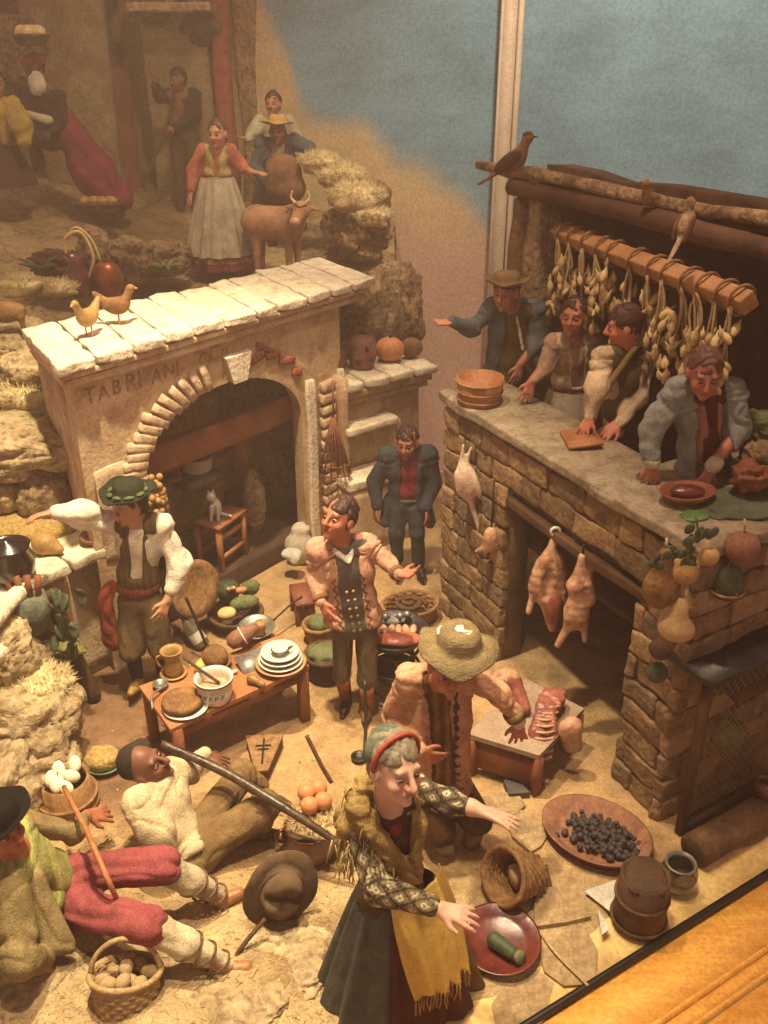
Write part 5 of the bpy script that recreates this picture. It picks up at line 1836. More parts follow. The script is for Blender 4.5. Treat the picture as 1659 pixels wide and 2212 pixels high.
M_green = mk('cabbage green', '#4a5630', '#7c8450', rough=.7, scale=9, bump=.5, bscale=30)
M_greend = mk('dark leaf green', '#2a3820', '#4c5c34', rough=.6, scale=9, bump=.4, bscale=30)
M_yell = mk('yellow squash', '#8f6a2c', '#b88f44', rough=.5, scale=6, bump=.2)
M_garlic = mk('garlic skin', '#c2a250', '#e8d090', rough=.6, scale=14, bump=.3, bscale=40)
M_bread = mk('brown crust', '#5f3d1a', '#93682f', rough=.8, scale=10, bump=.7, bscale=30, bdist=.015)
M_meat = mk('raw meat', '#6e2c20', '#9c5440', rough=.55, scale=8, bump=.3, coat=.2)
M_fat = mk('pale carcass', '#a87654', '#d3a67e', rough=.5, scale=7, bump=.5, bscale=25, bdist=.012, spots=(11, '#7c3c2a', .65))
M_paper = mk('grey paper', '#a8a496', '#c9c5b6', rough=.9, scale=3, bump=.1)
M_felt = mk('brown felt', '#4c3822', '#6e5538', rough=.95, scale=8, bump=.4, bscale=90)
M_lich = mk('dry lichen', '#b09458', '#d8c690', rough=.95, scale=10, bump=0)
M_moss = mk('moss', '#5c6420', '#8c8c3c', rough=.95, scale=14, bump=1., bscale=40, bdist=.02)
M_strawl = mk('loose straw', '#94794a', '#c4a870', rough=.9, scale=8, bump=0)
M_hide = mk('calf hide', '#87593a', '#b58658', rough=.75, scale=6, bump=.4, bscale=80)
M_glass = mk('smoky glass', '#4c4436', '#6d6350', rough=.12, spec=.8, bump=0, coat=.5)
TABLEZ = .45


def dish(c, r, R=None, h=.022, t=.010):
    return lathe([(.001, 0), (r * .62, 0), (r * .72, h * .35), (r, h), (r, h + t * .6), (r * .70, h * .35 + t), (r * .6, t), (.001, t)], c, R, 36, False)


def bowl(c, r, h, R=None, foot=.5, t=.012, sy=1.):
    return lathe([(.001, 0), (r * foot, 0), (r * .82, h * .4), (r, h), (r - t, h), (r * .8 - t, h * .42), (r * foot * .8, t), (.001, t)], c, R, 36, False, 1, sy)


def vessel(prof, c, R=None, t=.012, n=32):
    """hollow pot from an outer profile"""
    prof = [(max(a, .001), b) for a, b in prof]
    inner = [(max(a - t, .001), b + (t if i == 0 else 0)) for i, (a, b) in enumerate(prof)][::-1]
    return lathe([(.001, prof[0][1])] + prof + inner + [(.001, prof[0][1] + t)], c, R, n, False)


def ring(c, R, r, t, n=40, m=7):
    return tube([np.array(c) + R @ A3(r * math.cos(a), r * math.sin(a), 0) for a in np.linspace(0, 2 * math.pi, n)], t, m, False)


def basket(th, c, r0, r1, h, R=None, mat=None, handle=0., rows=9, sy=1., rim=.016):
    R = np.eye(3) if R is None else R
    mat = mat or M_wick
    n = 56
    zs_ = np.linspace(0, h, rows * 4)
    prof = [(.001, 0)] + [(r0 + (r1 - r0) * (z / h) ** .8, z) for z in zs_] + [(r0 + (r1 - r0) * (z / h) ** .8 - .02, z) for z in zs_[::-1]] + [(.001, .02)]
    V, F = lathe(prof, n=n, cap=False, sy=sy)
    a = np.arctan2(V[:, 1], V[:, 0])
    row = np.floor(V[:, 2] / h * rows + 1e-6)
    inside = np.arange(len(V)) > n * (len(zs_) + 1)
    bump_ = .006 * np.sin(a * 14 + row * math.pi) + .004 * np.sin(V[:, 2] / h * rows * 2 * math.pi)
    rr = np.linalg.norm(V[:, :2], axis=1)
    V[:, :2] *= (1 + np.where(rr > .03, bump_ * np.where(inside, -1, 1) / np.maximum(rr, .03), 0))[:, None]
    th.add('wicker_body', (V @ R.T + c, F), mat)
    V, F = ring((0, 0, 0), np.eye(3), r1, rim)
    V[:, 1] *= sy
    V[:, 2] += h
    th.add('rim', (V @ R.T + c, F), mat)
    if handle:
        pts = [np.array(c) + R @ A3(r1 * .97 * math.cos(q), 0, h + handle * math.sin(q)) for q in np.linspace(0, math.pi, 20)]
        th.add('handle', tube(pts, .013, 8), mat)


def tuft(c, r, n, L, mat, name, label, cat='plant', up=.5, wid=.006, seed=0, sq=(1, 1, .6)):
    """dry bush of many fine twigs"""
    rg = np.random.default_rng(seed)
    d = rg.normal(size=(n, 3))
    d[:, 2] = np.abs(d[:, 2]) + up * .3
    d /= np.linalg.norm(d, axis=1)[:, None]
    b = np.array(c) + d * np.array(r) * rg.uniform(.25, .95, (n, 1)) * np.array(sq)
    d2 = d + rg.normal(0, .5, (n, 3))
    d2 /= np.linalg.norm(d2, axis=1)[:, None]
    s_ = np.cross(d2, rg.normal(size=(n, 3)))
    s_ /= np.linalg.norm(s_, axis=1)[:, None]
    s2 = np.cross(d2, s_)
    ln = L * rg.uniform(.5, 1.3, (n, 1))
    V = np.stack([b - s_ * wid, b + s_ * wid, b + s2 * wid, b + d2 * ln], 1).reshape(-1, 3)
    i = np.arange(n)[:, None] * 4
    F = np.concatenate([i + np.array([[0, 1, 3]]), i + np.array([[1, 2, 3]]), i + np.array([[2, 0, 3]])])
    th = Thing(name, label, cat, c)
    th.add('twigs', (V, F), mat, smooth=False)
    th.add('clump', rock(np.array(c), np.array(r) * np.array(sq) * .8, seed=seed, level=3, jit=.3), mat)
    return th


# ---------------------------------------------------------------- table and what stands on it
tz = TABLEZ
c1, c2, c3, c4 = (gz(*xy, tz) for xy in ((300, 1482), (368, 1576), (668, 1438), (604, 1372)))
th = Thing('low_table', 'low orange wooden table laden with plates and pots', 'table', A3(*((c1 + c3) / 2)[:2], 0))
th.add('table_top', (np.array([v - A3(0, 0, .03) for v in (c1, c2, c3, c4)] + [c1, c2, c3, c4]), [(3, 2, 1, 0), (4, 5, 6, 7), (0, 1, 5, 4), (1, 2, 6, 5), (2, 3, 7, 6), (3, 0, 4, 7)]), M_wood, smooth=False)
cen = (c1 + c2 + c3 + c4) / 4
for v in (c1, c2, c3, c4):
    w_ = v + (cen - v) * .09
    th.add('leg', stone((w_[0], w_[1], (tz - .03) / 2 + .002), (.034, .034, (tz - .03) / 2), rotz(30), r=.006, n=2), M_woodr, smooth=False)
for a_, b_ in ((c1, c2), (c2, c3), (c3, c4), (c4, c1)):
    a2, b2 = a_ + (cen - a_) * .09, b_ + (cen - b_) * .09
    m_ = (a2 + b2) / 2
    th.add('apron_rail', stone((m_[0], m_[1], tz - .072), (np.linalg.norm(b2 - a2) / 2 - .03, .012, .04), zto(A3(0, 0, 1)) * 0 + np.stack([unit(b2 - a2), unit(np.cross(A3(0, 0, 1), b2 - a2)), A3(0, 0, 1)], 1), r=.004, n=2), M_woodr, smooth=False)
# bread on white plate
c = gz(395, 1530, tz)
single('white_plate', 'white plate under the round pie at the near end of the table', 'plate', dish(c + A3(.02, 0, .002), .145, None, .02), M_china)
g = lathe([(.001, 0), (.10, 0), (.13, .03), (.125, .055), (.10, .068), (.085, .05), (.05, .066), (.025, .05), (.001, .062)], c + A3(0, 0, .018), None, 40, False)
g[0][:] += .005 * np.stack([noise(g[0], 12, 1), noise(g[0], 12, 2), noise(g[0], 12, 3)], 1)
single('round_pie', 'round brown crusted pie with twisted rim on the white plate', 'pie', g, M_bread)
# ladle
c = gz(348, 1486, tz)
th = Thing('metal_ladle', 'small silver ladle lying at the near left corner of the table', 'ladle', c)
th.add('ladle_bowl', bowl(c + A3(0, 0, .005), .052, .035), M_grey)
th.add('handle', tube(curve([c + A3(.03, -.03, .035), c + A3(-.02, -.14, .05), c + A3(-.0, -.24, .02)], 10), .008, 6), M_grey)
# jug
c = gz(376, 1458, tz)
th = Thing('yellow_jug', 'small ochre glazed jug standing in a saucer on the table', 'jug', c)
th.add('saucer', dish(c, .09, None, .02), M_yell)
g = vessel([(.05, .012), (.065, .05), (.05, .11), (.045, .13), (.062, .185), (.075, .2)], c)
th.add('jug_body', g, M_yell)
th.add('handle', tube(curve([c + A3(-.05, -.0, .16), c + A3(-.1, 0, .14), c + A3(-.09, 0, .08), c + A3(-.055, 0, .06)], 12), .009, 7), M_yell)
# white pot with writing
c = gz(466, 1510, tz)
th = Thing('white_pot', 'white china pot with blue lettering and a wooden spoon', 'pot', c)
th.add('pot_body', vessel([(.085, 0), (.10, .02), (.112, .08), (.108, .13), (.118, .165), (.125, .175)], c, None, .012, 40), M_china)
th.add('rim_line', ring(c + A3(0, 0, .155), np.eye(3), .119, .004), M_yell)
for i, a_ in enumerate((-2.3, -1.95, -1.62, -1.3, -.95)):
    pth = [A3(-.012, 0, -.016), A3(-.004, 0, .018), A3(.004, 0, -.012), A3(.012, 0, .016)]
    Rl = rotz(math.degrees(a_) + 90)
    th.add('blue_letter', tube([c + A3(.1135 * math.cos(a_), .1135 * math.sin(a_), .085) + Rl @ q_ for q_ in pth], .003, 4), mk('cobalt glaze', '#2a3350', rough=.4, bump=0))
th.add('filling', lathe([(.001, .10), (.10, .10)], c, None, 30, False), M_fat)
single('wooden_spoon', 'wooden spoon leaning in the white lettered pot', 'spoon', tube(curve([c + A3(.03, .02, .11), c + A3(-.10, .05, .20), c + A3(-.2, .08, .27)], 10), [.011, .009], 7), M_woodd)
# round hairy loaf in bowl, flask, slate, pear
c = gz(466, 1440, tz)
single('clay_bowl', 'shallow brown clay bowl under the round husk on the table', 'bowl', bowl(c, .11, .05), M_terra)
single('round_husk', 'round brown husk like a coconut in the clay bowl', 'coconut', sphere(c + A3(0, 0, .085), (.088, .088, .075), None, 24, 16, .04, 9), M_bread)
c = gz(438, 1450, tz)
single('lemon', 'yellow lemon lying behind the white pot on the table', 'lemon', sphere(c + A3(0, .02, .04), (.075, .045, .042), rotz(60), 16, 10, .04), mk('lemon peel', '#b59a2a', '#d6bc4c', rough=.5, scale=8, bump=.2, bscale=80))
c = gz(498, 1408, tz)
d = unit(A3(.8, .35, .35))
th = Thing('clay_flask', 'tilted terracotta flask with cream band on the table', 'flask', c)
th.add('flask_body', lathe([(.001, -.02), (.05, 0), (.062, .05), (.06, .13), (.035, .19), (.022, .22), (.001, .225)], c + A3(0, 0, .07), zto(d), 26, False), M_terra)
th.add('band', ring(c + A3(0, 0, .07) + d * .10, zto(d), .063, .006), M_china)
c = gz(545, 1440, tz)
th = Thing('meat_cleaver', 'grey square meat cleaver lying on the table before the plates', 'cleaver', c)
th.add('blade', stone(c + A3(0, .02, .03), (.10, .075, .006), rotz(35) @ rotx(25), r=.004, n=2), M_grey, smooth=False)
th.add('handle', tube([c + A3(-.09, -.07, .02), c + A3(-.16, -.12, .02)], .014, 8), M_china)
c = gz(555, 1480, tz)
single('pear', 'brown pear lying at the front edge of the table', 'pear', sdf([el(c + A3(-.03, .02, .035), (.04, .036, .036), None, .03), el(c + A3(.03, -.02, .03), (.034, .024, .024), rotz(-35), .04)], .006), mk('pear skin', '#7a5426', '#9c7638', rough=.5, scale=9, bump=.2))
# stack of plates
c = gz(607, 1440, tz)
rot_ = np.eye(3)
PLG = 'plates stacked on the table'
single('serving_platter', 'large brown rimmed platter lowest in the plate stack', 'platter', dish(c + A3(0, 0, .002), .172, None, .04), mk('tan glaze', '#a8764c', '#c69a70', rough=.35, scale=5, bump=.1), group=PLG)
single('dinner_plate', 'wide white plate second from the bottom of the plate stack', 'plate', dish(c + A3(0, 0, .032), .15, None, .03), M_china, group=PLG)
single('dinner_plate', 'white plate third from the bottom of the plate stack', 'plate', dish(c + A3(.0, 0, .064), .138, None, .03), M_china, group=PLG)
single('dinner_plate', 'topmost white plate of the stack holding the small cup', 'plate', dish(c + A3(.0, .0, .096), .128, None, .03), M_china, group=PLG)
th = Thing('small_cup', 'small white cup with dark pattern on top of the plate stack', 'cup', c + A3(0, 0, .11))
th.add('cup_body', vessel([(.03, 0), (.05, .025), (.056, .05)], c + A3(.0, 0, .11), None, .008, 24), M_china)
th.add('cup_pattern', ring(c + A3(0, 0, .145), np.eye(3), .056, .006), M_greend)
th.add('spout', tube([c + A3(.05, 0, .145), c + A3(.085, .01, .162)], [.012, .006], 7), M_greend)

# ---------------------------------------------------------------- basket of vegetables, bottle, frying pan
c = gz(512, 1352)
th = Thing('vegetable_basket', 'wicker basket heaped with vegetables behind the table', 'basket', c)
basket(th, c, .15, .21, .13, None, M_wickd, 0)
VG = 'vegetables in the basket behind the table'
for nm, lb, ct, px, py, z, r, mat in [('cabbage', 'dark green cabbage at the back of the vegetable basket', 'cabbage', 492, 1275, .22, (.10, .10, .09), M_greend), ('melon', 'long pale green melon across the vegetable basket', 'melon', 528, 1302, .2, (.12, .065, .06), M_green),
                                      ('garlic', 'whitish garlic head at the front of the vegetable basket', 'garlic', 490, 1325, .17, (.075, .06, .05), M_garlic), ('carrot', 'orange carrot among the vegetables in the basket', 'carrot', 520, 1275, .24, (.055, .03, .03), M_orange), ('lettuce', 'light green lettuce leaves at the right of the vegetable basket', 'lettuce', 540, 1270, .22, (.08, .05, .07), M_green)]:
    cc = gz(px, py, z)
    g = sphere(cc, r, rotz(20), 20, 14, .10 if nm in ('cabbage', 'lettuce') else .03, 4)
    single(nm, lb, ct, g, mat, group=VG)
cc = gz(500, 1278, .26)
th = Thing('radish_bunch', 'small pink and white radishes on top of the vegetable basket', 'radish', cc, VG)
for i in range(3):
    th.add('radish', lathe([(.001, -.05), (.012, -.02), (.018, .02), (.001, .05)], cc + A3(.02 * i - .02, .01 * i, .02), rotx(60) @ rotz(30 * i), 10, False), M_fat if i % 2 else M_garlic)
c = gz(440, 1400)
d = unit(A3(-.5, .2, .75))
th = Thing('glass_bottle', 'slanted smoky glass bottle beside the vegetable basket', 'bottle', c)
th.add('bottle_body', lathe([(.001, 0), (.055, 0), (.06, .02), (.06, .17), (.022, .26), (.018, .36), (.022, .37), (.001, .37)], c + A3(0, 0, .02), zto(d), 22, False), M_glass)
th.add('label', lathe([(.0612, .05), (.0614, .13)], c + A3(0, 0, .02), zto(d), 22, False), M_paper)
stick('iron_spit', 'thin dark iron spit leaning between the white shirted man and the table', [gz(400, 1290, .55), gz(425, 1345, .35), gz(456, 1420, .02)], .011, M_iron, 'spit')
c = gz(555, 1362, .12)
th = Thing('frying_pan', 'shallow grey frying pan with long thin handle beside the basket', 'pan', c)
th.add('pan_dish', bowl(c, .145, .045, rotx(8), .7), M_grey)
th.add('handle', tube(curve([c + A3(.12, .06, .05), c + A3(.25, .22, .1), c + A3(.33, .30, .12)], 8), .008, 6), M_iron)
single('pan_stand', 'low wooden block carrying the grey frying pan', 'stand', stone(c + A3(0, 0, -.06), (.09, .09, .055), rotz(20), r=.01, n=2), M_woodd)
c = gz(562, 1360, .2)
single('butter_cup', 'small cup of yellow butter standing by the frying pan', 'cup', lathe([(.001, 0), (.035, 0), (.045, .06), (.05, .085), (.04, .1), (.001, .108)], c - A3(0, 0, .03), None, 20, False), M_yell)
c = gz(690, 1385, 0)
th = Thing('small_wicker_basket', 'small round wicker basket with a pale melon left of the boy', 'basket', c)
basket(th, c, .09, .12, .16, None, M_wick)
single('pale_melon', 'pale yellow green melon in the small basket left of the boy', 'melon', sphere(c + A3(0, 0, .17), (.085, .085, .07), None, 18, 12), M_green)
c = gz(705, 1460, 0)
th = Thing('woven_crate', 'dark woven crate with greens standing behind the boy in pink', 'crate', c)
basket(th, c, .13, .15, .2, None, M_wickd)
th.add('greens', rock(c + A3(0, 0, .2), (.12, .12, .06), seed=4, level=3, jit=.3), M_green)

# ---------------------------------------------------------------- wooden block and flour sack left of the boy
c = gz(655, 1335)
th = Thing('wooden_stool', 'small dark red wooden stool left of the boy in pink', 'stool', c)
th.add('seat', stone(c + A3(0, .02, .21), (.085, .16, .02), rotz(15), r=.008, n=2), M_woodr, smooth=False)
for sx in (-.06, .06):
    for sy in (-.12, .12):
        th.add('leg', stone(c + rotz(15) @ A3(sx, sy + .02, .095), (.02, .02, .095), rotz(15), r=.004, n=2), M_woodr, smooth=False)
c = gz(643, 1215)
single('flour_sack', 'pale grey flour sack leaning at the foot of the fireplace pier', 'sack', sdf([el(c + A3(.02, .0, .16), (.13, .11, .17), None, .05), el(c + A3(.04, .02, .34), (.09, .08, .05), None, .05)], .012, .012), mk('sackcloth', '#a89c84', '#c9bfa6', rough=.9, scale=8, bump=.4, bscale=90))
c = gz(632, 1250)
single('white_cloth', 'crumpled white cloth with dark stripe on the little stool', 'cloth', sdf([el(c + A3(0, .0, .25), (.09, .07, .04), None, .03), el(c + A3(.03, -.05, .22), (.05, .04, .05), None, .03)], .01, .014), M_paper)

# ---------------------------------------------------------------- iron stove with the big pan of meat
c = gz(852, 1366, .55) * A3(1, 1, 0)
th = Thing('iron_tripod', 'black iron tripod carrying the big pan of meat', 'tripod', c)
for i in range(3):
    a_ = i * 2.09 + .6
    th.add('leg', tube(curve([c + A3(.2 * math.cos(a_), .2 * math.sin(a_), 0), c + A3(.16 * math.cos(a_), .16 * math.sin(a_), .3), c + A3(.15 * math.cos(a_), .15 * math.sin(a_), .45)], 8), .014, 7), M_iron)
for zz in (.12, .28, .44):
    th.add('hoop', ring(c + A3(0, 0, zz), np.eye(3), .175, .012), M_iron)
th.add('fire_pot', bowl(c + A3(0, 0, .13), .16, .14), M_iron)
pc = c + A3(0, 0, .50)
th = Thing('meat_pan', 'large black pan with raw meat and sausages in front of the boy', 'pan', pc)
th.add('pan_dish', bowl(pc, .25, .075, None, .75), M_iron)
th.add('meat_slab', sdf([el(pc + A3(.02, -.10, .06), (.16, .075, .035), None, .03), el(pc + A3(.09, -.1, .065), (.08, .06, .03), None, .03)], .011, .008), mk('pink meat', '#a8452c', '#cf7450', rough=.4, scale=9, bump=.2, coat=.2))
for i in range(7):
    q_ = pc + A3(-.17 + i * .05, .01, .065)
    th.add('sausage', sphere(q_, (.026, .06, .026), rotz(8 * (i % 3) - 8), 12, 8), M_fat)
for i, (x, y) in enumerate(((-.06, .12), (.04, .13), (.09, .15))):
    th.add('mushroom', lathe([(.001, 0), (.012, 0), (.012, .03), (.032, .035), (.02, .058), (.001, .065)], pc + A3(x, y, .06), None, 12, False), M_grey)
c = gz(885, 1340)
th = Thing('oval_basket', 'oval dark wicker basket holding coiled rope behind the big pan', 'basket', c)
basket(th, c, .19, .23, .16, rotz(20), M_wick, 0, 8, .8)
th.add('rope_coil', tube([c + A3((.12 - .003 * i) * math.cos(i * .4) * 1.1, (.12 - .003 * i) * math.sin(i * .4), .15 + .0012 * i) for i in range(30)], .018, 7), M_wickd)
sp_ = [gz(790, 1500, .3), gz(792, 1560, .12), gz(790, 1620, .01)]
th = Thing('long_ladle', 'long dark ladle standing on the floor before the tripod', 'ladle', gz(775, 1640))
th.add('handle', tube(curve([gz(788, 1470, .42), gz(790, 1550, .2), gz(788, 1628, .03)], 10), .012, 7), M_iron)
th.add('ladle_bowl', bowl(gz(776, 1642, .0), .055, .035), M_iron)

# ---------------------------------------------------------------- floor things in the middle
cc = [gz(*xy, .1) for xy in ((532, 1590), (610, 1588), (578, 1662), (552, 1664))]
th = Thing('coffin_box', 'small tapered wooden box with dark cross painted on its lid', 'box', A3(*cc[3][:2], 0))
lo_ = [A3(v[0], v[1], .0) for v in cc]
th.add('box_body', (np.array(lo_ + [v - A3(0, 0, .02) for v in cc]), [(3, 2, 1, 0), (4, 7, 6, 5), (0, 1, 5, 4), (1, 2, 6, 5), (2, 3, 7, 6), (3, 0, 4, 7)]), M_woodd, smooth=False)
cm = sum(cc) / 4
ex = [cm + (v - cm) * 1.05 for v in cc]
th.add('lid', (np.array([v - A3(0, 0, .018) for v in ex] + ex), [(3, 2, 1, 0), (4, 7, 6, 5), (0, 1, 5, 4), (1, 2, 6, 5), (2, 3, 7, 6), (3, 0, 4, 7)]), M_wick, smooth=False)
ax_ = unit((cc[2] + cc[3]) / 2 - (cc[0] + cc[1]) / 2)
bx_ = unit(np.cross(ax_, A3(0, 0, 1)))
crs = th.add('painted_cross', merge([stone(cm + A3(0, 0, .004) - ax_ * .01, (.12, .007, .003), np.stack([ax_, bx_, A3(0, 0, 1)], 1), r=.001, n=1), stone(cm + A3(0, 0, .005) - ax_ * .06, (.05, .007, .003), np.stack([bx_, -ax_, A3(0, 0, 1)], 1), r=.001, n=1), stone(cm + A3(0, 0, .006) - ax_ * .025, (.035, .006, .003), np.stack([bx_, -ax_, A3(0, 0, 1)], 1), r=.001, n=1)]), M_iron, smooth=False)
stick('twig', 'straight brown twig standing from the pot of oranges', [gz(662, 1588, .55), gz(690, 1645, .42), gz(716, 1690, .3)], [.012, .013], M_woodd)
c = gz(672, 1840)
th = Thing('copper_pot', 'glazed red brown cooking pot under the straw with oranges', 'pot', c)
th.add('pot_body', vessel([(.10, 0), (.155, .06), (.165, .14), (.14, .19), (.15, .215)], c, None, .014, 36), M_glazer)
th.add('handle', tube(curve([c + A3(-.15, 0, .17), c + A3(-.2, 0, .15), c + A3(-.19, 0, .09), c + A3(-.155, 0, .08)], 8), .012, 7), M_glazer)
th = tuft(c + A3(.03, .03, .20), (.2, .17, .12), 900, .06, M_strawl, 'straw_nest', 'nest of dry straw on the red brown pot', 'straw', seed=3, wid=.004)
for i, (px, py) in enumerate(((662, 1712), (688, 1703), (668, 1740), (698, 1730))):
    single('orange', ['orange at the back left of the straw nest', 'orange at the back right of the straw nest', 'orange at the front left of the straw nest', 'orange at the front right of the straw nest'][i], 'orange', sphere(gz(px, py, .32), .052, None, 20, 14, .015), M_orange, group='oranges in the straw nest')
# brown hat propped on a stick
c = gz(606, 1935, .16)
hRt = frame((-.3, -.3, -1), unit(A3(.45, -.6, .66)))
th = Thing('brown_hat', 'wide brown felt hat propped on the straw in the foreground', 'hat', A3(c[0], c[1], 0))
g = hat_mesh(c + A3(0, 0, .05), hRt, .11, .12, .20, .012, .008, 2, 1.15, .05)
th.add('felt', g, M_felt)
th.add('hat_band', ring(c + A3(0, 0, .05) + hRt @ A3(0, 0, .025), hRt, .121, .008), M_woodd)
stick('prop_stick', 'dark stick slanting under the brown felt hat', [gz(572, 1985, .18), gz(520, 2050, .1), gz(490, 2100, .02)], .012, M_woodd)

# ---------------------------------------------------------------- left foreground: eggs, bowl, potatoes
c = gz(150, 1740, .0)
th = Thing('wooden_tub', 'wooden tub full of white eggs at the left', 'tub', c)
g = vessel([(.17, 0), (.175, .09), (.172, .10), (.15, .12), (.145, .22)], c, None, .014, 36)
th.add('tub_wall', g, mk('tub wood', '#6e4a20', '#a0743a', rough=.7, scale=5, bump=.5, bscale=26, stretch=(3, 3, .5)))
th.add('hoop', ring(c + A3(0, 0, .035), np.eye(3), .176, .011), M_wick)
th.add('hoop', ring(c + A3(0, 0, .1), np.eye(3), .177, .009), M_wick)
for i, (x, y, z, a_) in enumerate(((-.05, .06, .25, 60), (.05, .08, .26, 20), (-.07, -.02, .235, 0), (.055, -.01, .245, 100), (-.02, -.08, .24, 30), (.04, -.09, .23, 70), (.0, .0, .22, 10))):
    single('egg', ['white egg at the back left of the tub', 'white egg at the back right of the tub', 'small egg at the left side of the tub', 'egg at the right side of the tub', 'egg at the front left of the tub', 'egg at the front right edge of the tub', 'egg in the middle underneath the others in the tub'][i], 'egg',
           sphere(c + A3(x, y, z), (.038, .053, .04), rotz(a_) @ rotx(35), 18, 12), M_egg, group='eggs in the wooden tub')
c = gz(228, 1655, .0)
single('green_bowl', 'green glazed bowl of grain behind the egg tub', 'bowl', bowl(c, .135, .05), mk('green glaze', '#35503a', '#5a7454', rough=.3, scale=6, bump=.1, coat=.3))
single('grain_heap', 'heap of yellow grain in the green bowl', 'grain', rock(c + A3(-.02, .01, .06), (.105, .10, .06), seed=2, jit=.08, level=4, fine=.02), mk('grain', '#8f6d2c', '#c9a854', rough=.9, scale=40, bump=1., bscale=80, bdist=.01))
single('white_onion', 'large white onion beside the lichen covered rock', 'onion', lathe([(.001, 0), (.06, .015), (.078, .06), (.05, .11), (.015, .14), (.001, .15)], gz(158, 1562, .02), rotx(20), 22, False), mk('onion skin', '#b59a8a', '#e0cdbc', rough=.4, scale=8, bump=.1))
c = gz(275, 2205, .0)
th = Thing('potato_basket', 'wicker basket with hoop handle holding potatoes in the foreground', 'basket', c)
RPB = rotx(-20) @ rotz(8)
basket(th, c, .12, .165, .25, RPB, mk('pale wicker', '#8a6c3c', '#c0a068', rough=.8, scale=22, bump=.6, bscale=60), .17, 10, .9)
rg = np.random.default_rng(5)
pot_lbl = ['at the back left', 'at the back right', 'in the middle', 'at the far left', 'at the front left', 'at the front centre', 'at the front right', 'at the far right', 'near the back', 'near the front']
for i, (x, y) in enumerate(((-.06, .07), (.06, .07), (0, .02), (-.11, .01), (-.07, -.07), (0, -.09), (.07, -.06), (.11, .01), (.0, .1), (.02, -.03))):
    single('potato', 'brown potato ' + pot_lbl[i] + ' of the hoop handled basket', 'potato', sphere(c + RPB @ A3(x, y, .22 + .02 * (i % 3)), (.045, .036, .032), rotz(rg.uniform(0, 180)), 14, 10, .08, 3, i), mk('potato skin', '#8a6f44', '#b89c6c', rough=.7, scale=9, bump=.3), group='potatoes in the hoop handled basket')
stick('thin_reed', 'thin yellow reed at the lower edge beside the potato basket', [gz(360, 2120, .05), gz(382, 2190, .05), gz(400, 2260, .04)], .009, M_strawl, 'reed')

# ---------------------------------------------------------------- right foreground
c = gz(1078, 2040)
th = Thing('red_dish', 'round dark red dish with a green cucumber under the old woman hand', 'dish', c)
th.add('dish_body', bowl(c, .215, .055, rotx(3), .8), M_glazer)
single('cucumber', 'dark green cucumber lying in the red dish', 'cucumber', sdf([rc(c + A3(-.03, -.02, .06), c + A3(.05, -.09, .055), .04, .035, .02)], .007, .002), M_greend)
single('cucumber_slice', 'pale cut end of the cucumber in the red dish', 'slice', lathe([(.001, 0), (.034, 0), (.034, .02), (.001, .02)], c + A3(.082, -.115, .055), zto(A3(.5, -.7, .5)), 18, False), M_green)
c = gz(1120, 1890, .13)
d = unit(A3(-.75, -.45, .42))
th = Thing('tilted_basket', 'wicker basket lying tilted with its mouth toward the old woman', 'basket', A3(c[0], c[1], 0))
basket(th, c - d * .12, .10, .15, .24, zto(d), M_wick, 0, 10)
th.add('inside_block', stone(c - d * .02, (.06, .05, .05), rotz(20), r=.01, n=2), M_plast)
stick('basket_cord', 'pale cord trailing from the tilted basket over the floor', [gz(1110, 1935, .03), gz(1150, 1990, .012), gz(1200, 2060, .012), gz(1270, 2130, .012)], .007, M_strawl, 'cord')
th = Thing('dagger', 'short brown bladed knife lying beside the tilted basket', 'knife', gz(1190, 1880))
th.add('blade', prism([(-.03, 0), (.03, 0), (.012, -.2), (0, -.26)], .01, .022, rotz(8), gz(1170, 1875)), M_woodd, smooth=False)
th.add('handle', tube([gz(1160, 1850, .02), gz(1170, 1878, .02)], .016, 8), M_iron)
c = gz(1285, 1815)
th = Thing('clay_basin', 'large terracotta basin holding dark grapes', 'basin', c)
th.add('basin_body', bowl(c, .33, .09, rotz(-35), .8, .016, .78), M_terra)
gm = sphere((0, 0, 0), 1., None, 10, 8)
gme = mesh_of('grape', gm[0], gm[1])
gme.materials.append(mk('dark grape', '#1c1618', '#4a3f40', rough=.65, scale=5, bump=.1))
th = Thing('grape_bunch', 'heap of dark grapes lying in the terracotta basin', 'grapes', c + A3(0, 0, .03))
rg = np.random.default_rng(8)
for i in range(200):
    x, y = np.clip(rg.normal(0, .085), -.17, .17), np.clip(rg.normal(0, .075), -.15, .15)
    pnt = rotz(-40) @ A3(x * 1.25, y, 0)
    inst(th.o, 'grape', gme, pnt + A3(.03, -.02, .0 + max(0, .10 - .5 * math.hypot(x, y)) * rg.uniform(.2, 1)), None, .013 + .011 * rg.random())
c = gz(1378, 1985)
th = Thing('wooden_mug', 'dark brown wooden measure standing near the case rail', 'measure', c)
th.add('mug_wall', vessel([(.14, 0), (.135, .15), (.128, .33)], c, None, .016, 34), M_woodd)
th.add('hoop', ring(c + A3(0, 0, .19), np.eye(3), .137, .009), M_wickd)
th.add('hoop', ring(c + A3(0, 0, .03), np.eye(3), .143, .009), M_wickd)
th.add('contents', rock(c + A3(0, 0, .31), (.115, .115, .03), seed=3, level=3), M_woodd)
c = gz(1462, 1910)
th = Thing('glass_jar', 'squat smoky glass jar beside the dark wooden measure', 'jar', c)
th.add('jar_body', vessel([(.08, 0), (.105, .04), (.10, .11), (.075, .15), (.08, .165)], c, None, .01, 30), M_glass)
th.add('jar_rim', ring(c + A3(0, 0, .165), np.eye(3), .08, .007), M_grey)
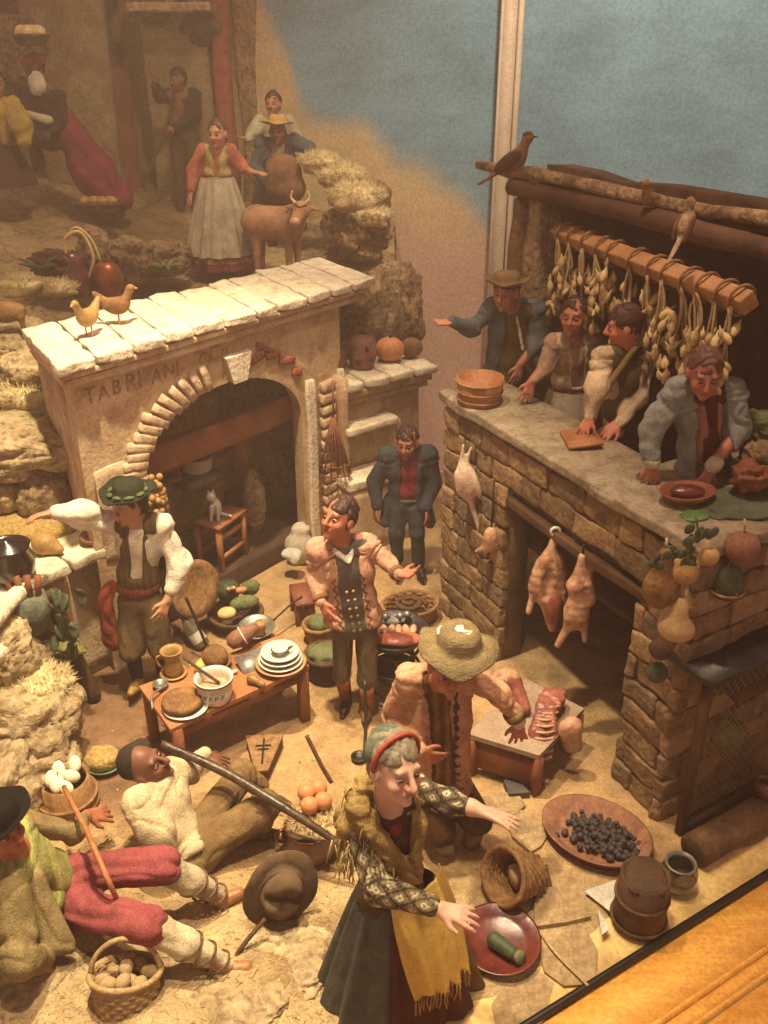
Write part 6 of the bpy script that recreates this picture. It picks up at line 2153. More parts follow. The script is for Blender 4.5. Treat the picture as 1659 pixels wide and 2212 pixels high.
for i, pts in enumerate([[(1262, 1925), (1330, 1900), (1345, 1990)], [(1290, 1960), (1318, 2005), (1300, 2020)]]):
    v = [gz(x, y, .03 + .01 * i) for x, y in pts]
    v2 = [p_ - A3(0, 0, .006) for p_ in v]
    single('paper_scrap', ['pale triangular paper scrap leaning on the dark wooden measure', 'small pale paper scrap lying before the dark wooden measure'][i], 'paper', (np.array(v + v2), [(0, 1, 2), (5, 4, 3), (0, 3, 4, 1), (1, 4, 5, 2), (2, 5, 3, 0)]), M_paper, smooth=False)
for i, (px, py, r, lb) in enumerate([(1075, 1745, (.17, .11, .02), 'flat pale stone slab beside the old woman outstretched hand'), (1215, 1960, (.2, .14, .018), 'broad flat stone slab in front of the tilted basket'), (1230, 2060, (.22, .15, .018), 'flat grey stone slab right of the red dish'), (1130, 2160, (.2, .16, .03), 'flat cream stone slab at the lower edge before the red dish'), (1140, 1800, (.14, .1, .02), 'flat tan stone slab between the tilted basket and the basin')]):
    pg = [(r[0] * (1 + .28 * math.sin(5 * i + 2.1 * j)) * math.cos(j * 6.28 / 7), r[1] * (1 + .28 * math.sin(3 * i + 1.7 * j)) * math.sin(j * 6.28 / 7)) for j in range(7)]
    single('paving_slab', lb, 'stone slab', prism(pg, .002, .028, rotz(25 * i), gz(px, py, 0) + A3(0, 0, floor_h(*np.atleast_2d(gz(px, py, 0)[:2]).T)[0])), mk('trodden slab', '#8a7048', '#b89c6c', rough=.9, scale=7, bump=.8, bscale=30, bdist=.015, spots=(9, '#6a5434', .5)), smooth=False, group='flat stone slabs in the right foreground')
c = gz(1112, 1712)
single('slate_wedge', 'dark grey slate wedge lying before the meat table', 'slate', prism([(-.06, -.05), (.07, -.07), (.03, .09), (-.05, .07)], .0, .05, rotz(15), c), mk('slate', '#3a3634', '#56504a', rough=.7, scale=6, bump=.3), smooth=False)
# ---------------------------------------------------------------- hearth
c = fp(1.42, .2, .35)
th = Thing('hearth_stool', 'orange wooden stool standing inside the hearth opening', 'stool', c)
RS = FR @ rotz(12)
for sx in (-.17, .17):
    for sy in (-.11, .11):
        th.add('leg', stone(c + RS @ A3(sx, sy, .2), (.022, .022, .2), RS, r=.004, n=2), M_wood, smooth=False)
for sy in (-.11, .11):
    for zz in (.12, .30):
        th.add('rung', stone(c + RS @ A3(0, sy, zz), (.15, .014, .02), RS, r=.003, n=2), M_wood, smooth=False)
th.add('seat', stone(c + RS @ A3(0, 0, .415), (.20, .14, .016), RS, r=.005, n=2), M_wood, smooth=False)
cw = c + A3(-.02, -.05, .44)
single('white_cat', 'small white cat sitting on the stool in the hearth', 'cat', sdf([el(cw + A3(0, 0, .09), (.055, .05, .09), None, .03), el(cw + A3(-.02, -.03, .20), (.042, .04, .04), None, .02), el(cw + A3(-.04, -.03, .245), (.012, .01, .022), None, .01), el(cw + A3(.0, -.03, .245), (.012, .01, .022), None, .01),
       rc(cw + A3(-.02, -.05, .12), cw + A3(-.03, -.06, .0), .018, .016, .01), rc(cw + A3(.03, -.05, .12), cw + A3(.03, -.06, .0), .018, .016, .01), rc(cw + A3(.05, 0, .03), cw + A3(.13, -.02, .02), .016, .012, .01)], .008), M_china)
c = fp(1.45, .95, .62)
th = Thing('stone_mortar', 'grey stone mortar on a ledge at the back of the hearth', 'mortar', c)
th.add('ledge', stone(c + A3(0, 0, -.06), (.2, .12, .05), FR, r=.02, n=3, jit=.01), M_grey)
th.add('mortar_bowl', vessel([(.09, 0), (.13, .03), (.14, .13), (.15, .14)], c, None, .03, 28), M_paper)
th.add('pestle', tube([c + A3(.02, 0, .06), c + A3(.06, -.03, .30)], [.03, .022], 10), M_woodd)
c = fp(1.15, 1.0, .6)
single('hanging_lamp', 'small brown oil lamp hanging before the hearth mortar', 'lamp', sdf([el(c, (.10, .07, .035), None, .03), rc(c + A3(.08, 0, .02), c + A3(.05, 0, .25), .01, .008, .01), rc(c + A3(-.08, 0, .02), c + A3(-.14, 0, .05), .02, .012, .02)], .009), M_copper)
c = fp(1.93, .55, .70)
th = Thing('hanging_gourd', 'long brown gourd bottle hanging at the right of the hearth', 'gourd', c)
th.add('gourd_body', lathe([(.001, 0), (.09, .03), (.115, .12), (.09, .28), (.065, .42), (.08, .52), (.05, .6), (.001, .63)], fp(1.93, .85, .6), None, 24, False), M_bread)
single('hearth_sack', 'tall pale sack standing against the right side of the hearth', 'sack', sdf([el(fp(1.95, .52, .5), (.11, .1, .33), None, .05)], .014, .012), M_corkl)
for i, (t, d, s_) in enumerate(((.75, .55, .3), (1.05, .68, .22), (1.8, .6, .2))):
    single('firewood_log', ['thick log leaning left inside the hearth', 'short dark log at the back of the hearth', 'dark log leaning right inside the hearth'][i], 'log', tube([fp(t, .2, d), fp(t + .06, .2 + s_ * 2, d + .08)], .07, 10), M_woodd, group='firewood in the hearth')
# corn bunch and wicker board by the arch
c = fp(.42, 1.30, -.08)
th = Thing('corn_bunch', 'bunch of orange corn kernels hanging at the left arch foot', 'corn', c)
km = mesh_of('kernel', *sphere((0, 0, 0), 1, None, 8, 6))
km.materials.append(M_yell)
rg = np.random.default_rng(3)
th.add('stalk', tube([c + A3(-.02, 0, .16), c + A3(.0, 0, -.2)], .02, 7), M_bread)
for i in range(85):
    a_, zz = rg.uniform(0, 6.28), rg.uniform(-.18, .14)
    inst(th.o, 'kernel', km, A3(.10 * math.cos(a_), .09 * math.sin(a_), zz * 1.3) * A3(1.2 - zz, 1, 1), None, .027)
c = fp(.72, .42, -.1)
single('wicker_tray', 'round woven tray leaning on the fireplace behind the white shirted man', 'tray', dish(c, .23, np.stack([FU, A3(0, 0, 1), -FB], 1) @ rotx(-14), .03), M_wick)
# bird cage of thin rods on the pier
c = fp(2.36, .78, -.12)
th = Thing('conical_cage', 'conical cage of thin brown rods hanging on the fireplace pier', 'cage', c)
topc = c + A3(-.0, 0, .72)
for i in range(14):
    a_ = i / 14 * 6.283
    th.add('rod', tube([c + A3(.14 * math.cos(a_), .09 * math.sin(a_), .04), topc + A3(.012 * math.cos(a_), .012 * math.sin(a_), -.16)], .007, 5), M_woodr)
for zz, rr in ((.04, .14), (.12, .118), (.5, .03)):
    g = ring((0, 0, 0), np.eye(3), rr, .009, 28)
    g[0][:, 1] *= .65
    th.add('hoop', (g[0] + c + A3(0, 0, zz), g[1]), M_woodr)
th.add('hanging_cord', tube([topc + A3(0, 0, -.18), topc + A3(.0, .02, .16)], .009, 6), M_woodr)

# ---------------------------------------------------------------- shelf of the stove wall
SG = 'things on the white stove shelf'
c = sp(.10, 1.6, .28)
th = Thing('wicker_flask', 'dark wicker covered flask at the left of the stove shelf', 'flask', c, SG)
th.add('wicker_cover', lathe([(.001, 0), (.09, .01), (.125, .09), (.11, .2), (.05, .27), (.001, .28)], c, None, 26, False), M_wickd)
th.add('flask_neck', tube([c + A3(0, 0, .26), c + A3(0, 0, .38)], [.035, .045], 12), M_fat)
c = sp(.42, 1.6, .3)
th = Thing('earthen_jar', 'brown earthen jar with dark holes on the stove shelf', 'jar', c, SG)
th.add('jar_body', lathe([(.001, 0), (.10, .01), (.135, .12), (.12, .22), (.09, .27), (.001, .28)], c, None, 28, False), M_terra)
for a_, zz in ((-1.2, .2), (-1.75, .08), (-.9, .1)):
    th.add('hole', sphere(c + A3(.125 * math.cos(a_), .125 * math.sin(a_), zz), .022, None, 10, 8), M_iron)
def pumpkin(c, r, h, ribs=9):
    V, F = sphere((0, 0, 0), 1, None, 44, 16)
    a_ = np.arctan2(V[:, 1], V[:, 0])
    V[:, :2] *= (1 + .05 * np.cos(a_ * ribs))[:, None]
    return V * A3(r, r, h) + c + A3(0, 0, h), F
c = sp(.72, 1.6, .3)
th = Thing('orange_pumpkin', 'round orange pumpkin on the stove shelf', 'pumpkin', c, SG)
th.add('flesh', pumpkin(c, .13, .11), M_orange)
th.add('stem', tube([c + A3(0, 0, .21), c + A3(.02, 0, .25)], .014, 6), M_woodd)
c = sp(.95, 1.6, .28)
single('grey_melon', 'greyish round melon at the right end of the stove shelf', 'melon', pumpkin(c, .10, .09, 12), M_bread, group=SG)

# ---------------------------------------------------------------- side counter things
cz = 1.03
c = fp(-.62, cz, .18)
c = gz(28, 1250, 1.03)
th = Thing('black_cauldron', 'shiny black cauldron on the side counter at the left edge', 'cauldron', c)
th.add('cauldron_body', vessel([(.08, 0), (.15, .05), (.165, .14), (.135, .22), (.15, .25)], c, None, .014, 34), mk('black glaze', '#0e0a0a', '#241a1a', rough=.22, spec=.7, bump=.1, coat=.4))
th.add('cauldron_lid', lathe([(.001, .27), (.02, .30), (.025, .28), (.12, .25), (.135, .235)], c, None, 30, False), mk('black glaze'))
c = gz(100, 1195, 1.03)
single('pear_gourd', 'yellow brown pear shaped gourd on the side counter', 'gourd', sdf([el(c + A3(0, 0, .075), (.09, .085, .08), None, .04), el(c + A3(.10, -.02, .04), (.035, .03, .03), None, .06)], .008), M_yell)
c = gz(205, 1172, 1.03)
single('clay_saucepan', 'red brown clay bowl on the side counter beside the man', 'bowl', bowl(c, .10, .06), M_terra)
c = gz(80, 1165, 1.05)
single('grain_pile', 'brown pile of grain behind the cauldron', 'grain', rock(c + A3(-.1, .25, .0), (.35, .25, .10), seed=6, jit=.12), mk('grain'))
c = gz(60, 1290, .97)
th = Thing('knife_bundle', 'bundle of brown handled knives in the lower left wall rack', 'knives', c)
for i in range(4):
    b_ = c + A3(-.08 + .05 * i, .0, 0)
    th.add('knife_handle', tube([b_, b_ + A3(-.04 + .02 * i, 0, .16)], [.02, .024], 8), M_woodr)
    th.add('knife_blade', tube([b_, b_ + A3(.02, 0, -.1)], [.012, .004], 6), M_grey)
th.add('holder', lathe([(.001, -.24), (.10, -.24), (.13, -.1), (.11, .02), (.001, .0)], c, None, 18, False), mk('grey green bark', '#3f4a3c', '#6b7058', rough=.9, scale=12, bump=.8, bscale=30))
c = gz(132, 1335, .86)
th = Thing('herb_bunch', 'bunch of dark green herbs hanging on the leaning post', 'herbs', c)
rg = np.random.default_rng(12)
for i in range(16):
    b_ = c + A3(rg.normal(.02, .07), rg.normal(0, .04), rg.normal(.0, .14))
    th.add('leaf', sphere(b_, (.035, .012, .06), rotz(rg.uniform(0, 180)) @ rotx(rg.uniform(-40, 40)), 10, 6, .15, 3, i), M_greend)
th.add('stem', tube([c + A3(-.03, 0, .22), c + A3(.03, 0, -.16)], .013, 6), M_greend)
stick('leaning_post', 'dark square post leaning at the left above the straw', [gz(108, 1275, .95), gz(150, 1390, .5), gz(205, 1508, .02)], [.05, .055, .05], M_woodd, 'post')
for i, (a_, b_, zz) in enumerate((((-20, 1350), (62, 1262), 1.0), ((-10, 1420), (60, 1345), .8))):
    single('bleached_log', ['bleached log lying under the cauldron at the left edge', 'lower bleached log at the left edge above the moss'][i], 'log', tube(curve([gz(*a_, zz), (gz(*a_, zz) + gz(*b_, zz)) / 2 + A3(0, 0, .02), gz(*b_, zz)], 8), .055, 10), M_white, group='bleached logs at the left edge')
stp = [((250, 1400), .0, .30, .06), ((235, 1330), .06, .28, .06)]
for i, ((px, py), z0, w_, h_) in enumerate(stp):
    c = gz(px, py, z0)
    single('plank_step', ['lower weathered plank step left of the white shirted man', 'upper weathered plank step left of the white shirted man'][i], 'step', stone(c + A3(-.15, .1, h_ / 2), (w_, .16, h_ / 2), rotz(20), r=.012, n=4, jit=.008, seed=i), mk('weathered plank', '#8a6f4a', '#bb9d70', rough=.9, scale=4, stretch=(1, 9, 1), bump=.6, bscale=14), group='plank steps by the side counter')

# ---------------------------------------------------------------- rocks, lichen and moss at the left
rk = [('large pale cork rock under the dry lichen at the left', (50, 1570), .30, (.36, .30, .30)), ('cork rock beside the wooden egg tub', (70, 1665), .12, (.30, .26, .20)), ('cork rock behind the reclining man hat at the left edge', (-20, 1720), .2, (.3, .25, .25)),
      ('cork rock holding the moss below the side counter', (40, 1450), .35, (.34, .25, .25)), ('tall cork rock under the bleached logs at the left edge', (0, 1420), .62, (.30, .22, .30)), ('low cork rock in the bottom left corner', (60, 2160), .0, (.34, .28, .14)), ('flat cork rock under the reclining man arm', (30, 2050), .0, (.3, .3, .12)),
      ('low straw coloured rock before the brown hat', (560, 2130), .0, (.30, .24, .07)), ('low straw rock at the bottom edge left of the old woman', (480, 2200), .0, (.32, .2, .08)), ('rough pale rock beside the old woman skirt', (650, 2080), .0, (.22, .2, .06)), ('small dark rock at the bottom by the thin reed', (420, 2190), .0, (.2, .14, .08))]
for i, (lb, xy, z, r) in enumerate(rk):
    single('cork_rock', lb, 'rock', rock(gz(*xy, z) + A3(0, 0, 0), r, rotz(37 * i), .26, 1.7, i + 20, 5, fine=.05), M_corkl, group='cork rocks in the foreground')
rk2 = [('cork boulder forming the upper ledge left of the fireplace', (50, 960), 6.3, (.55, .40, .20)), ('dark cork boulder under the ledge left of the fireplace', (100, 1075), 6.1, (.20, .2, .28)), ('cork boulder at the left edge under the ledge', (10, 1060), 6.2, (.28, .25, .22)), ('cork boulder on the bank beside the white mantel', (90, 810), 6.9, (.35, .3, .25)),
       ('broad cork boulder on the upper left bank', (20, 760), 7.2, (.5, .4, .25)), ('dark standing stone behind the red jugs', (205, 560), 8.9, (.16, .12, .30)), ('tan boulder on the terrace right of the red jugs', (275, 560), 9.2, (.25, .2, .22)), ('reddish boulder on the terrace left of the cream aproned woman', (350, 560), 9.4, (.28, .2, .18)), ('dark cork crag behind the stove shelf', (800, 700), 8.6, (.40, .25, .5)), ('lower brown crag between fireplace and stove shelf', (850, 670), 9.0, (.25, .3, .45)),
       ('brown crag under the lichen at the terrace edge', (770, 500), 10.2, (.42, .3, .28)), ('cork crag at the right rim of the terrace', (800, 440), 10.8, (.2, .3, .25))]
for i, (lb, xy, Y, r) in enumerate(rk2):
    single('cork_boulder', lb, 'rock', rock(at(*xy, Y), r, rotz(31 * i), .26, 1.6, i + 50, 5, fine=.05), M_cork if 'dark' in lb or 'brown' in lb or 'red' in lb or 'crag' in lb else M_corkl, group='cork boulders on the bank and terrace')
tuft(gz(75, 1480, .5), (.28, .22, .2), 3200, .05, M_lich, 'lichen_clump', 'large pale yellow lichen clump on the cork rock at the left', seed=1, wid=.004)
tuft(at(55, 860, 6.6), (.26, .2, .22), 2200, .07, M_lich, 'lichen_clump', 'pale dry lichen bush left of the fireplace wall', seed=2, wid=.004)
tuft(at(40, 620, 7.8), (.22, .2, .16), 1300, .06, M_lich, 'lichen_clump', 'pale lichen tuft on the upper left bank', seed=4, wid=.004)
tuft(at(125, 625, 8.0), (.2, .16, .12), 1100, .06, M_lich, 'lichen_clump', 'small lichen tuft beside the red jugs', seed=5, wid=.004)
for i, (px, py, Y, r, lb) in enumerate([(770, 430, 10.0, .34, 'cream lichen bush at the terrace rim behind the calf'), (735, 385, 10.3, .30, 'upper cream lichen bush behind the blue coated man'), (690, 355, 10.4, .24, 'leftmost cream lichen bush beside the blue sleeve'), (800, 470, 9.9, .24, 'low cream lichen bush at the terrace corner')]):
    tuft(at(px, py, Y), (r, r * .8, r * .8), 3200, .07, M_lich, 'lichen_bush', lb, seed=7 + i, wid=.005)
single('moss_cushion', 'bright green moss cushion below the herb bunch', 'moss', rock(gz(105, 1395, .5), (.26, .12, .06), rotz(-20), .25, 2.5, 4, 5, fine=.08), M_moss)
single('moss_cushion', 'yellow green moss under the lichen bush left of the fireplace', 'moss', rock(at(50, 905, 6.4), (.32, .12, .05), None, .25, 2.5, 5, 5, fine=.08), M_moss)
# loose straw over the foreground
rg = np.random.default_rng(21)
n = 12000
x, y = rg.uniform(-2.6, .9, n), rg.uniform(2.0, 4.3, n)
den = noise(np.stack([x, y, x * 0], 1), 1.4, 33)
ok = (den + sstep(4.3, 3.0, y) * 1.2 - sstep(-.2, .9, x) * 1.2 > rg.uniform(-.2, 1.6, n)) & ((x - GP[0]) * GN[0] + (y - GP[1]) * GN[1] > .45)
x, y = x[ok], y[ok]
z = floor_h(x, y) + .004
n = len(x)
a_ = rg.uniform(0, 6.28, n)
ln = rg.uniform(.012, .04, n)
d = np.stack([np.cos(a_) * ln, np.sin(a_) * ln, rg.uniform(0, .014, n)], 1)
s_ = np.stack([-np.sin(a_), np.cos(a_), a_ * 0], 1) * .0015
b = np.stack([x, y, z], 1)
V = np.stack([b - s_, b + s_, b + d + s_, b + d - s_], 1).reshape(-1, 3)
F = np.arange(4 * n).reshape(n, 4)
o = single('straw_litter', 'chopped straw strewn over the foreground earth', 'straw', (V, F), M_strawl, kind='stuff', smooth=False)

# ---------------------------------------------------------------- terrace: jugs, hens, goat, plants, baskets
c = at(172, 640, 8.2)
th = Thing('red_jug', 'dark red jug with cream handle on the bank above the mantel', 'jug', c)
th.add('jug_body', vessel([(.07, 0), (.12, .08), (.11, .2), (.06, .28), (.085, .36)], c, None, .012, 28), M_glazer)
th.add('handle', tube(curve([c + A3(.08, 0, .12), c + A3(.17, 0, .34), c + A3(.09, 0, .55), c + A3(-.05, 0, .5), c + A3(-.06, 0, .36)], 20), .014, 8), M_garlic)
c = at(238, 640, 8.3)
th = Thing('brown_pitcher', 'round brown pitcher standing right of the dark red jug', 'pitcher', c)
th.add('pitcher_body', vessel([(.07, 0), (.13, .08), (.14, .17), (.10, .27), (.05, .31)], c, None, .012, 28), M_copper)
th.add('handle', tube(curve([c + A3(-.04, 0, .3), c + A3(-.1, 0, .5), c + A3(-.22, 0, .6), c + A3(-.3, 0, .5)], 14), .012, 7), M_garlic)
c = at(205, 635, 8.35)
single('black_jar', 'small black jar between the red jug and brown pitcher', 'jar', lathe([(.001, 0), (.08, 0), (.1, .1), (.07, .24), (.085, .3), (.001, .3)], c, None, 24, False), M_iron)


def hen(c, a, lb, mat, k=1.):
    R = rotz(a)
    L = lambda x, y, z: np.array(c) + R @ (A3(x, y, z) * k)
    th = Thing('hen', lb, 'hen', c, 'hens on the white mantel')
    th.add('body', sdf([el(L(0, 0, .13), A3(.09, .06, .065) * k, R, .03), rc(L(.06, 0, .16), L(.10, 0, .24), .035 * k, .026 * k, .03), el(L(.11, 0, .255), A3(.03, .024, .024) * k, R, .02), rc(L(-.07, 0, .15), L(-.15, 0, .23), .04 * k, .02 * k, .03)], .008, .003), mat)
    th.add('beak', lathe([(.012 * k, 0), (.001, .03 * k)], L(.135, 0, .25), R @ zto(A3(1, 0, -.2)), 8), M_orange)
    for s_ in (-1, 1):
        th.add('leg', tube([L(.0, s_ * .025, .08), L(.0, s_ * .025, .0)], .006 * k, 6), M_orange)


hen(fp(.40, FH + .175, .30), 250, 'ochre hen facing away on the white mantel', M_yell, .95)
hen(fp(.72, FH + .175, .40), 20, 'tan hen with raised tail on the white mantel', M_bread, .95)
c = at(25, 735, 7.0)
th = Thing('goat', 'small tan goat at the left edge of the bank', 'goat', c)
Rg = rotz(200)
L = lambda x, y, z: c + Rg @ A3(x, y, z)
th.add('body', sdf([el(L(0, 0, .22), (.15, .075, .08), Rg, .03), rc(L(.12, 0, .26), L(.18, 0, .38), .05, .035, .03), el(L(.21, 0, .39), (.06, .03, .032), Rg, .02)] + [rc(L(x, y, .18), L(x, y, .0), .026, .014, .02) for x in (-.1, .1) for y in (-.04, .04)], .01, .003), M_bread)
th.add('horn', tube(curve([L(.18, .01, .42), L(.14, .02, .48), L(.08, .02, .48)], 6), [.012, .004], 6), M_garlic)


def agave(c, n, L_, lb, mat, seed=0):
    rg = np.random.default_rng(seed)
    th = Thing('leafy_plant', lb, 'plant', c, 'plants on the terrace')
    for i in range(n):
        a_ = i / n * 6.28 + rg.uniform(-.2, .2)
        d = A3(math.cos(a_), math.sin(a_), rg.uniform(.5, 1.4))
        p1, p2 = np.array(c) + unit(d) * L_ * .5, np.array(c) + unit(d * A3(1, 1, .6)) * L_
        g = tube(curve([c, p1, p2], 7), [.02, .026, .003], 6)
        th.add('leaf', g, mat)


agave(at(90, 590, 8.6), 11, .24, 'spiky grey green plant left of the red jugs', M_greend, 1)
agave(at(360, 590, 9.1), 11, .2, 'spiky green plant at the hem of the cream aproned woman', M_green, 2)
single('dry_shrub', 'dark red dry shrub behind the spiky plant on the bank', 'shrub', rock(at(140, 570, 8.8), (.3, .2, .12), None, .35, 2.4, 9, 4, fine=.1), mk('red brown scrub', '#3a1c18', '#63342a', rough=.95, scale=12, bump=1., bscale=30, bdist=.03))
c = at(215, 455, 10.4)
th = Thing('bread_tray', 'shallow basket of yellow loaves at the foot of the magenta cloak', 'basket', c)
basket(th, c, .22, .26, .08, None, M_wickd, 0, 5, .6)
for i in range(4):
    th.add('loaf', sphere(c + A3(-.14 + .09 * i, .02 * (i % 2), .1), (.06, .09, .05), rotz(20 * i), 14, 10, .05), M_yell)
c = at(70, 100, 10.8)
th = Thing('head_basket', 'basket of white dumplings carried above the crimson turban', 'basket', c)
basket(th, c, .12, .18, .1, None, M_wickd)
for i in range(4):
    th.add('dumpling', sphere(c + A3(.08 * math.cos(i * 1.6), .08 * math.sin(i * 1.6), .13), (.08, .08, .07), None, 14, 10, .06), M_garlic)
for i, (px, py, Y, r) in enumerate([(20, 110, 12.0, .4), (0, 60, 12.2, .5), (330, 20, 12.1, .18), (440, 50, 12.2, .25)]):
    single('ivy_tangle', ['ochre ivy tangle on the ruined wall at the left', 'dark ivy mass at the top left corner', 'small ivy tangle under the ruin ledge', 'green ivy tangle hanging at the right of the ruin'][i], 'ivy', rock(at(px, py, Y), (r, .2, r * .9), None, .4, 2.4, i + 70, 4, fine=.12), [M_cork, M_woodd, M_greend, M_greend][i], group='ivy on the ruined house')
for i in range(7):
    a_ = at(292 + i * 25, 8, 11.8)
    single('ledge_jar', ['red', 'brown', 'second brown', 'tan', 'dark', 'ochre', 'last red'][i] + ' little jar on the high ledge of the ruined house', 'jar', lathe([(.001, 0), (.05, 0), (.065, .08), (.04, .16), (.05, .2), (.001, .2)], a_, None, 14, False), [M_terra, M_copper, M_bread, M_fat, M_iron, M_yell, M_glazer][i], group='little jars on the high ledge')

# ---------------------------------------------------------------- calf
Yc = 9.55
pc_ = lambda x, y, d=0.: at(x, y, Yc + d)
th = Thing('calf', 'brown calf standing on the terrace behind the white mantel', 'calf', pc_(585, 585))
zg = pc_(585, 590)[2]
L0 = lambda v: A3(v[0], v[1], zg)
f1, f2, r1, r2 = pc_(622, 500), pc_(640, 498, .12), pc_(552, 500), pc_(562, 500, .15)
hc = pc_(650, 455, -.12)
mz = pc_(638, 476, -.28)
th.add('body', sdf([el(pc_(588, 482, .06), (.30, .15, .17), roty(2), .06), el(pc_(552, 478, .06), (.14, .15, .16), None, .06), el(pc_(628, 482, .04), (.13, .14, .17), None, .06), rc(pc_(635, 470, .0), hc, .11, .085, .05),
                    el(hc, (.085, .10, .09), None, .04), rc(hc, mz, .075, .055, .03), rc(hc + A3(-.06, .03, .04), hc + A3(-.15, .02, .03), .03, .014, .02), rc(hc + A3(.07, .03, .03), hc + A3(.17, .02, .0), .03, .014, .02)]
                   + [rc(v, L0(v) * A3(1, 1, 0) + A3(0, 0, v[2] * .45 + zg * .55), .065, .036, .03) for v in (f1, f2, r1, r2)] + [rc(A3(v[0], v[1], v[2] * .45 + zg * .55), A3(v[0], v[1], zg + .02), .036, .032, .02) for v in (f1, f2, r1, r2)]
                   + [rc(pc_(536, 470, .06), pc_(532, 520, .06), .018, .014, .02)], .012, .003), M_hide)
th.add('muzzle', sphere(mz + A3(0, -.03, -.01), (.055, .04, .045), None, 16, 10), M_fat)
for s_ in (-1, 1):
    th.add('horn', tube(curve([hc + A3(s_ * .05, .0, .07), hc + A3(s_ * .09, 0, .12), hc + A3(s_ * .075, -.01, .19)], 8), [.018, .006], 8), M_garlic)
    th.add('eye', sphere(hc + A3(s_ * .06 - .02, -.07, .02), .014, None, 10, 8), M_iron)
th.add('halter', tube(curve([hc + A3(-.05, -.06, .07), hc + A3(0, -.09, .05), hc + A3(.06, -.05, .06)], 8), .012, 6), M_glazer)

# ---------------------------------------------------------------- birds on the roof
def bird(name, lb, c, dirv, k, m1, m2, tail=1., leg=True):
    R = frame(dirv)
    L = lambda x, y, z: np.array(c) + R @ (A3(x, y, z) * k)
    th = Thing(name, lb, 'bird', c)
    th.add('body', sdf([el(L(0, 0, .10), A3(.055, .085, .06) * k, R @ rotx(30), .03), rc(L(0, .05, .15), L(0, .085, .21), .035 * k, .028 * k, .03), el(L(0, .095, .225), A3(.03, .034, .03) * k, R, .02), rc(L(0, -.07, .06), L(0, -.20 * tail, -.01), .026 * k, .015 * k, .03, flat=(R[:, 2], .5))], .0065 * k + .001), m1)
    th.add('beak', lathe([(.009 * k, 0), (.0008, .035 * k)], L(0, .122, .225), R @ zto(A3(0, 1, -.15)), 8), M_iron)
    for s_ in (-1, 1):
        th.add('wing', sphere(L(s_ * .048, -.03, .105), A3(.014, .10, .04) * k, R @ rotx(30), 14, 10), m2)
        if leg:
            th.add('leg', tube([L(s_ * .02, .01, .06), L(s_ * .02, .02, -.0)], .005 * k, 6), M_iron)
    th.add('head_cap', sphere(L(0, .093, .236), A3(.028, .033, .024) * k, R, 14, 10), m2)


zb_ = at(1118, 383, 7.35)
bird('brown_bird', 'brown and ochre bird perched on the end of the roof log', at(1112, 386, 7.42), (.9, -.2, .12), 1.25, M_bread, M_woodd, 1.1)
bird('pale_dove', 'pale tan dove sitting on the roof facing left', at(1400, 462, 6.0), (-.8, -.4, .1), .8, M_bread, M_cork, .7)
bird('grey_dove', 'greyish dove on the roof edge with its tail hanging down', at(1488, 512, 5.35), (.6, .5, .5), .8, M_corkl, M_bread, 1.3)
th = Thing('roof_rubble', 'small dark stone with white top on the roof log', 'stone', at(1180, 392, 7.2))
th.add('stone', rock(at(1180, 392, 7.2), (.12, .1, .05), seed=5), M_woodd)
th.add('white_patch', rock(at(1185, 382, 7.2), (.07, .06, .02), seed=6, level=3), M_china)

# ---------------------------------------------------------------- garlic strings on the beam
bl_ = mesh_of('garlic_bulb', *lathe([(.001, -.5), (.3, -.42), (.5, -.1), (.42, .2), (.15, .42), (.08, .7), (.001, .72)], n=10, cap=False))
bl_.materials.append(M_garlic)
gl_ = ['first', 'second', 'third', 'fourth', 'fifth', 'sixth', 'seventh', 'eighth', 'ninth', 'tenth', 'eleventh', 'last']
rg = np.random.default_rng(14)
ts = [.06, .13, .22, .31, .38, .50, .60, .67, .76, .83, .91, .97]
lens = [.62, .42, .66, .55, .40, .55, .5, .62, .6, .6, .62, .5]
for i, (f, ln) in enumerate(zip(ts, lens)):
    b0 = beamA + (beamB - beamA) * f
    th = Thing('garlic_string', f'{gl_[i]} garlic string along the orange beam counted from the corner post', 'garlic string', b0 + A3(0, 0, -ln), 'garlic strings on the beam')
    off = rg.uniform(-.05, .05)
    Rb = np.stack([unit(beamB - beamA), unit(np.cross(A3(0, 0, 1), beamB - beamA)), A3(0, 0, 1)], 1)
    th.add('binding', tube([b0 + Rb @ A3(.012 * math.sin(q_), .085 * math.cos(q_), .085 * math.sin(q_)) for q_ in np.linspace(0, 6.28, 20)], .010, 6), M_wick)
    cord = curve([b0 + Rb @ A3(0, -.07, -.03), b0 + Rb @ A3(off * .4, -.05, -.2), b0 + Rb @ A3(off, -.05, -ln)], 10)
    st_ = [tube(curve([cord[0] + rg.normal(0, .006, 3), cord[4] + rg.normal(0, .018, 3), cord[-1] + rg.normal(0, .035, 3) + A3(0, 0, rg.uniform(0, .12))], 7), [.006, .010, .003], 5) for _ in range(5)]
    th.add('stems', merge(st_), M_strawl)
    nb = int(13 + ln * 16)
    for j in range(nb):
        fz = .32 + .68 * (j + .5) / nb
        a_ = rg.uniform(0, 6.28)
        fz = min(1, fz + rg.normal(0, .04))
        pnt = b0 + Rb @ A3(off * fz + rg.uniform(.02, .075) * math.cos(a_) * (.4 + fz * .8), -.05 + .06 * math.sin(a_), -ln * fz)
        inst(th.o, 'garlic_bulb', bl_, pnt - th.L, rotz(rg.uniform(0, 360)) @ rotx(rg.uniform(-50, 50)), np.array((.044, .044, .08)) * rg.uniform(.65, 1.25))
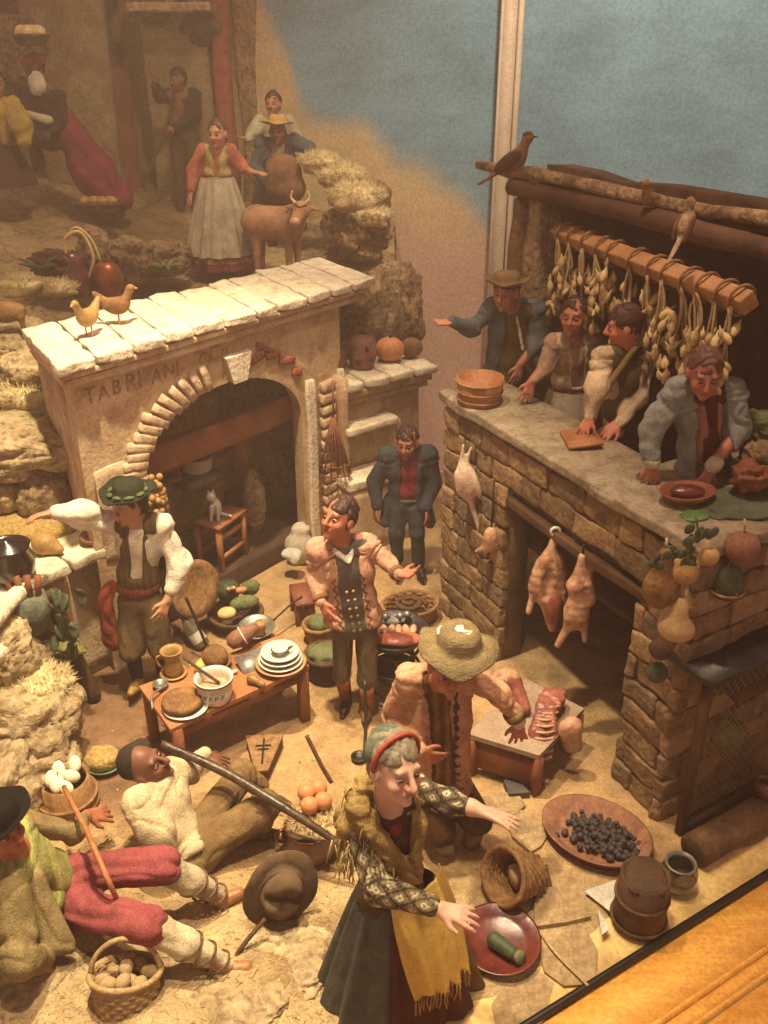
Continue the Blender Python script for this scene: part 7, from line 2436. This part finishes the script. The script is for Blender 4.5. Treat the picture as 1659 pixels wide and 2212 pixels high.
# ---------------------------------------------------------------- butcher counter things
c = gz(1035, 868, CH + .1)
th = Thing('round_tub', 'round wooden tub with pale hoops at the far end of the counter', 'tub', c)
th.add('tub_wall', vessel([(.15, 0), (.17, .19)], c, None, .016, 36), M_wood)
for zz in (.03, .09, .16):
    th.add('hoop', ring(c + A3(0, 0, zz), np.eye(3), .152 + zz * .105, .009), M_wick)
c = gz(1255, 955, CH + .1)
th = Thing('reed_mat', 'small bundle of tied brown reeds lying on the counter', 'reed mat', c)
Rm = BR @ rotz(-25)
for i in range(11):
    th.add('reed', tube([c + Rm @ A3(-.13 + .026 * i, -.11, .015), c + Rm @ A3(-.13 + .026 * i, .11, .045)], .013, 6), M_wood)
c = gz(1482, 1082, CH + .1)
th = Thing('dark_bowl', 'dark wooden bowl under the hands of the grey coated man', 'bowl', c)
th.add('bowl_body', bowl(c, .17, .07, rotz(20), .5, .014, .72), M_woodr)
single('bowl_meat', 'dark glossy meat in the bowl on the counter', 'meat', sdf([el(c + A3(0, 0, .06), (.10, .06, .035), None, .03)], .01, .008), M_glazer)
single('green_cloth', 'dull green cloth spread on the right end of the counter', 'cloth', rock(gz(1600, 1090, CH + .1), (.26, .2, .02), rotz(20), .2, 2, 7, 4, fine=.05), mk('green baize', '#3f4a34', '#5f6a50', rough=.95, scale=8, bump=.5))
c = gz(1500, 1115, CH + .1)
single('lettuce_leaf', 'bright green leaf on the counter edge below the dark bowl', 'leaf', rock(c, (.09, .06, .015), rotz(20), .3, 2, 8, 3), mk('fresh green', '#3f6630', '#5e8848', rough=.6, scale=8, bump=.3))

# leafy heap at the right edge
for i, (px, py, Y, r, m, lb) in enumerate([(1640, 985, 4.9, .10, M_cork, 'brown cabbage heap at the right edge of the counter'), (1650, 920, 5.1, .11, M_green, 'green leafy bundle at the right edge above the cabbage'), (1620, 1030, 4.75, .10, M_woodr, 'dark red beet heap at the right edge of the counter')]):
    single('vegetable_heap', lb, 'vegetables', rock(at(px, py, Y), (r, r, r * .8), None, .3, 2.5, 30 + i, 4, fine=.1), m)

# ---------------------------------------------------------------- gourds hanging at the corner
HG = 'gourds hanging at the corner of the butcher house'


def hang(name, lb, cat, g, mat, top, zt):
    th = Thing(name, lb, cat, top, HG)
    th.add('flesh', g, mat)
    th.add('cord', tube([top, A3(top[0], top[1] + .03, max(zt - .02, top[2] + .05))], .007, 6), M_strawl)
    return th


Yh = 4.0
c = at(1500, 1215, Yh)
hang('yellow_squash', 'crooked yellow orange squash hanging on the corner of the butcher house', 'squash', sdf([el(c + A3(-.05, 0, -.05), (.08, .065, .07), None, .04), el(c + A3(.06, -.02, .05), (.05, .05, .05), None, .06)], .009), M_yell, c + A3(.06, 0, .06), CH)
c = at(1602, 1182, 4.2)
hang('orange_gourd', 'round orange gourd hanging high at the right of the corner', 'gourd', sphere(c, (.095, .085, .085), None, 24, 16, .03), M_terra, c + A3(0, 0, .1), CH + .02)
c = at(1430, 1255, Yh)
hang('pale_gourd', 'long pale bottle gourd hanging flat on the corner stones', 'gourd', sdf([el(c + A3(0, 0, -.04), (.09, .07, .12), None, .05), el(c + A3(0, 0, .12), (.04, .04, .08), None, .06)], .009), M_bread, c + A3(0, 0, .18), CH)
c = at(1462, 1345, Yh - .02)
hang('cream_squash', 'large cream pear shaped squash hanging lowest at the corner', 'squash', sdf([el(c + A3(.0, 0, -.03), (.10, .08, .075), roty(20), .05), el(c + A3(0, 0, .09), (.045, .045, .07), None, .06)], .009), mk('cream rind', '#a8824a', '#cfac74', rough=.5, scale=6, bump=.2), c + A3(0, 0, .14), CH)
c = at(1572, 1255, 4.2)
th = Thing('green_net_gourd', 'dark green gourd held in a wicker net at the corner', 'gourd', c + A3(0, 0, -.1), HG)
th.add('flesh', lathe([(.001, -.10), (.075, -.08), (.085, 0), (.055, .08), (.001, .12)], c, None, 22, False), M_greend)
th.add('net_hoop', ring(c + A3(0, 0, -.05), np.eye(3), .088, .008), M_wick)
for i in range(5):
    a_ = i * 1.257
    th.add('net_strap', tube([c + A3(.088 * math.cos(a_), .088 * math.sin(a_), -.05), c + A3(.0, 0, .14)], .007, 6), M_wick)
for i, (px, py) in enumerate(((1432, 1215), (1478, 1210), (1500, 1160))):
    c = at(px, py, Yh - .02)
    th = Thing('leaf_sprig', ['dark ivy sprig left of the yellow squash', 'grey green sprig beside the yellow squash', 'dark sprig hanging under the counter corner'][i], 'sprig', c, 'sprigs at the corner')
    rg = np.random.default_rng(i + 60)
    th.add('stem', tube(curve([c + A3(0, .03, .10), c + A3(.01, 0, .03), c + A3(-.01, 0, -.05)], 6), .005, 5), M_greend)
    for j in range(9):
        th.add('leaf', sphere(c + A3(rg.normal(0, .03), rg.normal(0, .01), rg.normal(0, .035)), (.032, .008, .024), rotz(rg.uniform(-40, 40)) @ roty(rg.uniform(0, 180)), 8, 6), M_greend)
for i, (px, py) in enumerate(((1425, 1402), (1418, 1452))):
    c = at(px, py, 4.12)
    single('small_pot', ['small dark pot hung on the corner stones below the squash', 'small green pot hung lowest on the corner stones'][i], 'pot', lathe([(.001, -.05), (.05, -.04), (.06, .02), (.045, .05), (.001, .05)], c, rotx(60), 16, False), [M_woodd, M_greend][i], group='small pots on the corner')

# ---------------------------------------------------------------- hen coop with wire mesh and log
a, b = gz(1468, 1800), gz(1668, 1690)
ux = unit(b - a)
uy = A3(-ux[1], ux[0], 0)
Rk = np.stack([ux, uy, A3(0, 0, 1)], 1)
W_, H_ = np.linalg.norm(b - a), 1.12
th = Thing('wire_coop', 'tall dark coop with wire mesh front beside the corner', 'coop', (a + b) / 2)
ck = lambda x, y, z: a + ux * x + uy * y + A3(0, 0, z)
for x in (0, W_ * .98):
    th.add('post', stone(ck(x, .0, H_ / 2), (.025, .025, H_ / 2), Rk, r=.006, n=2), M_woodd, smooth=False)
for z in (.05, H_ - .02):
    th.add('rail', stone(ck(W_ / 2, .0, z), (W_ / 2 - .03, .028, .035), Rk, r=.006, n=2), M_woodd, smooth=False)
th.add('roof_board', stone(ck(W_ / 2, .08, H_ + .04), (W_ / 2 + .08, .16, .02), Rk, r=.006, n=2), M_iron, smooth=False)
wires = []
for s_ in (-1, 1):
    for q_ in np.arange(-H_, W_ + H_, .052):
        pts = []
        for t_ in np.linspace(0, 1, 2):
            pass
        z0, z1 = .08, H_ - .05
        x0, x1 = (q_, q_ + (z1 - z0) * .8) if s_ > 0 else (q_ + (z1 - z0) * .8, q_)
        f0, f1 = 0., 1.
        for lim in (.03, W_ - .03):
            pass
        dx = x1 - x0
        t0, t1 = sorted(((.03 - x0) / dx, (W_ - .03 - x0) / dx))
        t0, t1 = max(t0, 0), min(t1, 1)
        if t1 - t0 > .03:
            wires.append(tube([ck(x0 + dx * t0, -.005, z0 + (z1 - z0) * t0), ck(x0 + dx * t1, -.005, z0 + (z1 - z0) * t1)], .0022, 4))
th.add('wire_mesh', merge(wires), mk('brass wire', '#7d6a44', '#a08a5c', rough=.5, bump=0, metal=.3), kind='stuff')
th.add('back_board', stone(ck(W_ / 2, .22, H_ / 2), (W_ / 2, .01, H_ / 2), Rk, r=.004, n=2), M_dark, smooth=False)
th.add('bird_inside', sdf([el(ck(W_ * .5, .1, .5), (.12, .08, .1), None, .03), el(ck(W_ * .4, .1, .62), (.04, .04, .045), None, .04)], .012), M_green)
lg = Thing('split_log', 'split brown log lying along the case ledge at the right', 'log', gz(1560, 1800))
l0, l1 = gz(1500, 1838, .07), gz(1720, 1712, .07)
lx = unit(l1 - l0)
lg.add('bark', tube(curve([l0, (l0 + l1) / 2, l1], 12) + .006 * noise(curve([l0, (l0 + l1) / 2, l1], 12), 9, 3)[:, None], .10, 16), mk('brown bark', '#4a2f18', '#7d5a34', rough=.9, scale=5, stretch=(1, 1, 1), bump=.9, bscale=14, bdist=.03))
lg.add('hollow_end', lathe([(.001, 0), (.075, 0), (.075, .006), (.001, .006)], l0 - lx * .008, zto(lx), 20, False), M_dark)
single('small_red_pot', 'small dark red pot at the right edge behind the split log', 'pot', vessel([(.05, 0), (.08, .05), (.07, .1)], gz(1652, 1718, .15), None, .01, 20), M_glazer)

# ---------------------------------------------------------------- hanging meat
def hookline(th, top, zt):
    th.add('hook_cord', tube([top, A3(top[0], top[1], zt)], .008, 6), M_iron)


c = bp(.42, 1.12, -.09)
th = Thing('hanging_goose', 'plucked pale goose hanging on the wall behind the blue coated man', 'goose', c + A3(0, 0, -.3), 'meat hanging on the butcher house')
c = at(1008, 1045, 6.05)
th.add('flesh', sdf([el(c + A3(0, 0, .02), (.08, .07, .15), roty(-12), .04), rc(c + A3(-.05, 0, .13), c + A3(-.035, 0, .30), .022, .014, .03), rc(c + A3(-.02, 0, .13), c + A3(.02, 0, .28), .022, .014, .03), rc(c + A3(.03, 0, -.12), c + A3(.10, -.02, -.34), .022, .014, .03), el(c + A3(.11, -.02, -.36), (.02, .016, .03), None, .02), el(c + A3(.07, -.04, .0), (.025, .03, .11), roty(-18), .02), el(c + A3(-.07, -.03, .02), (.02, .03, .10), roty(-10), .02)], .01, .005), mk('plucked skin', '#b89a80', '#dcc4a8', rough=.55, scale=5, bump=.3))
hookline(th, c + A3(-.035, 0, .3), 1.62)
c = at(1060, 1165, 5.82)
th = Thing('hanging_hare', 'small brown hare hanging by the door of the butcher house', 'hare', c + A3(0, 0, -.2), 'meat hanging on the butcher house')
th.add('flesh', sdf([el(c, (.055, .05, .10), None, .03), rc(c + A3(.02, 0, -.05), c + A3(.10, -.02, -.05), .03, .012, .03), rc(c + A3(-.02, 0, -.06), c + A3(-.1, 0, -.1), .03, .012, .03)], .009, .004), M_fat)
hookline(th, c + A3(0, 0, .1), 1.5)
c = at(1182, 1262, 5.25)
th = Thing('split_carcass', 'large split carcass with a ring hook hanging in the cellar door', 'carcass', c + A3(0, 0, -.35), 'meat hanging on the butcher house')
th.add('flesh', ribbed(sdf([el(c + A3(0, 0, .06), (.115, .075, .21), roty(6), .05), rc(c + A3(-.0, 0, .2), c + A3(.02, 0, .36), .045, .028, .03), rc(c + A3(.03, 0, -.10), c + A3(.06, 0, -.34), .08, .03, .04), rc(c + A3(-.08, 0, .02), c + A3(-.11, -.02, -.2), .03, .018, .03), rc(c + A3(.08, -.02, .05), c + A3(.12, -.04, -.12), .03, .018, .03), el(c + A3(-.01, -.1, .06), (.035, .06, .15), None, .03, None, -1)], .009, .006), .0014, 100, c[2] - .1, c[2] + .22), M_fat)
th.add('red_flank', sdf([el(c + A3(.05, -.05, -.16), (.06, .05, .13), None, .03)], .01, .006), M_meat)
th.add('hook_ring', ring(c + A3(.02, -.01, .40), np.eye(3) @ rotx(90), .028, .011, 24), M_china)
hookline(th, c + A3(.02, 0, .42), DH + .1)
c = at(1250, 1275, 4.95)
th = Thing('hanging_lamb', 'lamb carcass with dangling legs hanging right of the split carcass', 'carcass', c + A3(0, 0, -.4), 'meat hanging on the butcher house')
th.add('flesh', ribbed(sdf([rc(c + A3(.0, 0, .24), c + A3(.0, 0, .05), .03, .06, .03), bx(c + A3(.02, 0, -.02), (.075, .05, .09), roty(-18), .03, .05), el(c + A3(-.0, 0, -.17), (.085, .07, .12), None, .05), rc(c + A3(-.03, 0, -.24), c + A3(-.10, -.02, -.40), .028, .02, .03), rc(c + A3(.05, 0, .02), c + A3(.07, 0, .2), .025, .02, .03), rc(c + A3(.05, 0, -.22), c + A3(.07, -.02, -.36), .028, .015, .03)], .009, .006), .0012, 110, c[2] - .22, c[2] + .08), M_fat)
hookline(th, c + A3(0, 0, .24), DH + .1)

# ---------------------------------------------------------------- meat table before the cellar door
ct = [gz(*xy, .34) for xy in ((1015, 1582), (1135, 1618), (1262, 1590), (1150, 1470))]
ct = [gz(1010, 1585, .34), gz(1165, 1632, .34), gz(1262, 1530, .34), gz(1135, 1465, .34)]
th = Thing('meat_table', 'low table with pale slab before the cellar door', 'table', A3(*(sum(ct) / 4)[:2], 0))
th.add('slab', (np.array([v - A3(0, 0, .035) for v in ct] + ct), [(3, 2, 1, 0), (4, 5, 6, 7), (0, 1, 5, 4), (1, 2, 6, 5), (2, 3, 7, 6), (3, 0, 4, 7)]), mk('pale slab', '#86705a', '#a88e74', rough=.8, scale=5, bump=.3), smooth=False)
cen = sum(ct) / 4
for v in ct:
    w_ = v + (cen - v) * .1
    th.add('leg', stone((w_[0], w_[1], .152), (.03, .03, .151), rotz(30), r=.006, n=2), M_woodr, smooth=False)
th.add('front_board', stone(((ct[0] + ct[1]) / 2 + (cen - (ct[0] + ct[1]) / 2) * .1) * A3(1, 1, 0) + A3(0, 0, .18), (np.linalg.norm(ct[1] - ct[0]) / 2 * .85, .01, .11), np.stack([unit((ct[1] - ct[0]) * A3(1, 1, 0)), unit(np.cross(A3(0, 0, 1), ct[1] - ct[0])), A3(0, 0, 1)], 1), r=.003, n=2), M_woodr, smooth=False)
c = gz(1185, 1545, .42)
th = Thing('rib_rack', 'red rack of ribs hanging over the front of the meat table', 'ribs', c)
rb_ = curve([gz(1200, 1490, .46), gz(1178, 1540, .42), gz(1172, 1590, .33), gz(1165, 1640, .18)], 12)
th.add('meat', sdf([bx((rb_[i] + rb_[i + 1]) / 2, (.075 + .012 * math.sin(i * 1.3), .03, .03), roty(6 * math.sin(i)), .015, .03) for i in range(11)], .009, .008, 12), M_meat)
for i in range(2, 11):
    th.add('rib', tube(curve([rb_[i] + A3(-.065, -.035, .0), rb_[i] + A3(0, -.062, .01), rb_[i] + A3(.065, -.035, .0)], 7), .009, 6), M_fat)
c = gz(1232, 1575, .38)
single('beef_joint', 'pale fatty beef joint at the right of the rib rack', 'meat', sdf([el(c, (.08, .06, .09), roty(20), .03), el(c + A3(.02, 0, -.1), (.06, .05, .08), None, .04)], .01, .008), M_fat)
c = gz(1095, 1510, .37)
th = Thing('ham', 'large brown ham standing on the meat table behind the hatted man', 'ham', c)
th.add('flesh', sdf([el(c + A3(.0, .02, .10), (.10, .08, .085), rotz(20), .05), rc(c + A3(.06, -.05, .06), c + A3(.1, -.12, .02), .06, .04, .05)], .012, .008), M_meat)
th.add('rind', sdf([el(c + A3(-.01, .04, .125), (.10, .08, .08), rotz(20), .05)], .012, .006), M_fat)
stick('low_rail', 'pale wooden rail lying on the floor before the meat table', [gz(1075, 1655, .02), gz(1130, 1672, .02), gz(1185, 1690, .02)], .016, M_plast, 'rail')

# ---------------------------------------------------------------- crumbs and grit on the kitchen floor
rg = np.random.default_rng(77)
n = 2600
x, y = rg.uniform(-2.2, 1.5, n), rg.uniform(2.9, 7.2, n)
ok = ((x - GP[0]) * GN[0] + (y - GP[1]) * GN[1] > .4) & ((x - BP[0]) * BB[0] + (y - BP[1]) * BB[1] < -.03) & ((x - FP[0]) * FB[0] + (y - FP[1]) * FB[1] < -.03)
ok &= noise(np.stack([x, y, x * 0], 1), 1.7, 44) + rg.uniform(-.6, .9, n) > .2
x, y = x[ok], y[ok]
n = len(x)
c = np.stack([x, y, floor_h(x, y) + .002], 1)
s_ = .004 + .011 * rg.random(n) ** 3
base = np.array([(1, 0, 0), (-.5, .87, 0), (-.5, -.87, 0), (0, 0, .9)])
a_ = rg.uniform(0, 6.28, n)
ca, sa = np.cos(a_)[:, None], np.sin(a_)[:, None]
bx3 = np.stack([base[None, :, 0] * ca - base[None, :, 1] * sa, base[None, :, 0] * sa + base[None, :, 1] * ca, np.repeat(base[None, :, 2], n, 0)], 2)
V = (c[:, None] + bx3 * s_[:, None, None]).reshape(-1, 3)
i = np.arange(n)[:, None] * 4
F = np.concatenate([i + np.array([[0, 1, 3]]), i + np.array([[1, 2, 3]]), i + np.array([[2, 0, 3]])])
single('floor_grit', 'fine grit and crumbs strewn on the kitchen floor', 'grit', (V, F), M_corkl, kind='stuff', smooth=False)
# ---------------------------------------------------------------- added thin volume imitating the pale reflections on the glass
hm = bpy.data.materials.new('haze')
hm.use_nodes = True
nt = hm.node_tree
nt.nodes.clear()
_o, _v = nt.nodes.new('ShaderNodeOutputMaterial'), nt.nodes.new('ShaderNodeVolumePrincipled')
_v.inputs['Color'].default_value = (1.0, .76, .64, 1)
_v.inputs['Density'].default_value = .0115
_v.inputs['Anisotropy'].default_value = .15
nt.links.new(_v.outputs['Volume'], _o.inputs['Volume'])
V, F = _cubegrid(1)
o = single('haze', 'faint warm haze added to imitate reflections on the glass', 'haze', (V * A3(12, 10, 5.6) + A3(-1, 7.5, 4.0), F), hm, kind='stuff', smooth=False)
